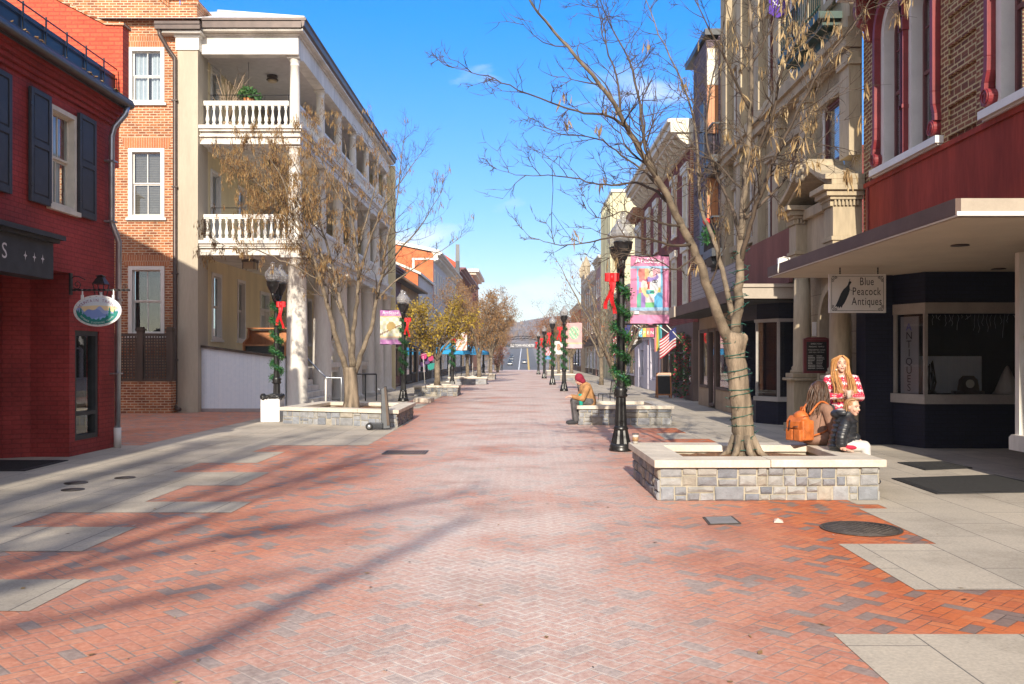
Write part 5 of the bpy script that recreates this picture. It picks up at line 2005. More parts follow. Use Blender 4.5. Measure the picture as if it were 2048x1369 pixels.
m.build('lettering', M['sign_face'], o)

o = thing('purple_banner', (5.85, 21.6, 9.6), 'purple shield banner with a white compass emblem high on the sandstone building', 'banner')
m = MB(col=(.10, .03, .42)); x0, x1 = 5.85, 6.28
m.prism([(x0, 9.85), (x1, 9.85), (x1, 11.0), (x0, 11.0)], 21.58, 21.6, 'y'); m.prism([(x0, 9.85), (x0 + .2, 9.74), (x1, 9.85)], 21.58, 21.6, 'y'); m.build('cloth', M['cloth'], o)
m = MB(col=(.75, .74, .8)); cx, cz, y = 6.065, 10.1, 21.572
for a, b in (((-.12, -.12), (0, .15)), ((.12, -.12), (0, .15)), ((-.13, .05), (0, -.10)), ((.13, .05), (0, -.10))):
    m.tube([(cx + a[0], y, cz + a[1]), (cx + b[0], y, cz + b[1])], .014, 4)
m.build('emblem', M['sign_face'], o)
m = MB(); m.tube([(6.3, 21.59, 11.02), (5.8, 21.59, 11.02)], .02, 6); m.build('pole', M['white_paint'], o)
o = thing('white_floodlight', (5.0, 16.6, 3.31), 'white floodlight box with a looped cable on the canopy edge', 'floodlight')
m = MB(); m.box(4.72, 4.92, 16.7, 16.85, 3.33, 3.45); m.box(4.78, 4.86, 16.74, 16.8, 3.28, 3.33); m.build('lamp_box', M['white_paint'], o)
m = MB(); m.tube([(4.9, 16.68, 3.36), (4.86, 16.6, 3.42), (4.72, 16.4, 3.43), (4.60, 16.3, 3.38), (4.585, 16.3, 3.2), (4.585, 16.3, 3.13)], .012, 6); m.build('cable', M['white_paint'], o)

# ------------------------------------------------------------------ slate and timber apartment block
B = thing('slate_apartment_building', (8, 30, 0), 'modern block with purple slate bay, varnished timber panels and steel balconies', 'building')
m = MB()
m.box(6.25, 10, 29.05, 32.5, 3.0, 12.0)
m.box(5.88, 6.25, 29.2, 31.4, 4.7, 11.9)
m.build('slate_bay', M['slate_shingle'], B)
m = MB()
m.box(6.02, 10, 25.45, 32.52, 3.24, 4.68) if False else m.box(6.0, 6.24, 29.05, 32.5, 3.24, 4.68)
m.box(5.95, 6.02, 25.45, 29.04, 3.24, 4.3)
m.build('siding', M['lap_siding'], B)
for z0, z1 in ((8.85, 10.4), (5.95, 7.55)):
    m = MB(); m.box(5.9, 6.6, 29.12, 29.195, z0, z1); m.build('timber_panel', M['orange_wood'], B)
m = MB(); m.box(5.9, 6.6, 29.12, 29.195, 10.42, 11.6); m.build('render_panel', M['cream_trim'], B)
m = MB(); m.box(5.8, 10, 29.0, 32.6, 12.0, 12.2); m.build('roof', M['dark_steel'], B)
for i, z in enumerate((7.6, 4.72)):
    m = MB()
    m.box(5.75, 6.26, 27.7, 29.1, z, z + .25)
    m.prism([(5.85, z - .22), (6.26, z - .3), (6.26, z - .003), (5.78, z - .003)], 28.0, 28.9, 'y')
    bl = m.build('balcony', M['dark_steel'], B)
    m = MB()
    for k in range(12):
        m.tube([(5.8, 27.75 + k * .12, z + .25), (5.8, 27.75 + k * .12, z + 1.2)], .012, 4)
    for k in range(5):
        m.tube([(5.8 + k * .1, 27.75, z + .25), (5.8 + k * .1, 27.75, z + 1.2)], .012, 4)
    m.box(5.77, 5.83, 27.72, 29.1, z + 1.2, z + 1.25); m.box(5.83, 6.25, 27.72, 27.78, z + 1.2, z + 1.25)
    m.build('railing', M['dark_steel'], bl)
m = MB()
m.box(5.86, 5.878, 29.5, 30.2, 5.0, 7.0); m.box(5.86, 5.878, 29.5, 30.2, 8.2, 10.0)
m.build('window', M['dark_steel'], B)
o = thing('balcony_wreath', (5.78, 28.6, 5.6), 'green wreath with a red bow on the lower steel balcony', 'wreath')
m = MB(); r6 = random.Random(8); leafball(m, (5.74, 28.3, 5.45), .26, 200, [(.02, .10, .02), (.03, .14, .03)], .12, r6, 1.3); m.build('greenery', M['garland'], o)
m = MB(); m.ell((5.7, 28.22, 5.85), (.13, .1, .11), 10, 7); m.ell((5.7, 28.4, 5.9), (.1, .1, .09), 10, 7); m.build('bow', M['red_ribbon'], o)

# ------------------------------------------------------------------ maroon brick block
B = thing('maroon_brick_block', (9, 40, 0), 'maroon brick block with cream window surrounds and a heavy bracketed cream cornice', 'building')
T = facade('R', 6.1)
hu = [(33.6 + k * 2.55, 34.6 + k * 2.55, 6.5, 8.6) for k in range(5)]
hl = [(33.6 + k * 2.55, 34.6 + k * 2.55, 3.6, 5.6) for k in range(5)]
hf = [(47.2, 48.2, 6.3, 8.4), (48.6, 49.4, 6.3, 8.4)]
m = MB(T)
m.wall(32.6, 50.0, 2.9, 9.3, hu + hl + hf, .22)
m.box(32.6, 32.9, -7, -.225, 0, 9.3)
m.box(49.7, 50, -7, -.225, 0, 9.3)
m.build('wall', M['maroon_brick'], B)
m = MB(T); m.box(32.45, 32.62, -.3, .12, 3, 9.2); m.box(46.3, 46.7, .003, .1, 3, 9.2); m.build('quoin', M['brown_brick'], B)
for h in hu + hl + hf:
    sash(B, T, *h, depth=.18, frame='cream_trim', casing=.16, back='blind_white', proud=.06)
    f = MB(T); f.box(h[0] - .18, h[1] + .18, .003, .12, h[3] + .003, h[3] + .28); f.build('lintel', M['cream_trim'], B)
m = MB(T)
m.box(32.5, 46.6, -.1, .12, 9.303, 9.7)
m.box(32.5, 46.6, -.1, .65, 9.703, 9.85)
m.box(32.5, 46.6, -.1, .85, 9.853, 10.1)
m.box(32.5, 46.6, -1.2, .95, 10.103, 10.22)
for k in range(17):
    u = 32.65 + k * .86
    m.prism([(.125, 9.32), (.25, 9.32), (.5, 9.5), (.62, 9.7), (.125, 9.7)], u - .09, u + .09, 'x')
m.box(32.44, 32.497, -1.2, .85, 9.72, 10.22)
m.build('cornice', M['cream_trim'], B)
m = MB(T); m.box(46.7, 50, -.1, .5, 9.0, 9.4); m.build('cornice', M['brown_brick'], B)
m = MB(T)
m.box(40.5, 50, -.3, .02, 2.6, 2.88); m.box(40.5, 40.75, -.3, .01, .01, 2.6); m.box(43.7, 44.3, -.3, .01, .01, 2.6); m.box(48.3, 50, -.3, .01, .01, 2.6); m.box(40.75, 43.7, -.3, .01, .01, .5)
m.build('shop_surround', M['lavender'], B)
m = MB(T)
m.box(32.6, 40.5, -.3, .02, 2.35, 2.88); m.box(32.6, 33, -.3, .01, .01, 2.35); m.box(36.5, 36.9, -.3, .01, .01, 2.35); m.box(33, 36.5, -.3, .01, .01, .55); m.box(40.1, 40.5, -.3, .01, .01, 2.35)
m.build('shop_surround', M['canopy_brown'], B)
shopfront(B, T, 33, 40.1, 'canopy_brown', 'canopy_brown', 4, 2.34, w=-.1)
shopfront(B, T, 40.76, 48.2, 'lavender', 'lavender', 4, 2.58, w=-.1)
m = MB(T); m.box(44.4, 45.9, .0, .05, .02, 2.2); m.build('door', M['lavender'], B)

def rightblock(name, label, y0, y1, ht, wall, **k):
    return rowshop(name, label, 'R', 6.1, y0, y1, ht, wall, **k)


rightblock('low_brick_shop', 'low brick shop half hidden behind the leaning bare tree', 50.1, 62.6, 5.6, 'pink_wall', front='lavender', winrows=(3.6,), nwin=4, cornice='white_dirty', wh=1.3)
Bo = thing('olive_block', (9, 66, 0), 'plain tall olive tan rendered block with ribbed street face', 'building')
m = MB(); m.box(6.1, 14, 62.7, 71, -1, 13.1); m.build('wall', M['olive_wall'], Bo)
m = MB(); m.box(6.0, 14.1, 62.6, 71.1, 13.103, 13.3); m.build('coping', M['cream_trim'], Bo)
m = MB()
for k in range(7):
    m.box(5.93, 6.098, 62.9 + k * 1.2, 63.2 + k * 1.2, 3.2, 12.9)
m.build('rib', M['olive_wall'], Bo)
m = MB()
for k in range(6):
    m.box(6.05, 6.097, 63.35 + k * 1.2, 64.0 + k * 1.2, 3.6, 12.5)
m.build('window_strip', M['dark_steel'], Bo)
rightblock('pink_brick_shop', 'narrow dusty pink building with white shop piers beside the flags', 71.1, 77.5, 9.6, 'pink_wall', front='white_dirty', winrows=(3.8, 6.6), nwin=3, cornice='cream_trim')
rightblock('cream_gabled_building', 'cream building with pinnacled gables behind the bare branches', 77.6, 92, 9.0, 'tan_wall', front='cream_trim', winrows=(3.8, 6.4), nwin=5, cornice='white_dirty')
o = thing('gothic_tower', (7, 95, 0), 'pale stone tower with four pinnacles', 'tower')
m = MB(); m.box(6.1, 10, 92.1, 98, -.5, 10.2); m.build('wall', M['sandstone'], o)
m = MB()
for x in (6.3, 9.7):
    for y in (92.4, 97.6):
        m = MB(); m.lathe([(.4, 10.2), (.4, 10.9), (.5, 10.95), (.03, 12.0)], (x, y, 0), 4, False); m.build('pinnacle', M['sandstone'], o)

rightblock('brick_corner_shop', 'orange brick shop at the far corner', 98.2, 118, 7.5, 'orange_brick', front='dark_steel', winrows=(3.8,), nwin=6, cornice='cream_trim')
# ------------------------------------------------------------------ stone planters
STONES = [(.23, .235, .26), (.28, .285, .30), (.19, .205, .24), (.30, .295, .285), (.25, .26, .28), (.20, .215, .25), (.34, .33, .31), (.28, .29, .31), (.24, .255, .285), (.29, .30, .32), (.33, .30, .255), (.31, .31, .305)]


def lerp2(a, b, t):
    return (a[0] + (b[0] - a[0]) * t, a[1] + (b[1] - a[1]) * t)


def inset(q, d):
    """shrink a convex quad by d"""
    n = len(q)
    out = []
    for i in range(n):
        p, a, b = Vector(q[i]), Vector(q[i - 1]), Vector(q[(i + 1) % n])
        e1, e2 = (p - a).normalized(), (b - p).normalized()
        n1, n2 = Vector((-e1.y, e1.x)), Vector((-e2.y, e2.x))
        k = (n1 + n2)
        out.append(tuple(p + k * d / max(.3, 1 + n1.dot(n2))))
    return out


def split(x0, x1, z0, z1, rr, out):
    w, h = x1 - x0, z1 - z0
    if (w > .38 or (w > .24 and rr.random() < .5 and w > h * 1.2)) and w > .2:
        t = x0 + w * rr.uniform(.35, .65)
        split(x0, t, z0, z1, rr, out); split(t, x1, z0, z1, rr, out)
    elif h > .19 or (h > .14 and rr.random() < .45):
        t = z0 + h * rr.uniform(.38, .62)
        split(x0, x1, z0, t, rr, out); split(x0, x1, t, z1, rr, out)
    else:
        out.append((x0, x1, z0, z1))


def planter(q, zt, label, seed, detail=True, group='stone tree planters'):
    """q: coping outline, counter-clockwise from the front-left corner"""
    rr = random.Random(seed)
    c = (sum(p[0] for p in q) / 4, sum(p[1] for p in q) / 4, 0)
    o = thing('stone_planter', c, label, 'planter', group)
    wq, iq, ci = inset(q, .07), inset(q, .36), inset(q, .40)
    zc = zt - .085
    m = MB(col=(.42, .38, .30))
    for i in range(4):
        j = (i + 1) % 4
        m.prism([wq[i], wq[j], iq[j], iq[i]], .003, zc - .003, 'z')
    m.build('mortar_core', M['stone'], o)
    m = MB()
    for i in range(4):
        j = (i + 1) % 4
        A, Bv = Vector(wq[i]), Vector(wq[j])
        L = (Bv - A).length
        e = (Bv - A) / L
        nrm = Vector((e.y, -e.x))
        rects = []
        if detail:
            rows = [.0]
            while rows[-1] < zc - .2:
                rows.append(rows[-1] + rr.uniform(.15, .24))
            rows = rows[:-1] + [zc] if len(rows) > 1 and zc - rows[-1] < .1 else rows + [zc]
            for k in range(len(rows) - 1):
                split(0, L, rows[k], rows[k + 1], rr, rects)
        else:
            for k in range(2):
                n = max(2, int(L / .42))
                rects += [(L * a / n, L * (a + 1) / n, zc * k / 2, zc * (k + 1) / 2) for a in range(n)]
        for (x0, x1, z0, z1) in rects:
            g = .009
            x0, x1, z0, z1 = x0 + g, x1 - g, z0 + g * .8, z1 - g * .8
            if z0 < .012:
                z0 = .004
            pr = rr.uniform(.012, .034)
            base = rr.choice(STONES)
            k = rr.uniform(.88, 1.12)
            m.col = tuple(v * k for v in base)
            jit = lambda s=.012: rr.uniform(-s, s)
            P = lambda x, w, z: (A.x + e.x * x + nrm.x * w, A.y + e.y * x + nrm.y * w, z)
            bv = .016
            back = [P(x0, -.01, z0), P(x1, -.01, z0), P(x1, -.01, z1), P(x0, -.01, z1)]
            mid = [P(x0 + jit(.006), pr * .6, z0), P(x1 + jit(.006), pr * .6, z0), P(x1 + jit(.006), pr * .6, z1 + jit(.004)), P(x0 + jit(.006), pr * .6, z1 + jit(.004))]
            fr = [P(x0 + bv + jit(), pr + jit(.006), z0 + bv), P(x1 - bv + jit(), pr + jit(.006), z0 + bv + abs(jit(.006))), P(x1 - bv + jit(), pr + jit(.006), z1 - bv + jit(.006)), P(x0 + bv + jit(), pr + jit(.006), z1 - bv + jit(.006))]
            ctr = P((x0 + x1) / 2 + jit(.03), pr + .006 + jit(.006), (z0 + z1) / 2 + jit(.02))
            fs = [(a, (a + 1) % 4, (a + 1) % 4 + 4, a + 4) for a in range(4)] + [(a + 4, (a + 1) % 4 + 4, (a + 1) % 4 + 8, a + 8) for a in range(4)] + [(8 + a, 8 + (a + 1) % 4, 12) for a in range(4)]
            m.add(back + mid + fr + [ctr], fs)
    m.build('stone_facing', M['stone'], o, recalc=True)
    m = MB()
    for i in range(4):
        j = (i + 1) % 4
        L = (Vector(q[j]) - Vector(q[i])).length
        n = max(1, int(round(L / 1.15)))
        for k in range(n):
            t0, t1 = k / n, (k + 1) / n
            g = .003 / L
            a, b = lerp2(q[i], q[j], t0 + g), lerp2(q[i], q[j], t1 - g)
            c2, d2 = lerp2(ci[i], ci[j], t1 - g), lerp2(ci[i], ci[j], t0 + g)
            dz = rr.uniform(-.002, .002)
            m.prism([a, b, c2, d2], zc + dz, zt + dz, 'z')
    m.build('coping', M['coping'], o, bevel=.007)
    m = MB()
    n = 14
    pts = []
    for a in range(n + 1):
        for b in range(n + 1):
            p = lerp2(lerp2(iq[0], iq[1], a / n), lerp2(iq[3], iq[2], a / n), b / n)
            ed = min(a, b, n - a, n - b) / (n / 2)
            pts.append((p[0], p[1], zt - .13 + .07 * min(1, ed * 1.6) + rr.uniform(-.012, .012)))
    m.add(pts, [(a * (n + 1) + b, (a + 1) * (n + 1) + b, (a + 1) * (n + 1) + b + 1, a * (n + 1) + b + 1) for a in range(n) for b in range(n)], True)
    m.build('soil', M['mulch'], o)
    return o


def quad_px(fl, fr, br, bl, z):
    r = []
    for p in (fl, fr, br, bl):
        v = gp(p[0], p[1], z)
        r.append((v.x, v.y))
    return r


planter(quad_px((1309, 921), (1774, 920), (1655, 885), (1257, 885), .46), .46, 'nearest square stone planter holding the big bare tree with seated people', 1)
planter([(-5.92, 21.7), (-2.86, 20.4), (-2.9, 23.9), (-5.55, 24.6)], .40, 'stone planter beside the white bin holding the multi-stemmed brown tree', 2)
planter([(1.22, 21.2), (3.52, 21.2), (3.45, 23.6), (1.28, 23.6)], .46, 'stone planter where the person in a tan jacket sits', 3)
planter([(-4.6, 36.9), (-2.72, 36.9), (-2.75, 39.2), (-4.6, 39.2)], .44, 'stone planter in front of the small yellow-leaved tree', 4)
planter([(-4.5, 52.5), (-2.2, 52.5), (-2.25, 55.2), (-4.5, 55.2)], .44, 'stone planter under the first golden brown tree beside the umbrellas', 5, False)
planter([(-3.6, 64), (-2.1, 64), (-2.1, 66.4), (-3.6, 66.4)], .44, 'small stone planter past the golden trees before the dark chairs', 6, False)
planter([(1.9, 62), (3.9, 62), (3.9, 64.4), (1.9, 64.4)], .44, 'stone planter by the farther black lamp posts under bare trees', 7, False)
planter([(1.9, 80), (3.9, 80), (3.9, 82.4), (1.9, 82.4)], .44, 'farthest stone planter near the end of the brick street', 8, False)
pl0 = thing('paver_step', (-4.6, 31.5, 0), 'low grey stone ledge on the pavement behind the hand truck', 'ledge')
m = MB(); m.prism([(-3.95, 31.8), (-3.3, 31.4), (-3.25, 32.3), (-3.95, 32.8)], .005, .16, 'z'); m.build('ledge_block', M['coping'], pl0, bevel=.01)

# ------------------------------------------------------------------ street lamps
gm, gnt, gb = newmat('prismatic_lamp_globe')
gb.inputs['Base Color'].default_value = (.36, .36, .38, 1)
gb.inputs['Roughness'].default_value = .10
gb.inputs['Alpha'].default_value = .5
uvn, uu, vv = boxuv(gnt)
wv = (vv * 90.0).op('SINE')
bump(gnt, gb, wv, .5, .01)
M['globe'] = gm
L = thing('street_lamp', (0, 0, 0), '', 'street lamp', 'twin globe street lamps along the brick street')
m = MB()
m.lathe([(.20, .004), (.205, .03), (.185, .05), (.195, .08), (.17, .13)], n=24)
m.lathe([(.17, .13), (.145, .24), (.118, .36)], n=24, flute=.10, smooth=False)
m.lathe([(.125, .36), (.13, .385), (.115, .41), (.105, .43)], n=24)
m.lathe([(.105, .43), (.092, .70), (.085, .92)], n=24, flute=.09, smooth=False)
m.lathe([(.10, .92), (.12, .95), (.095, .99), (.12, 1.03), (.09, 1.08), (.078, 1.10)], n=24)
m.build('base', M['black_iron'], L)
m = MB()
m.lathe([(.074, 1.10), (.068, 2.2), (.062, 3.12)], n=20, flute=.06, smooth=False)
m.lathe([(.075, 3.12), (.085, 3.15), (.06, 3.2), (.05, 3.3), (.065, 3.33), (.03, 3.38), (.045, 3.43), (.008, 3.56)], n=14)
m.build('shaft', M['black_iron'], L)
for s in (-1, 1):
    m = MB()
    m.tube([(0, 0, 3.02), (0, s * .16, 3.03), (0, s * .30, 3.10), (0, s * .36, 3.24)], [.05, .042, .038, .045], 10)
    m.tube([(0, 0, 3.22), (0, s * .2, 3.16), (0, s * .33, 3.2)], .018, 6)
    m.build('arm', M['black_iron'], L)
    m = MB()
    m.lathe([(.05, 3.22), (.07, 3.25), (.075, 3.28), (.125, 3.36), (.15, 3.42), (.155, 3.5), (.165, 3.505), (.165, 3.53), (.12, 3.535)], (0, s * .36, 0), 18)
    m.build('lamp_holder', M['black_iron'], L)
    m = MB()
    m.lathe([(.13, 3.536), (.175, 3.58), (.20, 3.64), (.205, 3.70), (.19, 3.755), (.155, 3.79), (.13, 3.83), (.105, 3.87), (.06, 3.90), (.05, 3.935), (.058, 3.95), (.055, 3.99), (.03, 4.02)], (0, s * .36, 0), 20)
    m.build('globe', M['globe'], L)

G = thing('garland', (0, 0, 0), '', 'garland', 'evergreen garlands wound round the lamp posts')
m = MB()
r7 = random.Random(6)
GC = [(.012, .07, .014), (.02, .11, .022), (.03, .15, .03), (.045, .19, .04)]
for k in range(300):
    t = k / 299
    a = t * 2 * pi * 5.2 + 1
    c = V(.125 * cos(a), .125 * sin(a), 3.0 - t * 1.95)
    for q in range(16):
        p = c + V(r7.gauss(0, .034), r7.gauss(0, .034), r7.gauss(0, .04))
        leaf(m, p, r7.uniform(.03, .065), r7, GC, 0, .32)
m.build('needles', M['garland'], G)
m = MB()
m.tube([(.115 * cos(k / 120 * 2 * pi * 5.2 + 1), .115 * sin(k / 120 * 2 * pi * 5.2 + 1), 3.0 - k / 120 * 1.95) for k in range(121)], .022, 5)
m.build('cord', M['wire'], G)

BW = thing('red_bow', (0, 0, 0), '', 'bow', 'red ribbon bows on the lamp posts')
m = MB()
for s in (-1, 1):
    pts = []
    for k in range(12):
        a = k / 11 * 2 * pi
        pts.append((s * (.065 - .065 * cos(a)) * .95, -.03 - .05 * sin(a)))
    for i in range(11):
        (x0, y0), (x1, y1) = pts[i], pts[i + 1]
        m.quad((x0, y0, -.075 + .02 * abs(x0) * 4), (x1, y1, -.075 + .02 * abs(x1) * 4), (x1, y1, .075 - .02 * abs(x1)), (x0, y0, .075 - .02 * abs(x0)))
m.build('loops', M['red_ribbon'], BW)
m = MB(); m.ell((0, -.03, 0), (.045, .05, .06), 10, 7); m.build('knot', M['red_ribbon'], BW)
for s, dx, ln in ((-1, -.10, .50), (1, .03, .58)):
    m = MB()
    pr = []
    for k in range(9):
        t = k / 8
        pr.append(V(dx * t + .025 * sin(t * 7 + s), -.04 - .04 * sin(t * 5), -.03 - ln * t))
    for i in range(8):
        w = .032
        m.quad(pr[i] + V(-w, .01 * s, 0), pr[i] + V(w, -.01 * s, 0), pr[i + 1] + V(w, -.012 * s, 0), pr[i + 1] + V(-w, .012 * s, 0))
    m.build('tail', M['red_ribbon'], BW)

LAMPS = [
    (V(1.64, 15.4, 0), 'nearest tall black twin globe lamp post carrying the large pink banner', (-.13, 0), 1),
    (V(-6.40, 23.2, 0), 'black twin globe lamp post standing behind the white bin', (.12, 0), 1),
    (V(-4.42, 32.7, 0), 'black twin globe lamp post with the purple bird banner', (.14, 0), 1),
    (V(1.84, 42.4, 0), 'black twin globe lamp post beside the pink banner with a green wreath', (-.16, 0), 1),
    (V(1.60, 52.4, 0), 'black lamp post just behind the green wreath banner, with the white banner', (-.15, 0), 1),
    (V(-3.80, 47, 0), 'lamp post wound in thick garland beside the yellow tree', (.1, 0), 1),
    (V(1.45, 68, 0), 'black lamp post beside the blue and red banner near the far planters', (-.15, 0), 1),
    (V(1.25, 84, 0), 'last small lamp post before the brick street ends', (-.15, 0), 1),
    (V(-3.1, 67.2, 0), 'lamp post between the blue umbrellas and the far trees', (.15, 0), 0),
]
for i, (p, lab, bo, full) in enumerate(LAMPS):
    if i == 0:
        o = L; o.location = p; o['label'] = lab
        g = G; g.location = p; b = BW
    else:
        o = dup(L, p, lab)
        g = dup(G, p, '') if full else None
        b = dup(BW, p, '') if full else None
        if g:
            g.rotation_euler = (0, 0, i * 1.3)
    if g:
        g['label'] = 'green garland spiralling round ' + ('the ' + lab.replace('black ', '').replace('twin globe ', '')).replace('the last', 'the last')[:90]
        b.location = p + V(bo[0] * 1.3, -.14, 2.95)
        b['label'] = 'red ribbon bow tied on ' + 'the ' + lab.replace('black ', '').replace('twin globe ', '')[:90]
        for x in (g, b):
            ws = x['label'].split()
            x['label'] = ' '.join(ws[:16])


def banner(px0, px1, py0, py1, d, label, paint, pole_x):
    a, b = at(px0, py1, d), at(px1, py0, d)
    o = thing('banner', (a.x, d, a.z), label, 'banner', 'art banners hung from lamp posts')
    W, Hh = b.x - a.x, b.z - a.z
    # gently billowed cloth
    nu, nv = (54, 84) if d < 20 else (22, 34)
    m = MB()

    def pos(u, v, off=0.0):
        return (a.x + W * u, d + .025 * sin(u * 5 + v * 2) * (1 - abs(2 * v - 1)) + .012 * sin(v * 17 + u * 9) + off, a.z + Hh * v)
    for i in range(nu):
        for j in range(nv):
            m.col = paint((i + .5) / nu, (j + .5) / nv)
            m.quad(pos(i / nu, j / nv), pos((i + 1) / nu, j / nv), pos((i + 1) / nu, (j + 1) / nv), pos(i / nu, (j + 1) / nv))
    cl = m.build('cloth', M['cloth'], o)
    m = MB()
    for z in (a.z + .01, b.z - .01):
        m.tube([(pole_x, d, z), (b.x if pole_x < a.x else a.x, d, z)], .014, 6)
    m.build('rod', M['black_iron'], o)
    return o, pos, a, W, Hh, cl


def art_big(u, v):
    pink = (.72, .27, .46)
    if v > .88 or v < .14:
        return (.74, .30, .50)
    if .81 < v < .85 or .205 < v < .25:
        return (.36, .58, .80)
    if v < .205:
        return (.42, .34, .36)
    if u < .17 or u > .83 or v > .85:
        return pink
    x, y = (u - .17) / .66, (v - .25) / .56
    E_ = lambda cx, cy, a, b: ((x - cx) / a) ** 2 + ((y - cy) / b) ** 2 < 1
    if E_(.66, .64, .085, .05): return (.76, .77, .80)
    if abs(y - .40) < .055 and abs(x - .52) < .15: return (.12, .48, .58) if x < .56 else (.10, .50, .36)
    if y < .66 and x > .42 - (y - .5) * .2 and x < .50 and y > .47: return (.70, .14, .12)
    if E_(.26, .88, .22, .16): return (.74, .26, .24) if x < .3 else (.76, .56, .30)
    if E_(.58, .90, .20, .14): return (.74, .68, .58) if x < .6 else (.74, .42, .50)
    if E_(.50, .78, .34, .12): return (.34, .27, .64) if x > .42 else (.72, .22, .30)
    if E_(.50, .54, .34, .30): return ((.76, .70, .66) if y > .5 else (.76, .66, .36)) if x < .44 else ((.70, .76, .82) if y > .46 else (.74, .74, .72))
    if abs(x - .5) < .16 and y < .36: return (.76, .64, .68) if y > .12 else (.22, .60, .26)
    if E_(.88, .12, .26, .26): return (.10, .42, .72)
    if E_(.16, .10, .22, .28): return (.36, .24, .60) if x > .16 else (.16, .50, .36)
    if x < .08:
        return (.25, .55, .75) if y > .45 else (.35, .25, .6)
    if x > .93:
        return (.2, .5, .75)
    if y > .86:
        return (.72, .25, .25) if x < .4 else ((.75, .65, .5) if x < .65 else (.72, .45, .5))
    if y > .66:
        return (.75, .25, .30) if x < .3 else ((.7, .62, .55) if x < .48 else ((.30, .25, .62) if x < .75 else (.75, .75, .78)))
    if y > .52:
        return (.42, .33, .65) if x < .18 else ((.74, .72, .70) if x < .34 else ((.70, .14, .12) if x < .48 else (.72, .75, .80)))
    if y > .36:
        return (.72, .25, .22) if x < .2 else ((.75, .65, .30) if x < .3 else ((.75, .74, .74) if x < .45 else ((.15, .55, .62) if x < .7 else (.70, .62, .2))))
    if y > .12:
        return (.72, .42, .46) if x < .2 else ((.15, .50, .35) if x < .3 and y > .22 else ((.35, .25, .6) if x < .32 else ((.76, .66, .72) if x < .72 else (.10, .42, .70))))
    return (.7, .4, .5) if x < .2 else ((.75, .68, .35) if x < .45 else ((.25, .62, .25) if x < .68 else (.72, .74, .78)))


def art_bird(u, v):
    if v > .82 or v < .14:
        return (.48, .20, .48) if (int(u * 9 + v * 5) % 3) else (.56, .30, .56)
    if v < .20:
        return (.45, .38, .42)
    if v > .78 or v < .23:
        return (.72, .48, .25)
    if (u - .52) ** 2 / .05 + (v - .52) ** 2 / .018 < 1 and v > .40 + (u - .5) * .5:
        return (.45, .32, .12)
    if abs(v - .32 - .28 * (u - .1)) < .02:
        return (.25, .15, .1)
    return (.70, .70, .62) if (int(u * 7) + int(v * 9)) % 2 else (.66, .66, .45)


def art_wreath(u, v):
    if v < .18:
        return (.74, .52, .56)
    if v < .24:
        return (.68, .55, .35)
    r = sqrt(((u - .5) * .72) ** 2 + (v - .6) ** 2)
    if r < .24:
        return (.28, .55, .36) if (int(u * 13) + int(v * 15)) % 3 else (.66, .62, .5)
    return (.74, .42, .42)


def art_white(u, v):
    if (u - .5) ** 2 / .06 + (v - .55) ** 2 / .06 < 1:
        return (.5, .25, .14) if (int(u * 8) + int(v * 9)) % 2 else (.6, .4, .3)
    return (.75, .75, .76)


def art_blue(u, v):
    return (.10, .32, .55) if v < .3 else ((.6, .12, .16) if (int(u * 6) + int(v * 6)) % 2 else (.62, .62, .68))


def art_red_dots(u, v):
    return (.68, .30, .22) if (int(u * 11 + v * 3) * 7 + int(v * 13) * 5) % 6 < 2 else (.74, .72, .71)


def lettered(o, pos, a, W, Hh, d, cl, s, v, size, col):
    m = MB(col=col)
    m.text(s, size, Matrix.Translation((a.x + W * .5, d - .032, a.z + Hh * v)) @ Matrix.Shear('XZ', 4, (0, 0)), xs=.9)
    m.build('lettering', M['sign_face'], cl)


b1 = banner(1261, 1338, 511, 650, 15.4, 'large pink banner with a colourful abstract face on the nearest lamp post', art_big, 1.64)
lettered(b1[0], b1[1], b1[2], b1[3], b1[4], 15.4, b1[5], 'ArtScape', .885, .135, (.80, .74, .78))
o = b1[0]; a = b1[2]; W_, H_ = b1[3], b1[4]
m = MB(col=(.03, .03, .04)); y = 15.4 - .034
for k in range(14):
    t = k / 13 * 2 * pi
ex, ez = a.x + W_ * .63, a.z + H_ * .625
m.tube([(ex + .045 * cos(k / 14 * 2 * pi), y, ez + .022 * sin(k / 14 * 2 * pi)) for k in range(15)], .004, 4)
m.prism([(ex + .014 * cos(k), ez + .014 * sin(k)) for k in range(6)], y - .002, y, 'y')
m.tube([(a.x + W_ * .50, y, a.z + H_ * .47), (a.x + W_ * .56, y, a.z + H_ * .478), (a.x + W_ * .62, y, a.z + H_ * .47)], .006, 4)
m.tube([(a.x + W_ * .42, y, a.z + H_ * .66), (a.x + W_ * .47, y, a.z + H_ * .55), (a.x + W_ * .43, y, a.z + H_ * .52)], .004, 4)
m.build('line_drawing', M['sign_face'], b1[5])
m = MB(col=(.75, .74, .76))
m.box(a.x + W_ * .10, a.x + W_ * .21, y - .002, y, a.z + H_ * .152, a.z + H_ * .195)
m.text('2023', .045, Matrix.Translation((a.x + W_ * .85, y, a.z + H_ * .155)))
m.build('logo_block', M['sign_face'], b1[5])
b2 = banner(760, 803, 620, 690, 32.7, 'purple edged banner with a small yellow bird on a branch', art_bird, -4.42)
lettered(*b2[:1], b2[1], b2[2], b2[3], b2[4], 32.7, b2[5], 'ArtScape', .87, .16, (.75, .70, .76))
banner(1132, 1164, 645, 698, 42.4, 'pale pink banner with a round green wreath', art_wreath, 1.84)
banner(1109, 1126, 682, 710, 52.4, 'white banner with a brown rosette behind the wreath banner', art_white, 1.60)
banner(1088, 1102, 694, 719, 68, 'small blue based banner far down the street beside the lamp', art_blue, 1.45)
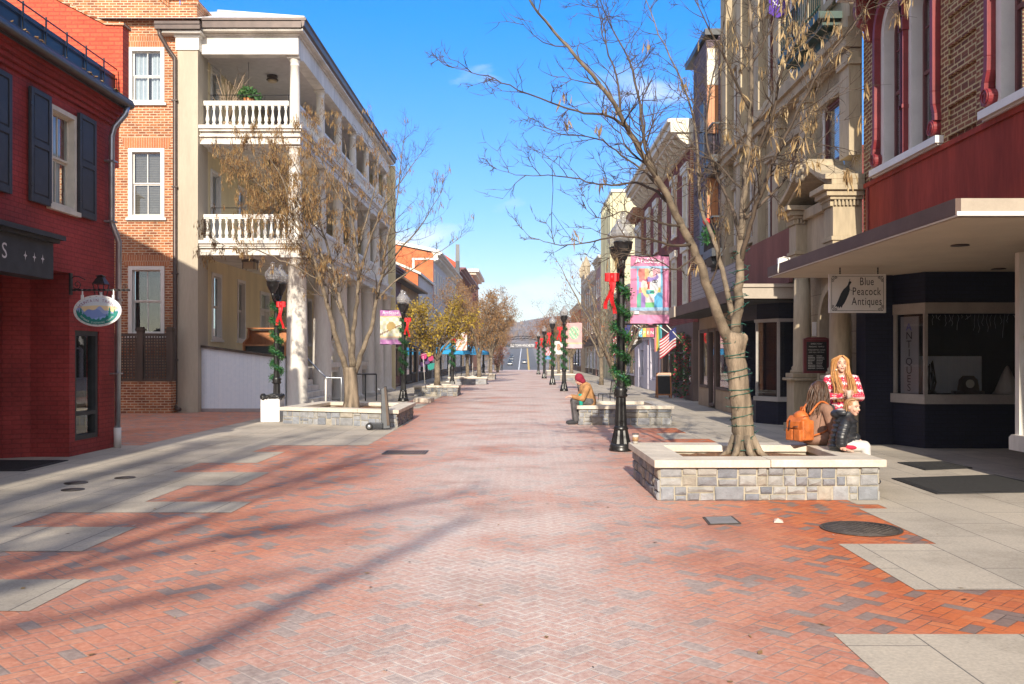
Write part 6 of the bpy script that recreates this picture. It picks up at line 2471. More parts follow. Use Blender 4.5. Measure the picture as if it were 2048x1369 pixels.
banner(912, 934, 665, 702, 47, 'white banner splashed with red dots behind the yellow tree', art_red_dots, -3.80)

# ------------------------------------------------------------------ bin, hand truck, covers, mats and small things
o = thing('litter_bin', (-6.2, 22.6, 0), 'square white litter bin lined with a black bag beside the planter', 'bin')
c = gp(540, 845)
m = MB()
m.prism([(c.x - .235, c.y), (c.x + .235, c.y), (c.x + .235, c.y + .47), (c.x - .235, c.y + .47)], .005, .62, 'z')
m.build('bin_body', M['trim_white'], o, bevel=.015)
m = MB()
prof = []
n = 40
rings = [(.238, .555), (.25, .585), (.262, .63), (.255, .675), (.20, .68), (.19, .62)]
vs, fs = [], []
for j, (r, z) in enumerate(rings):
    for k in range(n):
        a = 2 * pi * k / n
        sq = 1 / max(abs(cos(a)), abs(sin(a))) ** .8
        wob = .012 * sin(k * 2.7 + j) + .01 * sin(k * 5.3 + j * 2)
        vs.append((c.x + (r * sq + wob) * cos(a), c.y + .235 + (r * sq + wob) * sin(a), z + .022 * sin(k * .63 + 1) + .008 * sin(k * 3.1 + j)))
for j in range(len(rings) - 1):
    for k in range(n):
        fs.append((j * n + k, j * n + (k + 1) % n, (j + 1) * n + (k + 1) % n, (j + 1) * n + k))
fs.append(tuple(range((len(rings) - 1) * n, len(rings) * n)))
m.add(vs, fs, True)
m.build('bin_liner', M['black_bag'], o)
m = MB(col=(.55, .58, .66))
m.text('KEEP CLEAN', .05, Matrix.Translation((c.x, c.y - .003, .40)))
lt = m.build('lettering', M['sign_face'], o)

o = thing('hand_truck', (-3.1, 20.2, 0), 'folded dark hand truck leaning on the corner of the left planter', 'hand truck')
c = gp(772, 861)
m = MB()
tilt = Matrix.Translation((c.x, c.y, .0)) @ Matrix.Rotation(radians(-4), 4, 'Y') @ Matrix.Rotation(radians(-8), 4, 'X')
m.add([tuple(tilt @ V(*p)) for p in [(-.10, 0, .03), (.10, 0, .03), (.10, .06, .03), (-.10, .06, .03), (-.075, 0, .93), (.055, 0, .98), (.055, .06, .98), (-.075, .06, .93)]], [(0, 3, 2, 1), (4, 5, 6, 7), (0, 1, 5, 4), (1, 2, 6, 5), (2, 3, 7, 6), (3, 0, 4, 7)])
m.build('frame_panel', M['dark_steel'], o, bevel=.015)
m = MB()
m.add([tuple(tilt @ V(*p)) for p in [(.03, -.012, .1), (.085, -.012, .1), (.05, -.012, .96), (.0, -.012, .94), (.03, -.001, .1), (.085, -.001, .1), (.05, -.001, .96), (.0, -.001, .94)]], [(0, 1, 2, 3), (4, 7, 6, 5), (0, 4, 5, 1), (1, 5, 6, 2), (2, 6, 7, 3), (3, 7, 4, 0)])
m.build('side_rail', M['brown_wood'], o)
m = MB()
m.box(c.x - .36, c.x - .06, c.y - .03, c.y + .12, .035, .16)
m.build('toe_plate', M['dark_steel'], o, bevel=.02)
for dy in (-.05, .13):
    m = MB()
    m.lathe([(.03, -.02), (.075, -.02), (.08, 0), (.075, .02), (.03, .02)], (c.x - .36, c.y + dy, .085), 18, M=Matrix.Rotation(pi / 2, 3, 'X'))
    wl = m.build('wheel', M['tyre'], o)
    m = MB(); m.lathe([(.01, -.024), (.045, -.022), (.045, .022), (.01, .024)], (c.x - .36, c.y + dy, .085), 14, M=Matrix.Rotation(pi / 2, 3, 'X')); m.build('hub', M['galv'], wl)
m = MB(); m.tube([tilt @ V(-.075, .03, .9), tilt @ V(-.15, .03, .93), tilt @ V(-.15, .03, .86)], .012, 6); m.build('handle', M['galv'], o)


def round_cover(px, py, r, label, name='manhole_cover'):
    c = gp(px, py)
    o = thing(name, (c.x, c.y, 0), label, 'manhole cover')
    m = MB()
    m.lathe([(r, .0045), (r, .012), (r * .93, .013), (r * .92, .007)], (c.x, c.y, 0), 48)
    m.build('ring', M['iron_cover'], o)
    m = MB()
    m.lathe([(r * .905, .0045), (r * .905, .0125), (r * .01, .0135)], (c.x, c.y, 0), 40)
    n = 9
    for a in range(-n, n + 1):
        for b in range(-n, n + 1):
            x, y = a * r * .095, b * r * .095
            if x * x + y * y < (r * .8) ** 2 and (a + b) % 2 == 0 and r > .2:
                m.box(c.x + x - r * .03, c.x + x + r * .03, c.y + y - r * .03, c.y + y + r * .03, .0128, .0165)
    m.build('lid', M['iron_cover'], o)
    return o


round_cover(1722, 1059, .365, 'large round iron manhole cover set in the orange bricks near the planter')
c = gp(1442, 1044)
o = thing('utility_cover', (c.x, c.y, 0), 'small grey rectangular utility cover set in the bricks before the nearest planter', 'utility cover')
m = MB()
pp = [gp(1405, 1036), gp(1465, 1034.5), gp(1483, 1049), gp(1417, 1051)]
m.prism([(p.x, p.y) for p in pp], .0045, .010, 'z'); m.build('frame', M['iron_cover'], o)
cq = inset([(p.x, p.y) for p in (pp[3], pp[2], pp[1], pp[0])], .025)
m = MB(); m.prism(cq, .0103, .0125, 'z'); m.build('lid', M['galv'], o)
round_cover(146, 981, .13, 'small round metal cap in the shaded pavement, nearest of three', 'pavement_cap')
round_cover(152, 967.5, .14, 'rusty round pavement cap just behind another near the red shop', 'pavement_cap')
round_cover(250, 957, .13, 'pavement cap with a pale centre, apart from the other two', 'pavement_cap')
o = thing('grate', (0, 0, 0), 'dark flat drain grate lying in the brick street', 'grate')
c = gp(811, 906); o.location = (c.x, c.y, 0); WM[o.name] = Matrix.Translation((c.x, c.y, 0))
m = MB(); m.box(c.x - .36, c.x + .36, c.y - .28, c.y - .25, .0045, .012); m.box(c.x - .36, c.x + .36, c.y + .25, c.y + .28, .0045, .012); m.box(c.x - .36, c.x - .33, c.y - .25, c.y + .25, .0045, .012); m.box(c.x + .33, c.x + .36, c.y - .25, c.y + .25, .0045, .012); m.build('frame', M['iron_cover'], o)
m = MB()
for k in range(14):
    m.box(c.x - .325 + k * .047, c.x - .30 + k * .047, c.y - .249, c.y + .249, .0045, .011)
m.build('bars', M['iron_cover'], o)
for pts, lab in (([(1783, 959), (1990, 952), (2140, 985), (1873, 990)], 'large black rubber door mat on the pavement before the antiques shop'), ([(1795, 927), (1885, 925), (1945, 938), (1850, 942)], 'smaller dark door mat just behind the large mat')):
    q = [gp(*p) for p in pts]
    cc = sum(q, V(0, 0, 0)) / 4
    o = thing('door_mat', cc, lab, 'mat')
    m = MB(); m.prism([(p.x, p.y) for p in (q[3], q[2], q[1], q[0])], .0045, .018, 'z'); m.build('mat_border', M['rubber'], o)
    qi = inset([(p.x, p.y) for p in (q[3], q[2], q[1], q[0])], .07)
    m = MB()
    for k in range(46):
        a, b = lerp2(qi[0], qi[3], (k + .2) / 46), lerp2(qi[0], qi[3], (k + .75) / 46)
        d2, c2 = lerp2(qi[1], qi[2], (k + .2) / 46), lerp2(qi[1], qi[2], (k + .75) / 46)
        m.prism([a, d2, c2, b], .0183, .022, 'z')
    m.build('mat_ribs', M['rubber'], o)
c = gp(40, 948)
o = thing('door_mat', (c.x, c.y, 0), 'black mat on the pavement at the entrance of the red brick shop', 'mat')
m = MB(); m.prism([(-8.6, 12.6), (-7.0, 12.6), (-7.05, 13.9), (-8.6, 13.9)], .0045, .016, 'z'); m.build('mat_border', M['rubber'], o)
m = MB()
for k in range(20):
    m.box(-8.5, -7.12, 12.68 + k * .058, 12.71 + k * .058, .0163, .02)
m.build('mat_ribs', M['rubber'], o)
c = gp(1556, 1046)
o = thing('paper_scrap', (c.x, c.y, 0), 'crumpled pale paper scrap lying on the orange bricks', 'litter')
m = MB(col=(.66, .50, .42))
m.add([(c.x - .05, c.y - .03, .006), (c.x + .04, c.y - .05, .008), (c.x + .055, c.y + .04, .02), (c.x - .02, c.y + .05, .03), (c.x, c.y, .045)], [(0, 1, 4), (1, 2, 4), (2, 3, 4), (3, 0, 4)]); m.build('paper', M['sign_face'], o)
v = at(1266, 884, 12.1)
o = thing('coffee_cup', (1.5, 12.1, .46), 'white paper coffee cup with a brown sleeve on the planter corner', 'cup')
cx_, cy_ = 1.46, 12.0
q0 = gp(1266, 886, .46)
cx_, cy_ = q0.x + .02, q0.y - .1
m = MB(col=(.75, .73, .70)); m.lathe([(.032, .463), (.044, .575), (.047, .578)], (cx_, cy_, 0), 16); m.build('cup_body', M['sign_face'], o)
m = MB(col=(.33, .20, .10)); m.lathe([(.037, .49), (.042, .545)], (cx_, cy_, 0), 16); m.build('sleeve', M['sign_face'], o)
m = MB(col=(.10, .09, .09)); m.lathe([(.048, .578), (.048, .588), (.04, .595)], (cx_, cy_, 0), 16); m.build('lid', M['sign_face'], o)

o = thing('sandwich_board', (5.2, 34.5, 0), 'black chalk sandwich board in a wooden frame before the garlanded shop door', 'sandwich board')
q = gp(1329, 797)
for s, name in ((0, 'front_board'), (1, 'rear_board')):
    m = MB()
    y0, y1 = (q.y, q.y + .22) if s == 0 else (q.y + .46, q.y + .24)
    P = lambda x, t: (q.x + x, y0 + (y1 - y0) * t, .01 + .98 * t)
    for (xa, xb, ta, tb) in ((-.29, -.24, 0, 1), (.24, .29, 0, 1), (-.24, .24, .93, 1), (-.24, .24, .1, .16)):
        a, b, c2, d2 = P(xa, ta), P(xb, ta), P(xb, tb), P(xa, tb)
        m.add([a, b, c2, d2] + [(p[0], p[1] + .03, p[2]) for p in (a, b, c2, d2)], [(0, 1, 2, 3), (4, 7, 6, 5), (0, 4, 5, 1), (1, 5, 6, 2), (2, 6, 7, 3), (3, 7, 4, 0)])
    bb = m.build(name, M['piano_wood'], o)
    m = MB(); a, b, c2, d2 = P(-.24, .16), P(.24, .16), P(.24, .93), P(-.24, .93); m.quad(*[(p[0], p[1] + .012, p[2]) for p in (a, b, c2, d2)]); m.build('chalk_panel', M['black_iron'], bb)

# flags and signs on the right-hand shops


def flag(name, x, y, z, dx, dz, label, colfn, w=.9, h=.6, pole=True, cat='flag', yaw=0.35):
    o = thing(name, (x, y, z), label, cat)
    m = MB()
    n, k2 = 18, 13
    e = V(-cos(yaw), -sin(yaw), 0)

    def P(u, v):
        return V(x, y, z) + e * (w * u * .75) + V(0, .06 * sin(u * 8 + v * 2), -h * v - w * u * .55 * dz + .03 * sin(u * 6))
    for i in range(n):
        for j in range(k2):
            m.col = colfn((i + .5) / n, (j + .5) / k2, j)
            m.quad(P(i / n, j / k2), P((i + 1) / n, j / k2), P((i + 1) / n, (j + 1) / k2), P(i / n, (j + 1) / k2))
    m.build('cloth', M['cloth'], o)
    if pole:
        m = MB(); m.tube([(6.1, y + .02, z - .7), (x - .5, y + .02, z + .22)], .018, 6); m.build('pole', M['white_paint'], o)
    return o


us = lambda u, v, j: (.05, .06, .22) if (u < .42 and v < .54) else ((.50, .03, .06) if j % 2 == 0 else (.72, .71, .72))
flag('flag', 4.9, 41.0, 3.25, 0, 1.1, 'striped red and white national flag drooping before the pink building', us, 1.3, .8)
flag('flag', 5.2, 40.0, 2.9, 0, .9, 'black flag with a white round emblem beside the striped flag', lambda u, v, j: (.66, .66, .66) if (u - .5) ** 2 * 1.6 + (v - .5) ** 2 < .06 else (.015, .015, .018), .9, .65)
flag('flag', 5.75, 34.2, 2.75, 0, .9, 'striped flag hanging under the canopy near the rainbow cloth', us, .95, .75)
flag('flag', 5.3, 34.8, 2.85, 0, .3, 'vertical rainbow cloth hanging beside the striped flag under the canopy', lambda u, v, j: [(.10, .42, .5), (.12, .45, .25), (.65, .5, .08), (.6, .25, .3)][min(3, int(u * 4))], .45, .95)
o = thing('hanging_sign', (4.9, 35, 2.6), 'colourful tiled OPEN sign hanging below the pink banner', 'sign')
d = 33.0
a, b = at(1276, 676, d), at(1310, 655, d)
m = MB(); m.box(a.x, b.x, d, d + .05, a.z, b.z); bb = m.build('board', M['black_iron'], o)
m = MB()
for k, col in enumerate(((.12, .42, .62), (.62, .45, .08), (.62, .16, .10), (.48, .07, .16))):
    m.col = col; x0 = a.x + .03 + (b.x - a.x - .06) * k / 4
    m.box(x0, x0 + (b.x - a.x - .06) / 4 - .012, d - .006, d - .001, a.z + .03, b.z - .03)
m.col = (.75, .75, .72)
for k, chh in enumerate('OPEN'):
    m.text(chh, .17, Matrix.Translation((a.x + .03 + (b.x - a.x - .06) * (k + .45) / 4, d - .008, a.z + .13)))
m.build('lettering', M['sign_face'], bb)
m = MB()
for x in (a.x + .05, b.x - .05):
    m.tube([(x, d + .02, b.z), (x, d + .02, 2.95)], .008, 4)
m.build('chain', M['black_iron'], o)
o = thing('door_garland', (6.0, 35.5, 0), 'leafy green garland with red flowers around the shop door', 'garland')
m = MB(); r8 = random.Random(12)
for _ in range(900):
    t = r8.random()
    if t < .4: p = V(5.95, 33.4, .1 + 2.2 * t / .4)
    elif t < .6: p = V(5.95, 33.4 + 2 * (t - .4) / .2, 2.35)
    else: p = V(5.95, 35.4, 2.3 - 2.2 * (t - .6) / .4)
    leaf(m, p + V(r8.gauss(0, .06), r8.gauss(0, .08), r8.gauss(0, .08)), .12, r8, [(.03, .10, .03), (.05, .16, .04), (.02, .08, .03), (.4, .03, .05)], 0, .5)
m.build('greenery', M['garland'], o)
# blue hanging sign and bunting on the left
d = 52.0
a, b = at(826, 697, d), at(846, 679, d)
o = thing('hanging_sign', (a.x, d, a.z), 'small dark blue blade sign with pale lettering before the tan shop', 'sign')
m = MB(); m.box(a.x, b.x, d, d + .06, a.z, b.z); bb = m.build('board', M['blue_canvas'], o)
bb.data.materials[0] = plain('navy_blue_sign_paint', (.015, .06, .22), .5, var=.05)
m = MB(col=(.5, .6, .75)); m.text('SHOP', .2, Matrix.Translation(((a.x + b.x) / 2, d - .005, (a.z + b.z) / 2 - .05))); m.build('lettering', M['sign_face'], bb)
m = MB(); m.tube([(-7, d + .03, b.z + .03), (b.x, d + .03, b.z + .03)], .02, 5); m.build('arm', M['black_iron'], o)
o = thing('paper_bunting', (-5.5, 50, 2.2), 'string of pink, yellow and teal pennants over the pavement', 'bunting')
m = MB()
for k, (px, py, col, s) in enumerate(((848, 712, (.55, .05, .22), .36), (858, 708, (.5, .42, .05), .28), (862, 716, (.5, .04, .16), .34), (855, 722, (.12, .06, .2), .34), (862, 732, (.02, .3, .26), .42), (845, 728, (.2, .12, .3), .3))):
    p = at(px, py, 49.5 + k * .1); m.col = col
    m.prism([(p.x - s * .5, p.z + s * .3), (p.x + s * .5, p.z + s * .35), (p.x + s * .35, p.z - s * .4), (p.x - .05, p.z - s * .6), (p.x - s * .4, p.z - s * .4)], p.y, p.y + .01, 'y')
m.build('pennants', M['cloth'], o)
m = MB(); m.tube([at(846, 795 - 83, 49.4) + V(0, 0, 0), at(850, 770, 49.4)], .012, 5); m.tube([at(838, 712, 49.4), at(866, 703, 49.4)], .01, 4); m.build('pole', M['white_paint'], o)

# café terrace with umbrellas
UM = thing('cafe_umbrella', (0, 0, 0), '', 'umbrella', 'blue café umbrellas')
m = MB(); m.lathe([(1.45, 1.95), (1.42, 2.0), (.75, 2.25), (.05, 2.5), (.02, 2.6)], n=8, smooth=False); m.lathe([(1.46, 1.80), (1.455, 1.948)], n=8, smooth=False); m.build('canopy', M['blue_canvas'], UM)
m = MB(); m.tube([(0, 0, .02), (0, 0, 2.5)], .025, 6); m.lathe([(.25, .004), (.25, .06), (.05, .1)], n=12); m.build('pole', M['white_paint'], UM)
TB = thing('cafe_table', (0, 0, 0), '', 'table', 'dark café tables under the umbrellas')
m = MB(); m.lathe([(.42, .71), (.43, .72), (.43, .74), (.01, .745)], n=18); m.build('table_top', M['dark_steel'], TB)
m = MB(); m.tube([(0, 0, .03), (0, 0, .71)], .03, 6); m.lathe([(.24, .004), (.22, .03), (.03, .05)], n=12); m.build('pedestal', M['black_iron'], TB)
CHR = thing('cafe_chair', (0, 0, 0), '', 'chair', 'black metal café chairs')
m = MB(); m.box(-.2, .2, -.2, .2, .44, .46); m.build('seat', M['black_iron'], CHR)
m = MB(); m.tube([(-.2, .2, .46), (-.2, .26, .88), (.2, .26, .88), (.2, .2, .46)], .014, 5)
for k in range(4):
    m.tube([(-.12 + k * .08, .21, .46), (-.12 + k * .08, .26, .88)], .008, 4)
m.build('backrest', M['black_iron'], CHR)
for sx in (-1, 1):
    for sy in (-1, 1):
        m = MB(); m.tube([(sx * .19, sy * .19, .44), (sx * .22, sy * .22, .004)], .013, 5); m.build('leg', M['black_iron'], CHR)
first = True
for i, (x, y, lab) in enumerate(((-4.9, 58, 'nearest bright blue café umbrella, behind the first golden tree trunk'), (-4.2, 66, 'middle bright blue café umbrella beyond the second trunk'), (-4.3, 74, 'farthest low blue café umbrella beside the reddish shrub'))):
    lt = ('café table under the nearest blue umbrella', 'café table under the middle blue umbrella', 'café table under the farthest blue umbrella')[i]
    if first:
        UM.location = (x, y, 0); UM['label'] = lab; TB.location = (x, y + .5, 0); TB['label'] = lt
        first = False
    else:
        dup(UM, (x, y, 0), lab); dup(TB, (x, y + .5, 0), lt)
cl = ['black chair left of the table under the nearest umbrella', 'black chair facing the street under the nearest umbrella', 'black chair beside the middle umbrella', 'black chair behind the middle umbrella table', 'black chair under the farthest umbrella', 'thin black bistro chair behind the person in the tan jacket', 'thin black bistro chair nearer the shops behind the tan jacket']
cp = [(-5.6, 58.3, 1.6), (-4.3, 58.0, -1.5), (-4.9, 66.3, 1.6), (-3.5, 66.8, -1.2), (-3.6, 74.6, -1.4), (1.9, 27.5, 1.2), (2.55, 28.2, -1.3)]
for i, ((x, y, rz), lab) in enumerate(zip(cp, cl)):
    if i == 0:
        CHR.location = (x, y, 0); CHR.rotation_euler = (0, 0, rz); CHR['label'] = lab
    else:
        dup(CHR, (x, y, 0), lab, rz)

# arch sign across the street and traffic beyond
d = 200
o = thing('street_arch', (0, d, ground_z(d)), 'dark metal arch spanning the street with white OLD TOWN WINCHESTER letters', 'arch sign')
a, b = at(1004, 684, d), at(1090, 678, d)
m = MB()
for k in range(12):
    x0, x1 = a.x + (b.x - a.x) * k / 12, a.x + (b.x - a.x) * (k + 1) / 12
    h0, h1 = .7 * sin(pi * k / 12), .7 * sin(pi * (k + 1) / 12)
    for dz in (0, .55):
        m.tube([(x0, d, a.z + h0 + dz), (x1, d, a.z + h1 + dz)], .09, 6)
    m.tube([(x0, d, a.z + h0), (x1, d, a.z + h1 + .55)], .05, 5)
m.build('truss', M['black_iron'], o)
for x in (a.x, b.x):
    m = MB(); m.tube([(x, d, ground_z(d)), (x, d, a.z + .6)], .16, 8); m.build('post', M['black_iron'], o)
m = MB(col=(.85, .85, .85)); m.text('OLD TOWN WINCHESTER', .85, Matrix.Translation(((at(1045, 694, d)).x, d - .2, at(1045, 694, d).z)), xs=.5); m.build('lettering', M['sign_white'], o)
m = MB(); q0 = at(1020, 697, d); m.box(q0.x, at(1072, 697, d).x, d - .1, d, q0.z - .02, q0.z + .12); m.build('letter_rail', M['black_iron'], o)

CAR = thing('parked_car', (0, 0, 0), '', 'car')
m = MB(col=(.02, .022, .025))
sec = [(-2.15, .35, .62, .80), (-2.1, .3, .80, .86), (-1.2, .28, .92, .9), (-.55, .28, 1.0, .9), (.9, .28, 1.0, .9), (1.6, .28, .98, .9), (2.1, .3, .9, .86), (2.2, .36, .66, .8)]
vs, fs = [], []
for y, z0, z1, w in sec:
    vs += [(-w, y, z0), (-w, y, z1 - .15), (-w + .08, y, z1), (w - .08, y, z1), (w, y, z1 - .15), (w, y, z0)]
for i in range(len(sec) - 1):
    for k in range(6):
        fs.append((i * 6 + k, i * 6 + (k + 1) % 6, (i + 1) * 6 + (k + 1) % 6, (i + 1) * 6 + k))
fs += [tuple(range(6)), tuple(range(len(vs) - 1, len(vs) - 7, -1))]
m.add(vs, fs)
m.col = (.02, .022, .025)
body = m.build('body', M['car_paint'], CAR, bevel=.05)
m = MB(col=(.02, .025, .03))
m.add([(-.78, -.95, .98), (.78, -.95, .98), (.78, 1.75, .98), (-.78, 1.75, .98), (-.6, -.25, 1.46), (.6, -.25, 1.46), (.6, 1.25, 1.48), (-.6, 1.25, 1.48)], [(0, 1, 5, 4), (1, 2, 6, 5), (2, 3, 7, 6), (3, 0, 4, 7), (4, 5, 6, 7)])
m.build('cabin', M['glass'] if False else M['car_paint'], CAR, bevel=.04)
for sx in (-.82, .82):
    for y in (-1.35, 1.4):
        m = MB(); m.lathe([(.2, -.1), (.32, -.1), (.33, 0), (.32, .1), (.2, .1)], (sx, y, .33), 16, M=Matrix.Rotation(pi / 2, 3, 'Y')); m.build('wheel', M['tyre'], CAR)
for sx in (-.62, .62):
    m = MB(col=(.7, .7, .68)); m.box(sx - .18, sx + .18, -2.2, -2.1, .62, .76); m.build('headlight', M['car_paint'], CAR)
cars = [(-.25, 330, 0, 'dark car driving down the middle of the far road'), (-5.3, 318, 0, 'dark parked car, nearest in the row along the far road'), (-5.4, 335, 0, 'dark parked car, second in the row on the far road'), (-5.5, 355, 0, 'parked car third in the row on the far road'), (-5.6, 375, 0, 'parked car at the far end of the row on the far road')]
for i, (x, y, rz, lab) in enumerate(cars):
    z = ground_z(y) + .03
    tp = atan2(ground_z(y + 2) - ground_z(y - 2), 4)
    o = CAR if i == 0 else dup(CAR, (x, y, z), lab)
    o.location = (x, y, z); o.rotation_euler = (tp, 0, rz); o['label'] = lab
    if i:
        o['group'] = 'cars parked along the far road'
# ------------------------------------------------------------------ trees


def spline(pts, sub=4):
    out = []
    n = len(pts)
    for i in range(n - 1):
        p0, p1, p2, p3 = pts[max(0, i - 1)], pts[i], pts[i + 1], pts[min(n - 1, i + 2)]
        for k in range(sub):
            t = k / sub
            out.append(0.5 * ((2 * p1) + (p2 - p0) * t + (2 * p0 - 5 * p1 + 4 * p2 - p3) * t * t + (3 * p1 - p0 - 3 * p2 + p3) * t ** 3))
    out.append(pts[-1])
    return out


def limb(m, pts, r0, r1, rr, n=8, sub=4, jit=.006):
    s = spline([Vector(p) for p in pts], sub)
    s = [s[0]] + [p + V(rr.gauss(0, jit), rr.gauss(0, jit), rr.gauss(0, jit)) for p in s[1:]]
    k = len(s) - 1
    m.tube(s, [r0 + (r1 - r0) * (i / k) ** .8 for i in range(k + 1)], n)
    return s


def sprout(m, base, d, L, r, level, rr, up=.25, tips=None, n=None, droop=0.0):
    steps = 5 if level else 4
    p = base.copy()
    pts, dd = [p.copy()], d.normalized()
    for i in range(steps):
        dd = (dd + V(rr.gauss(0, .16), rr.gauss(0, .16), rr.gauss(0, .12) + up * .22 - droop * .2)).normalized()
        p = p + dd * L / steps
        pts.append(p.copy())
    m.tube(pts, [r * (1 - .75 * i / steps) for i in range(steps + 1)], n or (5 if level > 1 else 4 if level else 3), cap=False)
    if tips is not None:
        tips.append((pts[-1], dd, level))
    if level > 0:
        k = rr.randint(3, 5) if level > 1 else rr.randint(2, 4)
        for j in range(k):
            i = rr.randint(1, steps)
            ax = dd.orthogonal().normalized()
            ax = Quaternion(dd, rr.uniform(0, 6.28)) @ ax
            nd = Quaternion(ax, radians(rr.uniform(25, 60))) @ (pts[i] - pts[i - 1]).normalized()
            sprout(m, pts[i], nd, L * rr.uniform(.4, .68), max(r * .55, .0042), level - 1, rr, up, tips, None, droop)


def twigs(m, s, r0, r1, rr, spacing, L, level=1, start=.15, up=.25, tips=None, droop=0.0):
    tot = 0
    nxt = 0
    length = sum((s[i + 1] - s[i]).length for i in range(len(s) - 1))
    for i in range(len(s) - 1):
        seg = (s[i + 1] - s[i])
        tot += seg.length
        if tot / length < start:
            nxt = tot + spacing * .5
            continue
        if tot >= nxt:
            nxt = tot + spacing * rr.uniform(.6, 1.4)
            d = seg.normalized()
            ax = Quaternion(d, rr.uniform(0, 6.28)) @ d.orthogonal().normalized()
            nd = Quaternion(ax, radians(rr.uniform(30, 65))) @ d
            t = tot / length
            sprout(m, s[i + 1], nd, L * rr.uniform(.55, 1.15) * (1.15 - .5 * t), max(.0062, (r0 + (r1 - r0) * t) * .42), level, rr, up, tips, None, droop)
    sprout(m, s[-1], (s[-1] - s[-2]), L * .6, max(r1, .004), level, rr, up, tips, None, droop)


PODC = [(.46, .34, .17), (.38, .26, .12), (.52, .40, .22), (.34, .22, .10)]


def podcluster(m, p, rr, n=7, L=.17, cols=PODC, asp=.16):
    for k in range(n):
        q = p + V(rr.gauss(0, .035), rr.gauss(0, .035), rr.gauss(0, .03) - .03)
        m.col = rr.choice(cols)
        l = L * rr.uniform(.6, 1.2)
        d = V(rr.gauss(0, .22), rr.gauss(0, .22), -1).normalized()
        sd = Quaternion(d, rr.uniform(0, 6.28)) @ d.orthogonal().normalized()
        w = l * asp
        b = q + d * l
        mid = q + d * l * .55 + sd.cross(d) * w * .4
        m.add([q, mid + sd * w * .5, b, mid - sd * w * .5], [(0, 1, 2, 3)])
        m.tube([p, q], .0022, 3, cap=False)


def P(*l):
    return [at(*q) for q in l]


M['bark_tan'] = plain('tan_grey_trunk_bark', (.215, .168, .12), .88, var=.5, scale=9, bmp=1.0, vstreak=True)
# --- big bare tree in the nearest planter
rt = random.Random(21)
base = V(2.70, 11.05, .34)
TR = thing('bare_tree', base, 'tall bare tree wrapped in green light wire in the nearest planter', 'tree')
m = MB()
tr = spline([base + V(0, 0, -.05), at(1487, 880, 11.05), at(1484, 840, 11.05), at(1478, 780, 11.0), at(1472, 720, 11.0), at(1468, 690, 11.0), at(1466, 668, 11.0)], 4)
rad = [.24, .185, .145, .133, .128, .126, .136, .134, .132, .130, .128, .126, .124, .123, .122, .121, .121, .122, .126, .130, .132, .132, .130, .120, .075][:len(tr)]
while len(rad) < len(tr):
    rad.append(.13)
m.tube([p + V(rt.gauss(0, .006), rt.gauss(0, .006), 0) for p in tr], rad, 14)
m.capsule(at(1476, 690, 10.97), .11, at(1484, 678, 10.94), .075, 10)
for k in range(7):
    a = k * .9 + .3
    m.tube([at(1487, 872, 11.05) + V(.10 * cos(a), .10 * sin(a), 0), base + V(.19 * cos(a), .19 * sin(a), .10), base + V(.32 * cos(a), .32 * sin(a), .03)], [.05, .045, .015], 7)
trunk = m.build('trunk', M['bark_tan'], TR)
m = MB()
mt = MB()
tips = []
D = 11.0
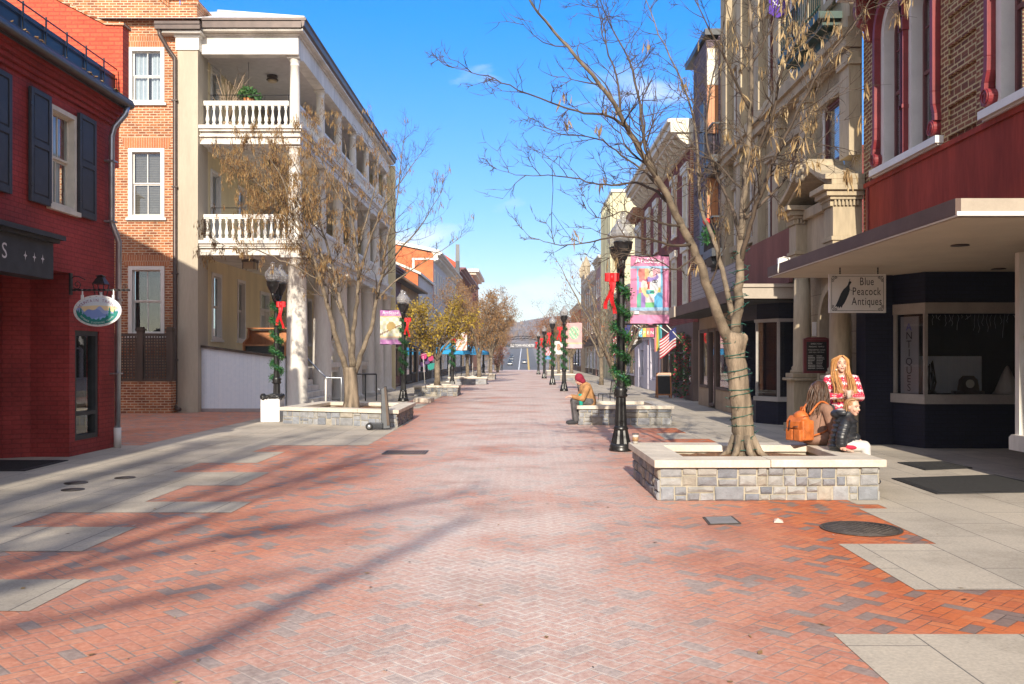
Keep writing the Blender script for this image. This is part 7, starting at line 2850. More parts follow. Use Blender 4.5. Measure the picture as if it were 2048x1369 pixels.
limbs = [
    # (points, r0, r1, twig spacing, twig length)
    ([(1462, 690, D), (1440, 640, 10.9), (1418, 580, 10.8), (1392, 510, 10.7), (1364, 455, 10.6), (1340, 405, 10.5), (1308, 345, 10.4), (1278, 298, 10.3), (1240, 228, 10.1), (1185, 150, 9.9), (1120, 78, 9.8), (1065, 10, 9.7), (1030, -60, 9.7)], .092, .012, .30, .75),
    ([(1300, 335, 10.4), (1262, 268, 10.2), (1215, 232, 10.0), (1170, 226, 9.8), (1100, 205, 9.6), (1020, 172, 9.5), (960, 148, 9.4), (908, 136, 9.4)], .030, .005, .22, .42),
    ([(1366, 458, 10.6), (1330, 392, 10.9), (1290, 345, 11.1), (1245, 312, 11.3), (1190, 276, 11.4), (1120, 268, 11.5), (1068, 238, 11.6)], .034, .005, .22, .5),
    ([(1380, 490, 10.6), (1345, 492, 10.3), (1300, 480, 10.1), (1262, 474, 10.0), (1215, 476, 9.9), (1165, 488, 9.9), (1110, 488, 9.8), (1072, 478, 9.8)], .028, .005, .2, .38),
    ([(1345, 415, 10.5), (1305, 378, 10.7), (1262, 366, 10.9), (1212, 370, 11.0), (1160, 360, 11.1), (1110, 352, 11.2), (1050, 352, 11.2), (992, 338, 11.3)], .028, .005, .2, .42),
    ([(1330, 392, 10.5), (1292, 300, 11.0), (1280, 210, 11.4), (1258, 120, 11.7), (1215, 40, 11.9), (1180, -60, 12)], .036, .008, .22, .62),
    ([(1240, 228, 10.1), (1232, 150, 10.3), (1205, 70, 10.5), (1190, -30, 10.6)], .022, .007, .22, .6),
    ([(1472, 660, D), (1458, 600, 11.1), (1440, 520, 11.3), (1420, 460, 11.5), (1402, 420, 11.6), (1396, 340, 11.8), (1388, 250, 12.0), (1362, 160, 12.2), (1318, 70, 12.4), (1285, -20, 12.5)], .052, .009, .26, .7),
    ([(1470, 668, D), (1478, 600, 11.0), (1480, 520, 11.0), (1486, 430, 11.1), (1494, 330, 11.1), (1500, 230, 11.2), (1502, 120, 11.2), (1498, 0, 11.3), (1490, -100, 11.3)], .085, .02, .28, .8),
    ([(1480, 530, 11.0), (1500, 452, 10.8), (1528, 372, 10.6), (1562, 290, 10.4), (1605, 205, 10.2), (1655, 115, 10.0), (1715, 40, 9.9), (1760, -30, 9.8)], .048, .01, .24, .7),
    ([(1482, 480, 11.0), (1462, 410, 11.2), (1430, 345, 11.4), (1412, 270, 11.6), (1420, 180, 11.8), (1442, 90, 12), (1450, -10, 12.1)], .036, .009, .24, .7),
    ([(1486, 440, 11.1), (1530, 400, 11.4), (1580, 345, 11.6), (1612, 265, 11.8), (1630, 190, 12), (1650, 110, 12.1)], .034, .007, .22, .55),
    ([(1494, 340, 11.1), (1540, 250, 10.8), (1560, 150, 10.6), (1600, 60, 10.5), (1625, -40, 10.4)], .036, .009, .22, .7),
    ([(1500, 220, 11.2), (1462, 140, 11.0), (1420, 60, 10.8), (1380, -20, 10.7)], .026, .008, .22, .6),
    ([(1502, 130, 11.2), (1540, 60, 11.4), (1570, -40, 11.5)], .026, .008, .22, .6),
    ([(1494, 330, 11.1), (1560, 310, 10.7), (1630, 290, 10.4), (1700, 300, 10.2)], .020, .005, .2, .38),
    ([(1364, 455, 10.6), (1300, 440, 10.2), (1250, 425, 10.0), (1205, 437, 9.9), (1170, 418, 9.8)], .020, .004, .2, .35),
    ([(1392, 510, 10.7), (1352, 540, 10.3), (1318, 522, 10.1), (1280, 506, 10.0), (1220, 516, 9.9)], .018, .004, .2, .32),
    ([(1418, 575, 10.8), (1440, 500, 10.5), (1420, 430, 10.3), (1432, 360, 10.2)], .018, .004, .2, .4),
]
for pts, r0, r1, sp, L_ in limbs:
    thick = r0 > .08 or r0 == .052
    s = limb(m if thick else mt, P(*pts), r0 * (.80 if thick else .72), r1 * .6, rt, 9 if r0 > .05 else 6)
    twigs(mt, s, r0 * .7, r1 * .6, rt, sp * .62, L_ * 1.2, 2, .2 if not thick else .3, .25, tips)
m.build('branches', M['bark'], TR, recalc=False)
mt.build('twigs', M['bark_dark'], TR, recalc=False)
m = MB()
rr = random.Random(5)
for p, d, lv in tips:
    px = VX + p.x / p.y * FPX
    py = VY - (p.z - EYE) / p.y * FPX
    pr = .10 if px > 1480 else (.03 if px > 1330 else .006)
    if py < -120 or py > 560:
        continue
    if rr.random() < pr:
        podcluster(m, p, rr, rr.randint(3, 8), .16)
m.build('seed_pods', M['leaf'], TR, recalc=False)
lw = thing('light_wire', (2.7, 11, .5), 'green fairy light wire wound around the big bare tree trunk', 'light string')
m = MB()
pts = []
wz = spline([base + V(0, 0, .05), at(1484, 840, 11.05), at(1478, 780, 11.0), at(1472, 720, 11.0), at(1466, 668, 11.0), at(1478, 580, 11.0), at(1482, 500, 11.05)], 30)
for i, p in enumerate(wz):
    t = i / (len(wz) - 1)
    r = (.205 - .9 * t if t < .06 else .15 - .022 * min(1, t * 2)) if t < .62 else .128 - .05 * (t - .62) / .38
    a = i * .68 + .5 * sin(i * .21)
    pts.append(p + V(r * cos(a), r * sin(a), .03 * sin(i * .37)))
m.tube(pts, .0055, 4)
m.build('wire', M['wire'], lw)
m = MB()
for i in range(3, len(pts), 2):
    q = (pts[i] - wz[i]).normalized()
    m.tube([pts[i], pts[i] + q * .045 + V(0, 0, rr.uniform(-.02, .03))], [.006, .004], 4)
m.build('bulbs', M['wire'], lw)
o = thing('hanging_wire', at(1104, 330, 9.8), 'dangling loose end of light wire below the bare tree branch against the sky', 'light string')
m = MB(); m.tube(P((1104, 330, 9.8), (1106, 380, 9.8), (1103, 430, 9.8), (1104, 470, 9.8)), .005, 4); m.tube(P((1104, 425, 9.8), (1125, 455, 9.8), (1150, 488, 9.85)), .003, 3); m.build('wire', M['black_iron'], o)

# --- brown multi-stemmed tree in the left planter
rt = random.Random(33)
b0 = V(-4.33, 22.4, .3)
TL = thing('brown_tree', b0, 'multi-stemmed tree full of dry brown pods in front of the white columns', 'tree')
m = MB()
m.tube(spline([b0, at(703, 800, 22.4), at(702, 770, 22.4), at(700, 745, 22.4), at(700, 735, 22.4)], 3), [.24, .22, .20, .185, .175, .17, .168, .168, .17, .172, .175, .175, .15][:13], 12)
m.build('trunk', M['bark_tan'], TL)
m = MB()
mt = MB()
tips = []
D = 22.4
limbs = [
    ([(696, 745, D), (682, 705, 22.2), (668, 660, 22), (655, 610, 21.9), (640, 560, 21.8), (622, 505, 21.6), (600, 460, 21.5), (570, 430, 21.4), (548, 400, 21.3), (520, 370, 21.2), (490, 340, 21.1)], .10, .015, .32, .8),
    ([(704, 735, D), (700, 690, 22.5), (690, 640, 22.6), (676, 590, 22.8), (668, 540, 23), (650, 480, 23.1), (630, 420, 23.2), (600, 350, 23.3), (570, 300, 23.3)], .09, .013, .32, .8),
    ([(706, 735, D), (706, 680, 22.3), (712, 620, 22.2), (716, 560, 22.1), (714, 500, 22), (704, 430, 21.9), (695, 360, 21.8), (690, 290, 21.8)], .09, .012, .3, .8),
    ([(710, 745, D), (726, 700, 22.5), (744, 650, 22.6), (752, 600, 22.7), (766, 545, 22.8), (772, 490, 23), (790, 420, 23.1), (800, 350, 23.2), (808, 280, 23.2)], .09, .011, .3, .85),
    ([(762, 550, 22.8), (800, 500, 22.6), (836, 460, 22.5), (862, 420, 22.4), (882, 385, 22.3)], .04, .009, .3, .7),
    ([(752, 600, 22.7), (795, 560, 22.9), (840, 530, 23), (885, 500, 23.1), (930, 470, 23.1)], .035, .007, .3, .5),
    ([(716, 560, 22.1), (740, 480, 21.6), (770, 410, 21.4), (812, 350, 21.3), (845, 300, 21.2)], .045, .009, .3, .75),
    ([(640, 560, 21.8), (600, 540, 21.5), (560, 520, 21.3), (510, 500, 21.1), (460, 495, 21), (425, 478, 21)], .03, .007, .3, .5),
    ([(622, 505, 21.6), (590, 430, 21.2), (565, 360, 21), (530, 310, 21), (500, 290, 21)], .035, .009, .28, .7),
    ([(676, 590, 22.8), (648, 520, 23.2), (612, 440, 23.4), (560, 380, 23.6), (505, 350, 23.6), (470, 330, 23.6)], .04, .009, .28, .75),
    ([(714, 500, 22), (740, 420, 22.3), (755, 340, 22.4), (750, 270, 22.5)], .04, .009, .28, .7),
    ([(704, 430, 21.9), (660, 360, 21.6), (635, 300, 21.5), (620, 260, 21.5)], .034, .009, .28, .65),
    ([(690, 640, 22.6), (660, 580, 22.9), (620, 520, 23.2), (585, 470, 23.4), (540, 430, 23.5)], .035, .009, .28, .7),
]
for pts, r0, r1, sp, L_ in limbs:
    s = limb(m, P(*pts), r0 * .82, r1 * .6, rt, 8 if r0 > .05 else 6, jit=.012)
    twigs(mt, s, r0 * .75, r1 * .7, rt, sp * .48, L_ * 1.2, 2, .3, .6, tips)
m.build('branches', M['bark'], TL, recalc=False)
mt.build('twigs', M['bark_dark'], TL, recalc=False)
m = MB()
rr = random.Random(8)
BR = [(.32, .19, .07), (.26, .14, .05), (.37, .24, .10), (.21, .11, .045), (.42, .29, .13)]
for p, d, lv in tips:
    px = VX + p.x / p.y * FPX
    pr = .50 if px < 700 else (.24 if px < 780 else .05)
    if rr.random() < pr:
        podcluster(m, p, rr, rr.randint(4, 8), .13, BR, .16)
for _ in range(520):      # the thick brown fringe on the street-lamp side
    px, py = rr.gauss(560, 55), rr.gauss(380, 52)
    p = at(px, py, rr.uniform(20.8, 23.6))
    podcluster(m, p, rr, rr.randint(3, 6), .14, BR, .15)
m.build('seed_pods', M['leaf'], TL, recalc=False)

# --- golden brown street trees, bare grey trees, yellow tree


def street_tree(name, label, seed, H, Rc, nleaf, cols, lsize, group, hang=.7, trunk_h=1.4, stems=7, tw=1, barkm='bark', asp=.3, level=2, L=1.0):
    rr = random.Random(seed)
    o = thing(name, (0, 0, 0), label, 'tree', group)
    m = MB()
    m.tube([(0, 0, 0), (.02, 0, .4), (.0, .03, trunk_h)], [.16, .12, .11], 9)
    m.build('trunk', M[barkm], o)
    m = MB()
    tips = []
    for k in range(stems):
        a = 2 * pi * k / stems + rr.uniform(-.3, .3)
        out = Rc * rr.uniform(.45, .95)
        top = H * rr.uniform(.72, .98)
        p0 = V(0, 0, trunk_h - .1)
        pts = [p0, p0 + V(out * .25 * cos(a), out * .25 * sin(a), (top - trunk_h) * .35), p0 + V(out * .65 * cos(a), out * .65 * sin(a), (top - trunk_h) * .7), V(out * cos(a), out * sin(a), top)]
        s = limb(m, pts, .075, .014, rr, 6, 4, .02)
        twigs(m, s, .06, .014, rr, .28, L, level, .2, .5, tips)
    m.build('branches', M[barkm], o, recalc=False)
    m = MB()
    for _ in range(nleaf):
        p, d, lv = rr.choice(tips)
        q = p - d * rr.uniform(0, .4) + V(rr.gauss(0, .12), rr.gauss(0, .12), rr.gauss(0, .12))
        leaf(m, q, lsize * rr.uniform(.6, 1.4), rr, cols, hang, asp)
    if nleaf:
        m.build('foliage', M['leaf'], o, recalc=False)
    return o


GOLD = [(.33, .19, .08), (.28, .15, .07), (.38, .23, .09), (.23, .13, .06), (.40, .22, .07), (.30, .20, .12)]
RUST = [(.34, .14, .06), (.28, .12, .06), (.40, .20, .08), (.22, .11, .07)]
gt = street_tree('golden_tree', '', 41, 5.5, 2.5, 7500, GOLD, .125, 'golden brown street trees', L=1.05)
spots = [(-2.75, 53.6, .4, 1.0, 'golden brown tree with the nearest green-tinged trunk, beside the blue umbrellas'),
         (-3.7, 58.0, 1.9, .98, 'golden brown tree just behind the first, its grey trunk left of it'),
         (-2.7, 72, 3.1, 1.05, 'golden brown tree above the farthest blue umbrella'),
         (-3.4, 88, 4.4, 1.08, 'golden brown tree at the end of the umbrella row'),
         (-3.2, 112, 5.2, 1.15, 'small far golden tree beside the arch sign on the umbrella side')]
for i, (x, y, rz, sc_, lab) in enumerate(spots):
    if i == 0:
        gt.location = (x, y, .2); gt.rotation_euler = (0, 0, rz); gt['label'] = lab
    else:
        dup(gt, (x, y, .1 + ground_z(y)), lab, rz, sc_)
rtree = street_tree('rusty_tree', '', 43, 5.0, 2.4, 5200, RUST, .12, 'thin rusty street trees on the shop side', L=1.1, asp=.25)
spots = [(3.4, 66, .4, 1.02, 'thin rusty leaved tree behind the blue and red banner'), (3.0, 80, 1.7, 1.1, 'thin rusty tree farther up, above the row of lamp posts'), (2.9, 98, 3.3, 1.15, 'distant rusty tree beside the arch sign on the lamp row side'),
         (3.6, 130, 4.9, 1.2, 'most distant rusty tree at the end of the lamp row'), (-4.6, 140, 2.2, 1.3, 'distant rusty tree near the parked cars')]
for i, (x, y, rz, sc_, lab) in enumerate(spots):
    if i == 0:
        rtree.location = (x, y, .2); rtree.rotation_euler = (0, 0, rz); rtree['label'] = lab
    else:
        dup(rtree, (x, y, ground_z(y)), lab, rz, sc_)
yt = street_tree('yellow_tree', 'small yellow-leaved tree between the garlanded lamp posts and grey buildings', 47, 3.5, 2.0, 5200, [(.44, .31, .03), (.38, .26, .03), (.32, .24, .04), (.48, .34, .05), (.26, .17, .05)], .115, None, .2, 1.25, 8, asp=.5, L=.85)
yt.location = (-3.75, 38.3, .3)
gtree = street_tree('leaning_bare_tree', 'bare leaning tree with pale forked stems beside the flags', 51, 5.6, 2.6, 500, RUST, .10, None, .6, .5, 6, barkm='bark', L=1.15)
gtree.location = (3.55, 33.5, .05)
gtree.rotation_euler = (0, radians(-10), .6)
o = street_tree('bare_tree', 'slender bare grey tree rising behind the green wreath banner', 53, 6.2, 2.6, 300, RUST, .09, None, .6, 1.6, 6, L=1.2)
o.location = (4.4, 52, 0)
o = street_tree('leafy_shrub', 'reddish leaved shrub at the far left before the parked cars', 57, 3.0, 1.1, 1500, [(.34, .10, .06), (.28, .12, .07), (.4, .16, .08)], .16, None, .2, .3, 5, L=.6)
o.location = (-2.9, 95, 0)
far = street_tree('far_bare_tree', '', 59, 9, 4.5, 900, [(.22, .15, .10), (.18, .13, .11)], .22, 'bare trees along the far rising road', .3, 2, 8, L=2.0)
r9 = random.Random(3)
FL = ['bare tree at the foot of the far hill road, cars side', 'bare tree on the far verge behind the parked cars', 'bare tree halfway up the far hill, cars side', 'bare tree near the top of the far hill, cars side', 'bare tree at the foot of the far hill opposite the cars', 'bare tree halfway up the hill opposite the parked cars', 'bare tree near the far hilltop opposite the parked cars', 'broad bare tree closing the view behind the arch sign', 'bare tree just before the arch sign, café side', 'bare tree touching the café end of the arch sign', 'bare tree past the last lamp post, shop side', 'bare tree just before the shop end of the arch sign', 'bare tree just behind the shop end of the arch sign']
for i, (x, y) in enumerate(((-11, 235), (-13, 300), (-12, 380), (-12, 470), (8.5, 250), (9, 330), (9.5, 430), (3, 560), (-9, 165), (-8, 195), (7.2, 150), (7.8, 185), (7.5, 222))):
    if i == 0:
        far.location = (x, y, ground_z(y)); far['label'] = FL[0]
    else:
        dup(far, (x, y, ground_z(y)), FL[i], r9.uniform(0, 6), r9.uniform(.9, 1.3))

# --- street trees behind the viewer: their shadows cross the paving in the picture
def shade(base, label, limbs_, seed):
    o = thing('shade_tree', base, label, 'tree')
    rr = random.Random(seed)
    m = MB()
    b = V(*base)
    m.tube([b, b + V(.05, 0, 1.2), b + V(0, 0, 2.6)], [.24, .18, .16], 10)
    m.build('trunk', M['bark'], o)
    m = MB()
    for pts, r0, r1, lv, sp, L in limbs_:
        s = limb(m, [V(*p) for p in pts], r0, r1, rr, 7, 4, .01)
        twigs(m, s, r0, r1, rr, sp, L, lv, .3, .3)
    m.build('branches', M['bark'], o, recalc=False)


shade((-3.3, -9.2, 0), 'bare street tree close behind the viewer', [
    ([(-3.3, -9.2, 2.5), (-3.9, -9.3, 4.4), (-4.6, -9.0, 6.4), (-5.0, -9.0, 8.4), (-5.2, -9, 10)], .13, .03, 2, .5, 1.3),
    ([(-3.9, -9.3, 4.4), (-5.2, -9.0, 5.8), (-6.0, -9.0, 7.4), (-6.4, -9.0, 9.0)], .10, .03, 2, .5, 1.3),
    ([(-4.6, -9.0, 6.4), (-3.9, -9.0, 7.6), (-3.5, -9.0, 9.2), (-3.3, -9, 10.4)], .09, .03, 2, .6, 1.1)], 61)
shade((-5.4, -15, 0), 'taller bare street tree farther behind the viewer with one long leaning limb', [
    ([(-5.3, -15, 6.6), (-4.4, -15.4, 7.7), (-3.4, -15.8, 8.7), (-2.55, -16, 9.5), (-2.1, -16, 10.3), (-1.7, -16, 10.9), (-1.35, -16, 11.5)], .16, .06, 1, 2.5, .5),
    ([(-5.4, -15, 2.5), (-5.2, -15, 6), (-4.8, -14.8, 9.5), (-4.0, -14.6, 11.6), (-3.2, -14.5, 13.4)], .26, .10, 2, .4, 1.8),
    ([(-5.3, -15, 5.0), (-6.0, -15, 8.6), (-6.3, -15, 11), (-6.6, -15, 14)], .24, .10, 2, .35, 1.9),
    ([(-5.0, -15, 8.2), (-5.4, -15, 10), (-5.5, -15, 12), (-5.2, -15, 14.4)], .22, .09, 2, .35, 1.9),
    ([(-5.3, -15, 6.6), (-6.8, -15, 9.0), (-7.6, -15, 11), (-8.0, -15, 13.4)], .22, .09, 2, .35, 1.9),
    ([(-4.9, -15, 9.0), (-3.9, -15, 10.2), (-2.9, -15, 11.0), (-1.9, -15, 11.6)], .13, .06, 2, .6, 1.3),
    ([(-5.2, -15, 7.0), (-4.5, -15, 8.6), (-3.7, -15, 9.4), (-2.6, -15, 10.0)], .12, .05, 1, .6, 1.0)], 67)

shade((-6.0, -24, 0), 'tallest bare street tree well behind the viewer', [
    ([(-6.0, -24, 3), (-6.0, -24, 9), (-6.4, -24, 13), (-6.8, -24, 16), (-7.0, -24, 18.5)], .30, .12, 2, .35, 2.2),
    ([(-6.0, -24, 8), (-5.2, -24, 12), (-4.8, -24, 15), (-4.6, -24, 18)], .26, .10, 2, .35, 2.2),
    ([(-6.1, -24, 9), (-7.4, -24, 12.6), (-8.2, -24, 15), (-8.6, -24, 17.5)], .26, .10, 2, .35, 2.2),
    ([(-6.2, -24, 11), (-5.8, -23, 14), (-5.7, -22.6, 16.5), (-5.9, -22.5, 18.4)], .24, .10, 2, .35, 2.0)], 71)
# wooded crest of the far hill: one mass of bare twigs
o = None
m = MB()
rr = random.Random(77)
for _ in range(5200):
    x = rr.uniform(-260, 260)
    y = rr.uniform(575, 760)
    z = ground_z(560) + (y - 560) * .085 * (1 + .2 * sin(x * .012 + 1))
    h = rr.uniform(2.5, 6.5)
    m.col = rr.choice([(.20, .14, .11), (.16, .12, .11), (.24, .15, .10), (.14, .11, .11), (.27, .17, .10)])
    p = V(x, y, z)
    for k in range(2):
        leaf(m, p + V(rr.gauss(0, 2), 0, rr.uniform(0, 2)), h, rr, [m.col], -1.2, .35)
fw = m.build('far_woods', M['leaf'], None, recalc=False)
fw['kind'] = 'stuff'

# fallen leaves and grit scattered over the paving
m = MB()
rr = random.Random(91)
for _ in range(420):
    if rr.random() < .45:
        q = gp(rr.uniform(1235, 1320), rr.uniform(925, 1030))
        x, y = q.x + rr.gauss(0, .12), q.y + rr.gauss(0, .3)
        c, s_ = (.60, .52, .44), rr.uniform(.008, .022)
    else:
        y = 4.2 + 26 * rr.random() ** 1.8
        x = rr.uniform(-5.5, 5.2)
        c, s_ = rr.choice([(.42, .30, .14), (.34, .22, .10), (.5, .38, .2), (.62, .58, .52), (.12, .08, .06)]), rr.uniform(.008, .03)
    m.col = c
    a = rr.uniform(0, 6.28)
    e, f = V(cos(a), sin(a), rr.uniform(0, .25)) * s_, V(-sin(a), cos(a), rr.uniform(0, .2)) * s_ * rr.uniform(.25, .6)
    p = V(x, y, .009)
    m.add([p - e, p + f, p + e, p - f], [(0, 1, 2, 3)])
fl_ = m.build('fallen_leaves', M['leaf'], None, recalc=False)
fl_['kind'] = 'stuff'
# ------------------------------------------------------------------ people


def solid(name, mat, parent, build, voxel=.008, smooth=4, recol=None, inflate=None):
    """closed shapes fused into one continuous skin"""
    m = MB()
    build(m)
    tmp = m.build('tmp', mat, None)
    md = tmp.modifiers.new('r', 'REMESH')
    md.mode = 'VOXEL'
    md.voxel_size = voxel
    sm = tmp.modifiers.new('s', 'SMOOTH')
    sm.factor = .5
    sm.iterations = smooth
    dg = bpy.context.evaluated_depsgraph_get()
    dg.update()
    me = bpy.data.meshes.new_from_object(tmp.evaluated_get(dg))
    bpy.data.objects.remove(tmp)
    W = WM[parent.name]
    me.transform(W.inverted())
    me.materials.clear()
    me.materials.append(mat)
    me.polygons.foreach_set('use_smooth', [True] * len(me.polygons))
    me.name = name
    o = bpy.data.objects.new(name, me)
    COL.objects.link(o)
    o.parent = parent
    CH.setdefault(parent.name, []).append(o)
    WM[o.name] = W
    return o


def head(m, c, f, s=1.0, tilt=None):
    """c: head centre, f: facing direction; s scales a head of 0.225 m"""
    c, f = Vector(c), Vector(f).normalized()
    up = V(0, 0, 1)
    r = f.cross(up).normalized()
    up = r.cross(f).normalized()
    R3 = Matrix((r, f, up)).transposed()

    def p(x, y, z):
        return c + R3 @ V(x * s, y * s, z * s)
    m.ell(p(0, -.012, .022), (.074 * s, .092 * s, .098 * s), 18, 12, R3)          # skull
    m.ell(p(0, .022, -.028), (.060 * s, .066 * s, .078 * s), 16, 10, R3)          # face
    m.ell(p(0, .052, -.088), (.030 * s, .026 * s, .026 * s), 12, 8, R3)           # chin
    m.capsule(p(0, .082, .012), .008 * s, p(0, .100, -.026), .0125 * s, 10)        # nose
    m.ell(p(0, .080, -.060), (.022 * s, .012 * s, .009 * s), 10, 7, R3)           # lips
    for k in (-1, 1):
        m.ell(p(k * .034, .076, .028), (.022 * s, .010 * s, .007 * s), 10, 7, R3)  # brow ridge
        m.ell(p(k * .040, .066, -.030), (.022 * s, .02 * s, .02 * s), 10, 7, R3)   # cheek
        m.ell(p(k * .074, -.006, -.008), (.010 * s, .020 * s, .030 * s), 10, 7, R3)  # ear
    return p, R3


def face_parts(o, p, R3, s, lip=(.50, .25, .21), brow=(.20, .10, .05)):
    for k in (-1, 1):
        m = MB(col=(.42, .38, .36))
        m.ell(p(k * .031, .074, .008), (.0125 * s, .008 * s, .006 * s), 10, 7, R3)
        m.col = (.05, .06, .07)
        m.ell(p(k * .031, .0805, .008), (.006 * s, .004 * s, .0065 * s), 8, 6, R3)
        m.build('eye', M['sign_face'], o)
    m = MB(col=brow)
    for k in (-1, 1):
        m.tube([p(k * .014, .088, .028), p(k * .032, .087, .033), p(k * .050, .074, .028)], .0035 * s, 5)
    m.build('eyebrows', M['sign_face'], o)
    m = MB(col=lip)
    m.tube([p(-.022, .084, -.058), p(-.008, .0925, -.055), p(.008, .0925, -.055), p(.022, .084, -.058)], [.002 * s, .0045 * s, .0045 * s, .002 * s], 6)
    m.tube([p(-.018, .085, -.063), p(0, .093, -.066), p(.018, .085, -.063)], [.002 * s, .005 * s, .002 * s], 6)
    m.build('mouth', M['sign_face'], o)


def hand(m, w, d, n, s=1.0, curl=.5, side=1):
    """w wrist, d fingers' direction, n palm normal; five fingers with two bends"""
    w, d, n = Vector(w), Vector(d).normalized(), Vector(n)
    n = (n - d * n.dot(d)).normalized()
    r = d.cross(n).normalized() * side
    m.capsule(w, .024 * s, w + d * .045 * s, .028 * s, 10)
    m.capsule(w + d * .045 * s - r * .024 * s, .017 * s, w + d * .045 * s + r * .024 * s, .017 * s, 10)
    m.capsule(w + d * .078 * s - r * .026 * s, .0125 * s, w + d * .078 * s + r * .026 * s, .0125 * s, 10)
    for k, (off, L) in enumerate(((-.032, .062), (-.011, .078), (.011, .083), (.032, .072))):
        a = w + d * .085 * s + r * off * s
        d1 = (d - n * curl * .35).normalized()
        b = a + d1 * L * .45 * s
        d2 = (d - n * curl * 1.2).normalized()
        c2 = b + d2 * L * .33 * s
        d3 = (d - n * curl * 2.4).normalized()
        e = c2 + d3 * L * .25 * s
        m.capsule(a, .0088 * s, b, .0082 * s, 8); m.capsule(b, .0082 * s, c2, .0076 * s, 8); m.capsule(c2, .0076 * s, e, .0068 * s, 8)
    a = w + d * .03 * s + r * .028 * s
    b = a + (d * .6 + r * .8 - n * .25).normalized() * .036 * s
    c2 = b + (d * .9 + r * .25 - n * .4 * curl).normalized() * .03 * s
    m.capsule(a, .0115 * s, b, .0098 * s, 8); m.capsule(b, .0098 * s, c2, .0082 * s, 8)


def strands(m, roots, rr, cols, n, wave=.015, r=.006):
    """long hair: each root is a list of guide points; strands jitter round the guides"""
    for k in range(n):
        g = rr.choice(roots)
        off = V(rr.gauss(0, .008), rr.gauss(0, .008), 0)
        ph = rr.uniform(0, 6)
        m.col = rr.choice(cols)
        cut = rr.uniform(.85, 1.0)
        s = spline([Vector(q) for q in g], 3)
        s = s[:max(3, int(len(s) * cut))]
        pts = [q + off * (1 + i * .16) + V(wave * sin(i * .8 + ph), wave * cos(i * .7 + ph), 0) * (i / len(s)) for i, q in enumerate(s)]
        m.tube(pts, [r * (1.1 - .7 * (i / len(pts)) ** 2) for i in range(len(pts))], 4)


def knitmat():
    m, nt, b = newmat('red_and_white_patterned_knit')
    pos = texco(nt)
    sp = nt.nodes.new('ShaderNodeSeparateXYZ')
    nt.links.new(pos, sp.inputs[0])
    x, y, z = (E(nt, sp.outputs[i]) for i in range(3))
    u = x + y * .7
    zig = ((u * 160.0).op('SINE')) * .010
    band = ((z + zig) * 62.0).op('SINE')
    fl = ((u * 105.0).op('SINE') * (z * 118.0).op('SINE'))
    k = band.gt(.55)
    k2 = fl.gt(.55) * band.lt(-.2)
    c = mix(nt, k.mx(k2 * .8) * .85, (.55, .015, .06), (.78, .66, .68))
    c = mix(nt, .3, c, noise(nt, pos, 120, 2), 'OVERLAY')
    nt.links.new(c, b.inputs['Base Color'])
    b.inputs['Roughness'].default_value = .9
    bump(nt, b, noise(nt, pos, 160, 2), .3, .004)
    return m


M['nordic_knit'] = knitmat()
BL = [(.48, .22, .075), (.56, .29, .10), (.40, .17, .055), (.62, .36, .15)]
BN = [(.065, .032, .018), (.09, .045, .025), (.05, .026, .016), (.12, .062, .035)]

# --- standing woman in a red patterned sweater
Q = V(4.38, 12.45, 0)
o = thing('person', Q, 'standing person in a red and white patterned sweater with very long strawberry blonde hair', 'person')
fd = V(-.12, -1, .12)
hc = Q + V(-.015, -.02, 1.50)


def bw(m):
    global HP
    HP = head(m, hc, fd)
    m.capsule(Q + V(0, .01, 1.30), .055, hc + V(0, .01, -.05), .048)
    m.capsule(Q + V(0, .02, .95), .125, Q + V(0, .02, 1.12), .115); m.capsule(Q + V(-.06, .01, 1.22), .10, Q + V(.06, .01, 1.22), .10)
    m.capsule(Q + V(-.15, .01, 1.31), .05, Q + V(.15, .01, 1.31), .05)
    for s in (-1, 1):
        sh, el, wr = Q + V(s * .175, .01, 1.29), Q + V(s * .235, -.03, 1.05), Q + V(s * .055, -.215, 1.075)
        m.capsule(sh, .046, el, .038); m.capsule(el, .038, wr, .026)
        hd = V(-s * .75, -.35, .35)
        hand(m, wr, hd, V(-s * .3, .9, .1), .95, .55, -s)
        hip, kn, an = Q + V(s * .085, .02, .88), Q + V(s * .09, -.01, .47), Q + V(s * .09, .02, .09)
        m.capsule(hip, .085, kn, .055); m.capsule(kn, .055, an, .036)
        m.capsule(an + V(0, -.0, -.045), .036, an + V(0, -.14, -.06), .028)


HP = None
solid('body', M['skin'], o, bw, .006, 2)
face_parts(o, HP[0], HP[1], 1.0)


def sw(m):
    m.capsule(Q + V(0, .02, .86), .155, Q + V(0, .02, 1.12), .135)
    m.capsule(Q + V(-.075, .01, 1.21), .115, Q + V(.075, .01, 1.21), .115)
    m.capsule(Q + V(-.14, .01, 1.30), .066, Q + V(.14, .01, 1.30), .066)
    m.capsule(Q + V(0, .01, 1.31), .07, Q + V(0, .01, 1.345), .062)
    for s in (-1, 1):
        sh, el, wr = Q + V(s * .18, .01, 1.29), Q + V(s * .245, -.03, 1.05), Q + V(s * .075, -.20, 1.073)
        m.capsule(sh, .068, el, .062); m.capsule(el, .062, wr, .040)


solid('sweater', M['nordic_knit'], o, sw, .008, 3)


def jn(m):
    for s in (-1, 1):
        hip, kn, an = Q + V(s * .085, .02, .88), Q + V(s * .09, -.01, .47), Q + V(s * .09, .02, .12)
        m.capsule(hip, .10, kn, .070); m.capsule(kn, .070, an, .055)
    m.capsule(Q + V(-.07, .02, .88), .11, Q + V(.07, .02, .88), .11)


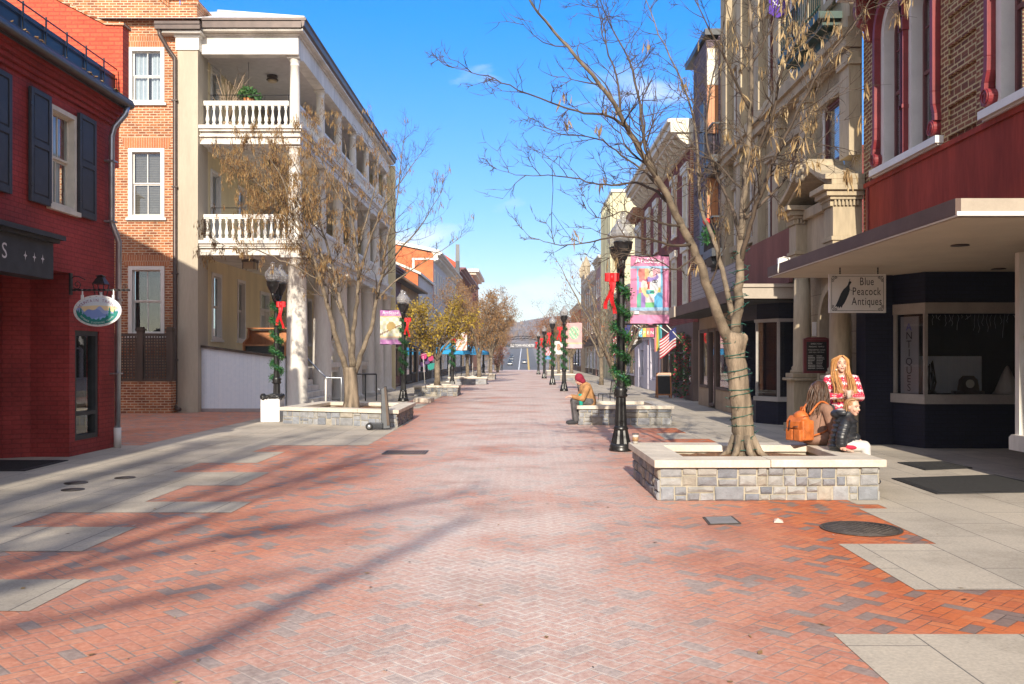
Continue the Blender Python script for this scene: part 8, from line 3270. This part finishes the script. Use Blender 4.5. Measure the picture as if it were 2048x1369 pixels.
solid('trousers', M['dark_cloth'], o, jn, .01, 3)
for s in (-1, 1):
    m = MB()
    an = Q + V(s * .09, .02, .09)
    m.capsule(an + V(0, .02, -.03), .048, an + V(0, -.15, -.05), .036)
    m.build('shoe', M['dark_cloth'], o)
p, R3 = HP


def hairshell(m, p, R3, s=1.0, k=1.0):
    m.ell(p(0, -.022, .034), (.083 * s * k, .094 * s * k, .098 * s * k), 18, 12, R3)
    m.ell(p(0, -.05, -.03), (.075 * s * k, .06 * s * k, .09 * s * k), 14, 9, R3)


m = MB(col=BL[0])
hairshell(m, p, R3, 1.0, .96)
rr = random.Random(14)
roots = []
for s in (-1, 1):
    for k in range(9):
        t = k / 8
        x0 = s * (.052 + .03 * t)
        roots.append([p(s * .012, .055 - .05 * t, .122 - .008 * t), p(x0 * 1.05, .045 - .085 * t, .075), p(s * (.080 + .008 * t), .005 - .075 * t, -.01), p(s * (.080 + .01 * t), .005 - .06 * t, -.11), Q + V(-s * (.095 + .012 * t) - .01, -.10 + .05 * t, 1.30), Q + V(-s * (.085 + .02 * t), -.165 + .06 * t, 1.18), Q + V(-s * (.075 + .025 * t), -.175 + .07 * t, 1.06), Q + V(-s * (.065 + .025 * t), -.18 + .08 * t, .98 - .02 * t)])
strands(m, roots, rr, BL, 300, .008, .0046)
m.build('hair', M['hair_blonde'], o, recalc=False)
m = MB(col=(.8, .72, .55)); m.lathe([(.011, 0), (.012, .012), (.008, .02)], p(.072, .03, -.085), 10); m.build('earring', M['sign_face'], o)
ph = thing('drink_cup', Q + V(0, -.27, 1.05), 'pale drink cup held in both hands of the standing person', 'cup')
m = MB(col=(.72, .58, .50)); m.lathe([(.028, 1.04), (.036, 1.13), (.038, 1.135)], Q + V(0, -.275, 0), 14); m.build('cup_body', M['sign_face'], ph)
m = MB(col=(.6, .5, .45)); m.lathe([(.039, 1.136), (.039, 1.144), (.03, 1.15)], Q + V(0, -.275, 0), 14); m.build('lid', M['sign_face'], ph)

# --- seated woman in a brown coat, seen from behind
Q = V(3.80, 11.72, .46)
o = thing('person', (3.80, 11.72, .46), 'person with long brown hair in a brown coat sitting turned away on the planter edge', 'person')
hc = Q + V(.05, .06, .70)
fd = V(.9, .42, -.05)
th = V(.9, .42, 0).normalized()
sd = V(-th.y, th.x, 0)


def bb2(m):
    global HP
    HP = head(m, hc, fd)
    m.capsule(Q + V(.03, .03, .54), .052, hc + V(0, 0, -.05), .047)
    m.capsule(Q + V(0, 0, .10), .13, Q + V(.02, .02, .40), .12)
    m.capsule(Q + V(.02, .02, .48) + sd * .14, .05, Q + V(.02, .02, .48) - sd * .14, .05)
    for s in (-1, 1):
        sh, el = Q + V(.02, .02, .47) + sd * s * .17, Q + sd * s * .22 + th * .06 + V(0, 0, .22)
        wr = Q + sd * s * .10 + th * .28 + V(0, 0, .22)
        m.capsule(sh, .046, el, .038); m.capsule(el, .038, wr, .026)
        hand(m, wr, th - sd * s * .3, V(0, 0, 1), .95, .5, s)
        hip, kn = Q + sd * s * .08 + V(0, 0, .10), Q + sd * s * .09 + th * .40 + V(0, 0, .10)
        an = kn + th * .04 + V(0, 0, -.48)
        m.capsule(hip, .085, kn, .058); m.capsule(kn, .055, an, .036); m.capsule(an + V(0, 0, -.04), .036, an + th * .14 + V(0, 0, -.05), .03)


solid('body', M['skin'], o, bb2, .0065, 2)
face_parts(o, HP[0], HP[1], 1.0, brow=(.05, .03, .02))


def ct(m):
    m.ell(Q + V(-.01, -.01, .085), (.205, .20, .095), 18, 10)
    m.capsule(Q + V(0, 0, .12), .165, Q + V(.02, .02, .36), .145)
    m.capsule(Q + V(.02, .02, .47) + sd * .135, .075, Q + V(.02, .02, .47) - sd * .135, .075)
    m.capsule(Q + V(.02, .02, .5), .075, Q + V(.03, .03, .54), .065)
    for s in (-1, 1):
        sh, el, wr = Q + V(.02, .02, .46) + sd * s * .17, Q + sd * s * .235 + th * .06 + V(0, 0, .21), Q + sd * s * .11 + th * .25 + V(0, 0, .22)
        m.capsule(sh, .075, el, .066); m.capsule(el, .066, wr, .046)
        m.capsule(Q + sd * s * .09 + V(0, 0, .10), .115, Q + sd * s * .10 + th * .36 + V(0, 0, .09), .085)


solid('coat', M['brown_coat'], o, ct, .009, 3)


def boots(m):
    for s in (-1, 1):
        kn = Q + sd * s * .09 + th * .42 + V(0, 0, .08)
        an = kn + th * .03 + V(0, 0, -.45)
        m.capsule(kn, .07, an, .05); m.capsule(an + V(0, 0, -.03), .048, an + th * .15 + V(0, 0, -.045), .038)


solid('trousers', M['dark_cloth'], o, boots, .01, 2)
p, R3 = HP
m = MB(col=BN[0])
hairshell(m, p, R3)
rr = random.Random(4)
roots = []
for k in range(20):
    a = -2.5 + 5.0 * k / 19            # angle round the back of the head
    bx, by = .085 * sin(a), -.085 * cos(a) - .01
    fall = rr.uniform(.30, .46)
    top = p(bx * .2, .02 + by * .2, .125)
    roots.append([top, p(bx * .8, by * .8 + .01, .085), p(bx * 1.08, by * 1.05, 0), p(bx * 1.2, by * 1.1 - .01, -.12), p(bx * 1.25, by - .04, -.24), p(bx * 1.2, by - .06, -.12 - fall)])
strands(m, roots, rr, BN, 340, .016, .008)
m.build('hair', M['hair_blonde'], o, recalc=False)

# --- orange backpack
bk = thing('backpack', Q + V(-.2, -.12, .2), 'bright orange nylon backpack worn by the person in the brown coat', 'backpack')
bc = Q - th * .255 - sd * .0 + V(-.02, -.03, .235)
Rb = Matrix((sd, th, V(0, 0, 1))).transposed()


def bp(m):
    m.ell(bc, (.165, .11, .19), 16, 12, Rb)
    m.obox(bc + V(0, 0, -.03), (.29, .19, .26), Rb)
    m.ell(bc + V(0, 0, .13), (.12, .09, .09), 14, 9, Rb)


solid('pack_body', M['orange_nylon'], bk, bp, .009, 22)


def pk(m):
    for s in (-1, 1):
        m.obox(bc - th * .10 + sd * s * .072 + V(0, 0, -.09), (.125, .075, .15), Rb)


solid('pocket', M['orange_nylon'], bk, pk, .008, 12)
m = MB()
fl = [(-.13, .02, .16), (-.13, -.07, .15), (-.125, -.125, .08), (-.11, -.135, .0)]
for i in range(3):
    a, b = fl[i], fl[i + 1]
    m.quad(bc + Rb @ V(a[0], a[1], a[2]), bc + Rb @ V(-a[0], a[1], a[2]), bc + Rb @ V(-b[0], b[1], b[2]), bc + Rb @ V(b[0], b[1], b[2]))
m.build('flap', M['orange_nylon'], bk)
m = MB()
m.tube([bc + Rb @ V(-.04, .03, .19), bc + Rb @ V(-.03, .03, .26), bc + Rb @ V(.03, .03, .26), bc + Rb @ V(.04, .03, .19)], .014, 6)
m.build('handle', M['orange_nylon'], bk)
for s in (-1, 1):
    m = MB()
    pts = [bc + Rb @ V(s * .09, .06, .17), Q + V(.0, .0, .565) + sd * s * .10 - th * .03, Q + sd * s * .13 + th * .10 + V(0, 0, .50), Q + sd * s * .14 + th * .16 + V(0, 0, .36), Q + sd * s * .16 + th * .02 + V(0, 0, .2), bc + Rb @ V(s * .13, .07, -.1)]
    m.tube(spline(pts, 4), .013, 6)
    m.build('strap', M['orange_nylon'], bk)
m = MB()
m.tube([bc + Rb @ V(-.09, -.128, .02), bc + Rb @ V(-.02, -.138, .015)], .008, 5); m.tube([bc + Rb @ V(.05, -.135, .10), bc + Rb @ V(.055, -.15, -.03)], .008, 5)
m.build('buckle', M['dark_steel'], bk)

# --- child in a black puffer jacket
Q = V(3.86, 11.0, .46)
o = thing('person', (3.86, 11.0, .46), 'child in a black puffer jacket and white leggings sitting with one hand on the coping', 'person')
th = V(.86, -.28, 0).normalized()
sd = V(-th.y, th.x, 0)
ch = Q + V(.05, -.02, .34)
hc = Q + V(.13, -.05, .535)
fd = V(.52, -.82, -.12)
HS = .90


def kb(m):
    global HP
    HP = head(m, hc, fd, HS)
    m.capsule(ch + V(.02, 0, .07), .042, hc + V(-.01, .01, -.05), .040)
    m.capsule(Q + V(0, 0, .09), .10, ch, .095)
    m.capsule(ch + sd * .10, .042, ch - sd * .10, .042)
    for s in (-1, 1):
        sh = ch + sd * s * .13
        el = ch + sd * s * .18 + th * .03 + V(0, 0, -.16) if s > 0 else ch - sd * .17 - th * .03 + V(-.02, 0, -.15)
        wr = Q + sd * .12 + th * .20 + V(0, 0, .13) if s > 0 else V(3.80, 10.80, .505)
        m.capsule(sh, .038, el, .032); m.capsule(el, .032, wr, .022)
        if s > 0:
            hand(m, wr, V(.7, -.2, -.5), V(.3, .1, 1), .8, .5, 1)
        else:
            hand(m, wr, V(.75, -.55, -.12), V(0, 0, 1), .85, .12, 1)
        hip, kn = Q + sd * s * .065 + V(0, 0, .07), Q + sd * s * .08 + th * .27 + V(0, 0, .06)
        an = kn + th * .03 + V(0, 0, -.36)
        m.capsule(hip, .07, kn, .048); m.capsule(kn, .045, an, .03); m.capsule(an + V(0, 0, -.03), .03, an + th * .11 + V(0, 0, -.04), .025)


solid('body', M['skin'], o, kb, .0055, 2)
face_parts(o, HP[0], HP[1], HS)


def jk(m):
    m.capsule(Q + V(0, 0, .075), .15, ch + V(0, 0, -.02), .135)
    m.capsule(ch + sd * .10, .075, ch - sd * .10, .075)
    for k in range(6):
        t = k / 5
        c = (Q + V(0, 0, .06)).lerp(ch + V(0, 0, .02), t)
        m.ell(c, (.168 - .022 * t, .168 - .022 * t, .038), 18, 8)
    m.capsule(ch + V(.01, 0, .08), .075, ch + V(.03, 0, .10), .07)
    for s in (-1, 1):
        sh = ch + sd * s * .13
        el = ch + sd * s * .19 + th * .03 + V(0, 0, -.16) if s > 0 else ch - sd * .18 - th * .03 + V(-.02, 0, -.15)
        wr = Q + sd * .12 + th * .18 + V(0, 0, .15) if s > 0 else V(3.805, 10.825, .545)
        for a, b in ((sh, el), (el, wr)):
            m.capsule(a, .062, b, .052)
            for k in range(3):
                c = a.lerp(b, (k + .5) / 3)
                m.ell(c, (.072, .072, .055), 12, 8)


solid('jacket', M['puffer'], o, jk, .0075, 2)


def hd_(m):
    m.ell(ch - th * .085 + V(0, .01, .105), (.09, .10, .06), 16, 10)
    for k in range(14):
        a = -1.9 + 3.8 * k / 13
        m.ell(ch + V(0, 0, .125) + sd * (.092 * sin(a)) - th * (.035 + .075 * cos(a)), (.030, .030, .036), 10, 7)


solid('hood', M['puffer'], o, hd_, .008, 5)
m = MB()
m.ell(ch - th * .055 + V(0, 0, .150), (.06, .07, .030), 14, 8)
m.build('hood_lining', M['lap_siding'], o)


def lg(m):
    for s in (-1, 1):
        hip, kn = Q + sd * s * .065 + V(0, 0, .07), Q + sd * s * .08 + th * .28 + V(0, 0, .062)
        an = kn + th * .03 + V(0, 0, -.34)
        m.capsule(hip, .076, kn, .060); m.capsule(kn, .058, an, .042)


solid('leggings', M['white_knit'], o, lg, .008, 3)


def sk(m):
    m.ell(Q + th * .09 + V(0, 0, .055), (.17, .17, .05), 16, 8)


solid('red_skirt', M['red_knit'], o, sk, .008, 3)
m = MB()
for s in (-1, 1):
    an = Q + sd * s * .08 + th * .30 + V(0, 0, -.31)
    m.capsule(an + V(0, 0, -.02), .042, an + th * .12 + V(0, 0, -.04), .034)
m.build('shoes', M['dark_cloth'], o)
p, R3 = HP
HB = [(.36, .19, .09), (.30, .15, .07), (.44, .25, .12)]
m = MB(col=HB[0])
hairshell(m, p, R3, HS, .96)
rr = random.Random(24)
roots = []
for k in range(14):
    a = -1.3 + 2.6 * k / 13
    bx, by = .082 * sin(a), -.082 * cos(a) - .01
    roots.append([p(bx * .1, .05, .115), p(bx * .85, by * .8 + .01, .09), p(bx * 1.05, by * 1.02, .0), p(bx * .9, by * 1.05, -.08), p(bx * .7, by * 1.0 - .01, -.16)])
strands(m, roots, rr, HB, 170, .006, .0065)
m.build('hair', M['hair_blonde'], o, recalc=False)

# --- seated person in a tan jacket
Q = V(1.53, 21.55, .46)
o = thing('person', (1.50, 21.55, .46), 'hunched person in a tan jacket and dark red hood sitting on the far planter corner', 'person')
th = V(-1, -.12, 0).normalized()
sd = V(-th.y, th.x, 0)
ch = Q + V(-.08, -.02, .40)
hc = Q + V(-.24, -.04, .60)
fd = V(-.9, -.15, -.55)


def tb(m):
    global HP
    HP = head(m, hc, fd)
    m.capsule(ch + V(-.02, 0, .08), .05, hc + V(.03, 0, -.05), .048)
    m.capsule(Q + V(0, 0, .10), .13, ch, .12)
    for s in (-1, 1):
        sh, el = ch + sd * s * .17 + V(0, 0, .02), ch + sd * s * .22 + th * .12 + V(0, 0, -.24)
        wr = el + th * .22 - sd * s * .10 + V(0, 0, .04)
        m.capsule(sh, .05, el, .04); m.capsule(el, .04, wr, .028)
        hand(m, wr, th - sd * s * .4, V(0, 0, 1), 1, .6, s)
        hip, kn = Q + sd * s * .09 + V(0, 0, .09), Q + sd * s * .11 + th * .35 + V(0, 0, .09)
        an = kn - th * .03 + V(0, 0, -.46)
        m.capsule(hip, .09, kn, .06); m.capsule(kn, .058, an, .04); m.capsule(an + V(0, 0, -.05), .04, an + th * .15 + V(0, 0, -.055), .032)


solid('body', M['skin'], o, tb, .009, 2)
face_parts(o, HP[0], HP[1], 1.0)


def tj(m):
    m.capsule(Q + V(.01, 0, .08), .175, ch, .155)
    m.capsule(ch + sd * .13, .085, ch - sd * .13, .085)
    for s in (-1, 1):
        sh, el = ch + sd * s * .18 + V(0, 0, .02), ch + sd * s * .235 + th * .12 + V(0, 0, -.24)
        wr = el + th * .19 - sd * s * .09 + V(0, 0, .04)
        m.capsule(sh, .085, el, .072); m.capsule(el, .072, wr, .052)


solid('jacket', M['tan_jacket'], o, tj, .012, 3)


def tt(m):
    for s in (-1, 1):
        hip, kn = Q + sd * s * .09 + V(0, 0, .09), Q + sd * s * .11 + th * .36 + V(0, 0, .09)
        an = kn - th * .03 + V(0, 0, -.44)
        m.capsule(hip, .11, kn, .08); m.capsule(kn, .078, an, .06)


solid('trousers', M['grey_cloth'], o, tt, .012, 3)
m = MB()
for s in (-1, 1):
    an = Q + sd * s * .11 + th * .33 + V(0, 0, -.37)
    m.capsule(an + V(0, 0, -.035), .052, an + th * .17 + V(0, 0, -.05), .042)
m.build('shoes', M['dark_cloth'], o)
p, R3 = HP
M['maroon_knit'] = plain('dark_red_knit_hood', (.24, .010, .035), .85, var=.15, scale=30, bmp=.2)


def hdd(m):
    m.ell(p(0, -.03, .03), (.105, .112, .125), 16, 11, R3)
    m.ell(p(0, -.06, -.07), (.10, .075, .08), 14, 9, R3)


solid('hood', M['maroon_knit'], o, hdd, .01, 3)
tc_ = gp(1162, 812, .46)
o = thing('tumbler', (tc_.x, 21.32, .46), 'turquoise tumbler cup standing on the coping beside the tan jacket', 'cup')
tx = (1162 - VX) / FPX * 21.32
m = MB(); m.lathe([(.045, .463), (.065, .70), (.068, .71)], (tx, 21.32, 0), 18); m.build('cup_body', M['turquoise'], o)
m = MB(); m.lathe([(.069, .711), (.069, .725), (.05, .735)], (tx, 21.32, 0), 18); m.build('lid', M['turquoise'], o)

# ------------------------------------------------------------------ thin winter haze over the long street
hzm = bpy.data.materials.new('street_haze')
hzm.use_nodes = True
nt = hzm.node_tree
nt.nodes.remove(nt.nodes['Principled BSDF'])
pv = nt.nodes.new('ShaderNodeVolumePrincipled')
pv.inputs['Density'].default_value = .00045
pv.inputs['Color'].default_value = (.86, .90, .97, 1)
nt.links.new(pv.outputs[0], nt.nodes['Material Output'].inputs['Volume'])
m = MB()
m.box(-650, 650, -70, 1010, -5, 62)
hz = m.build('haze', hzm)
hz['kind'] = 'stuff'
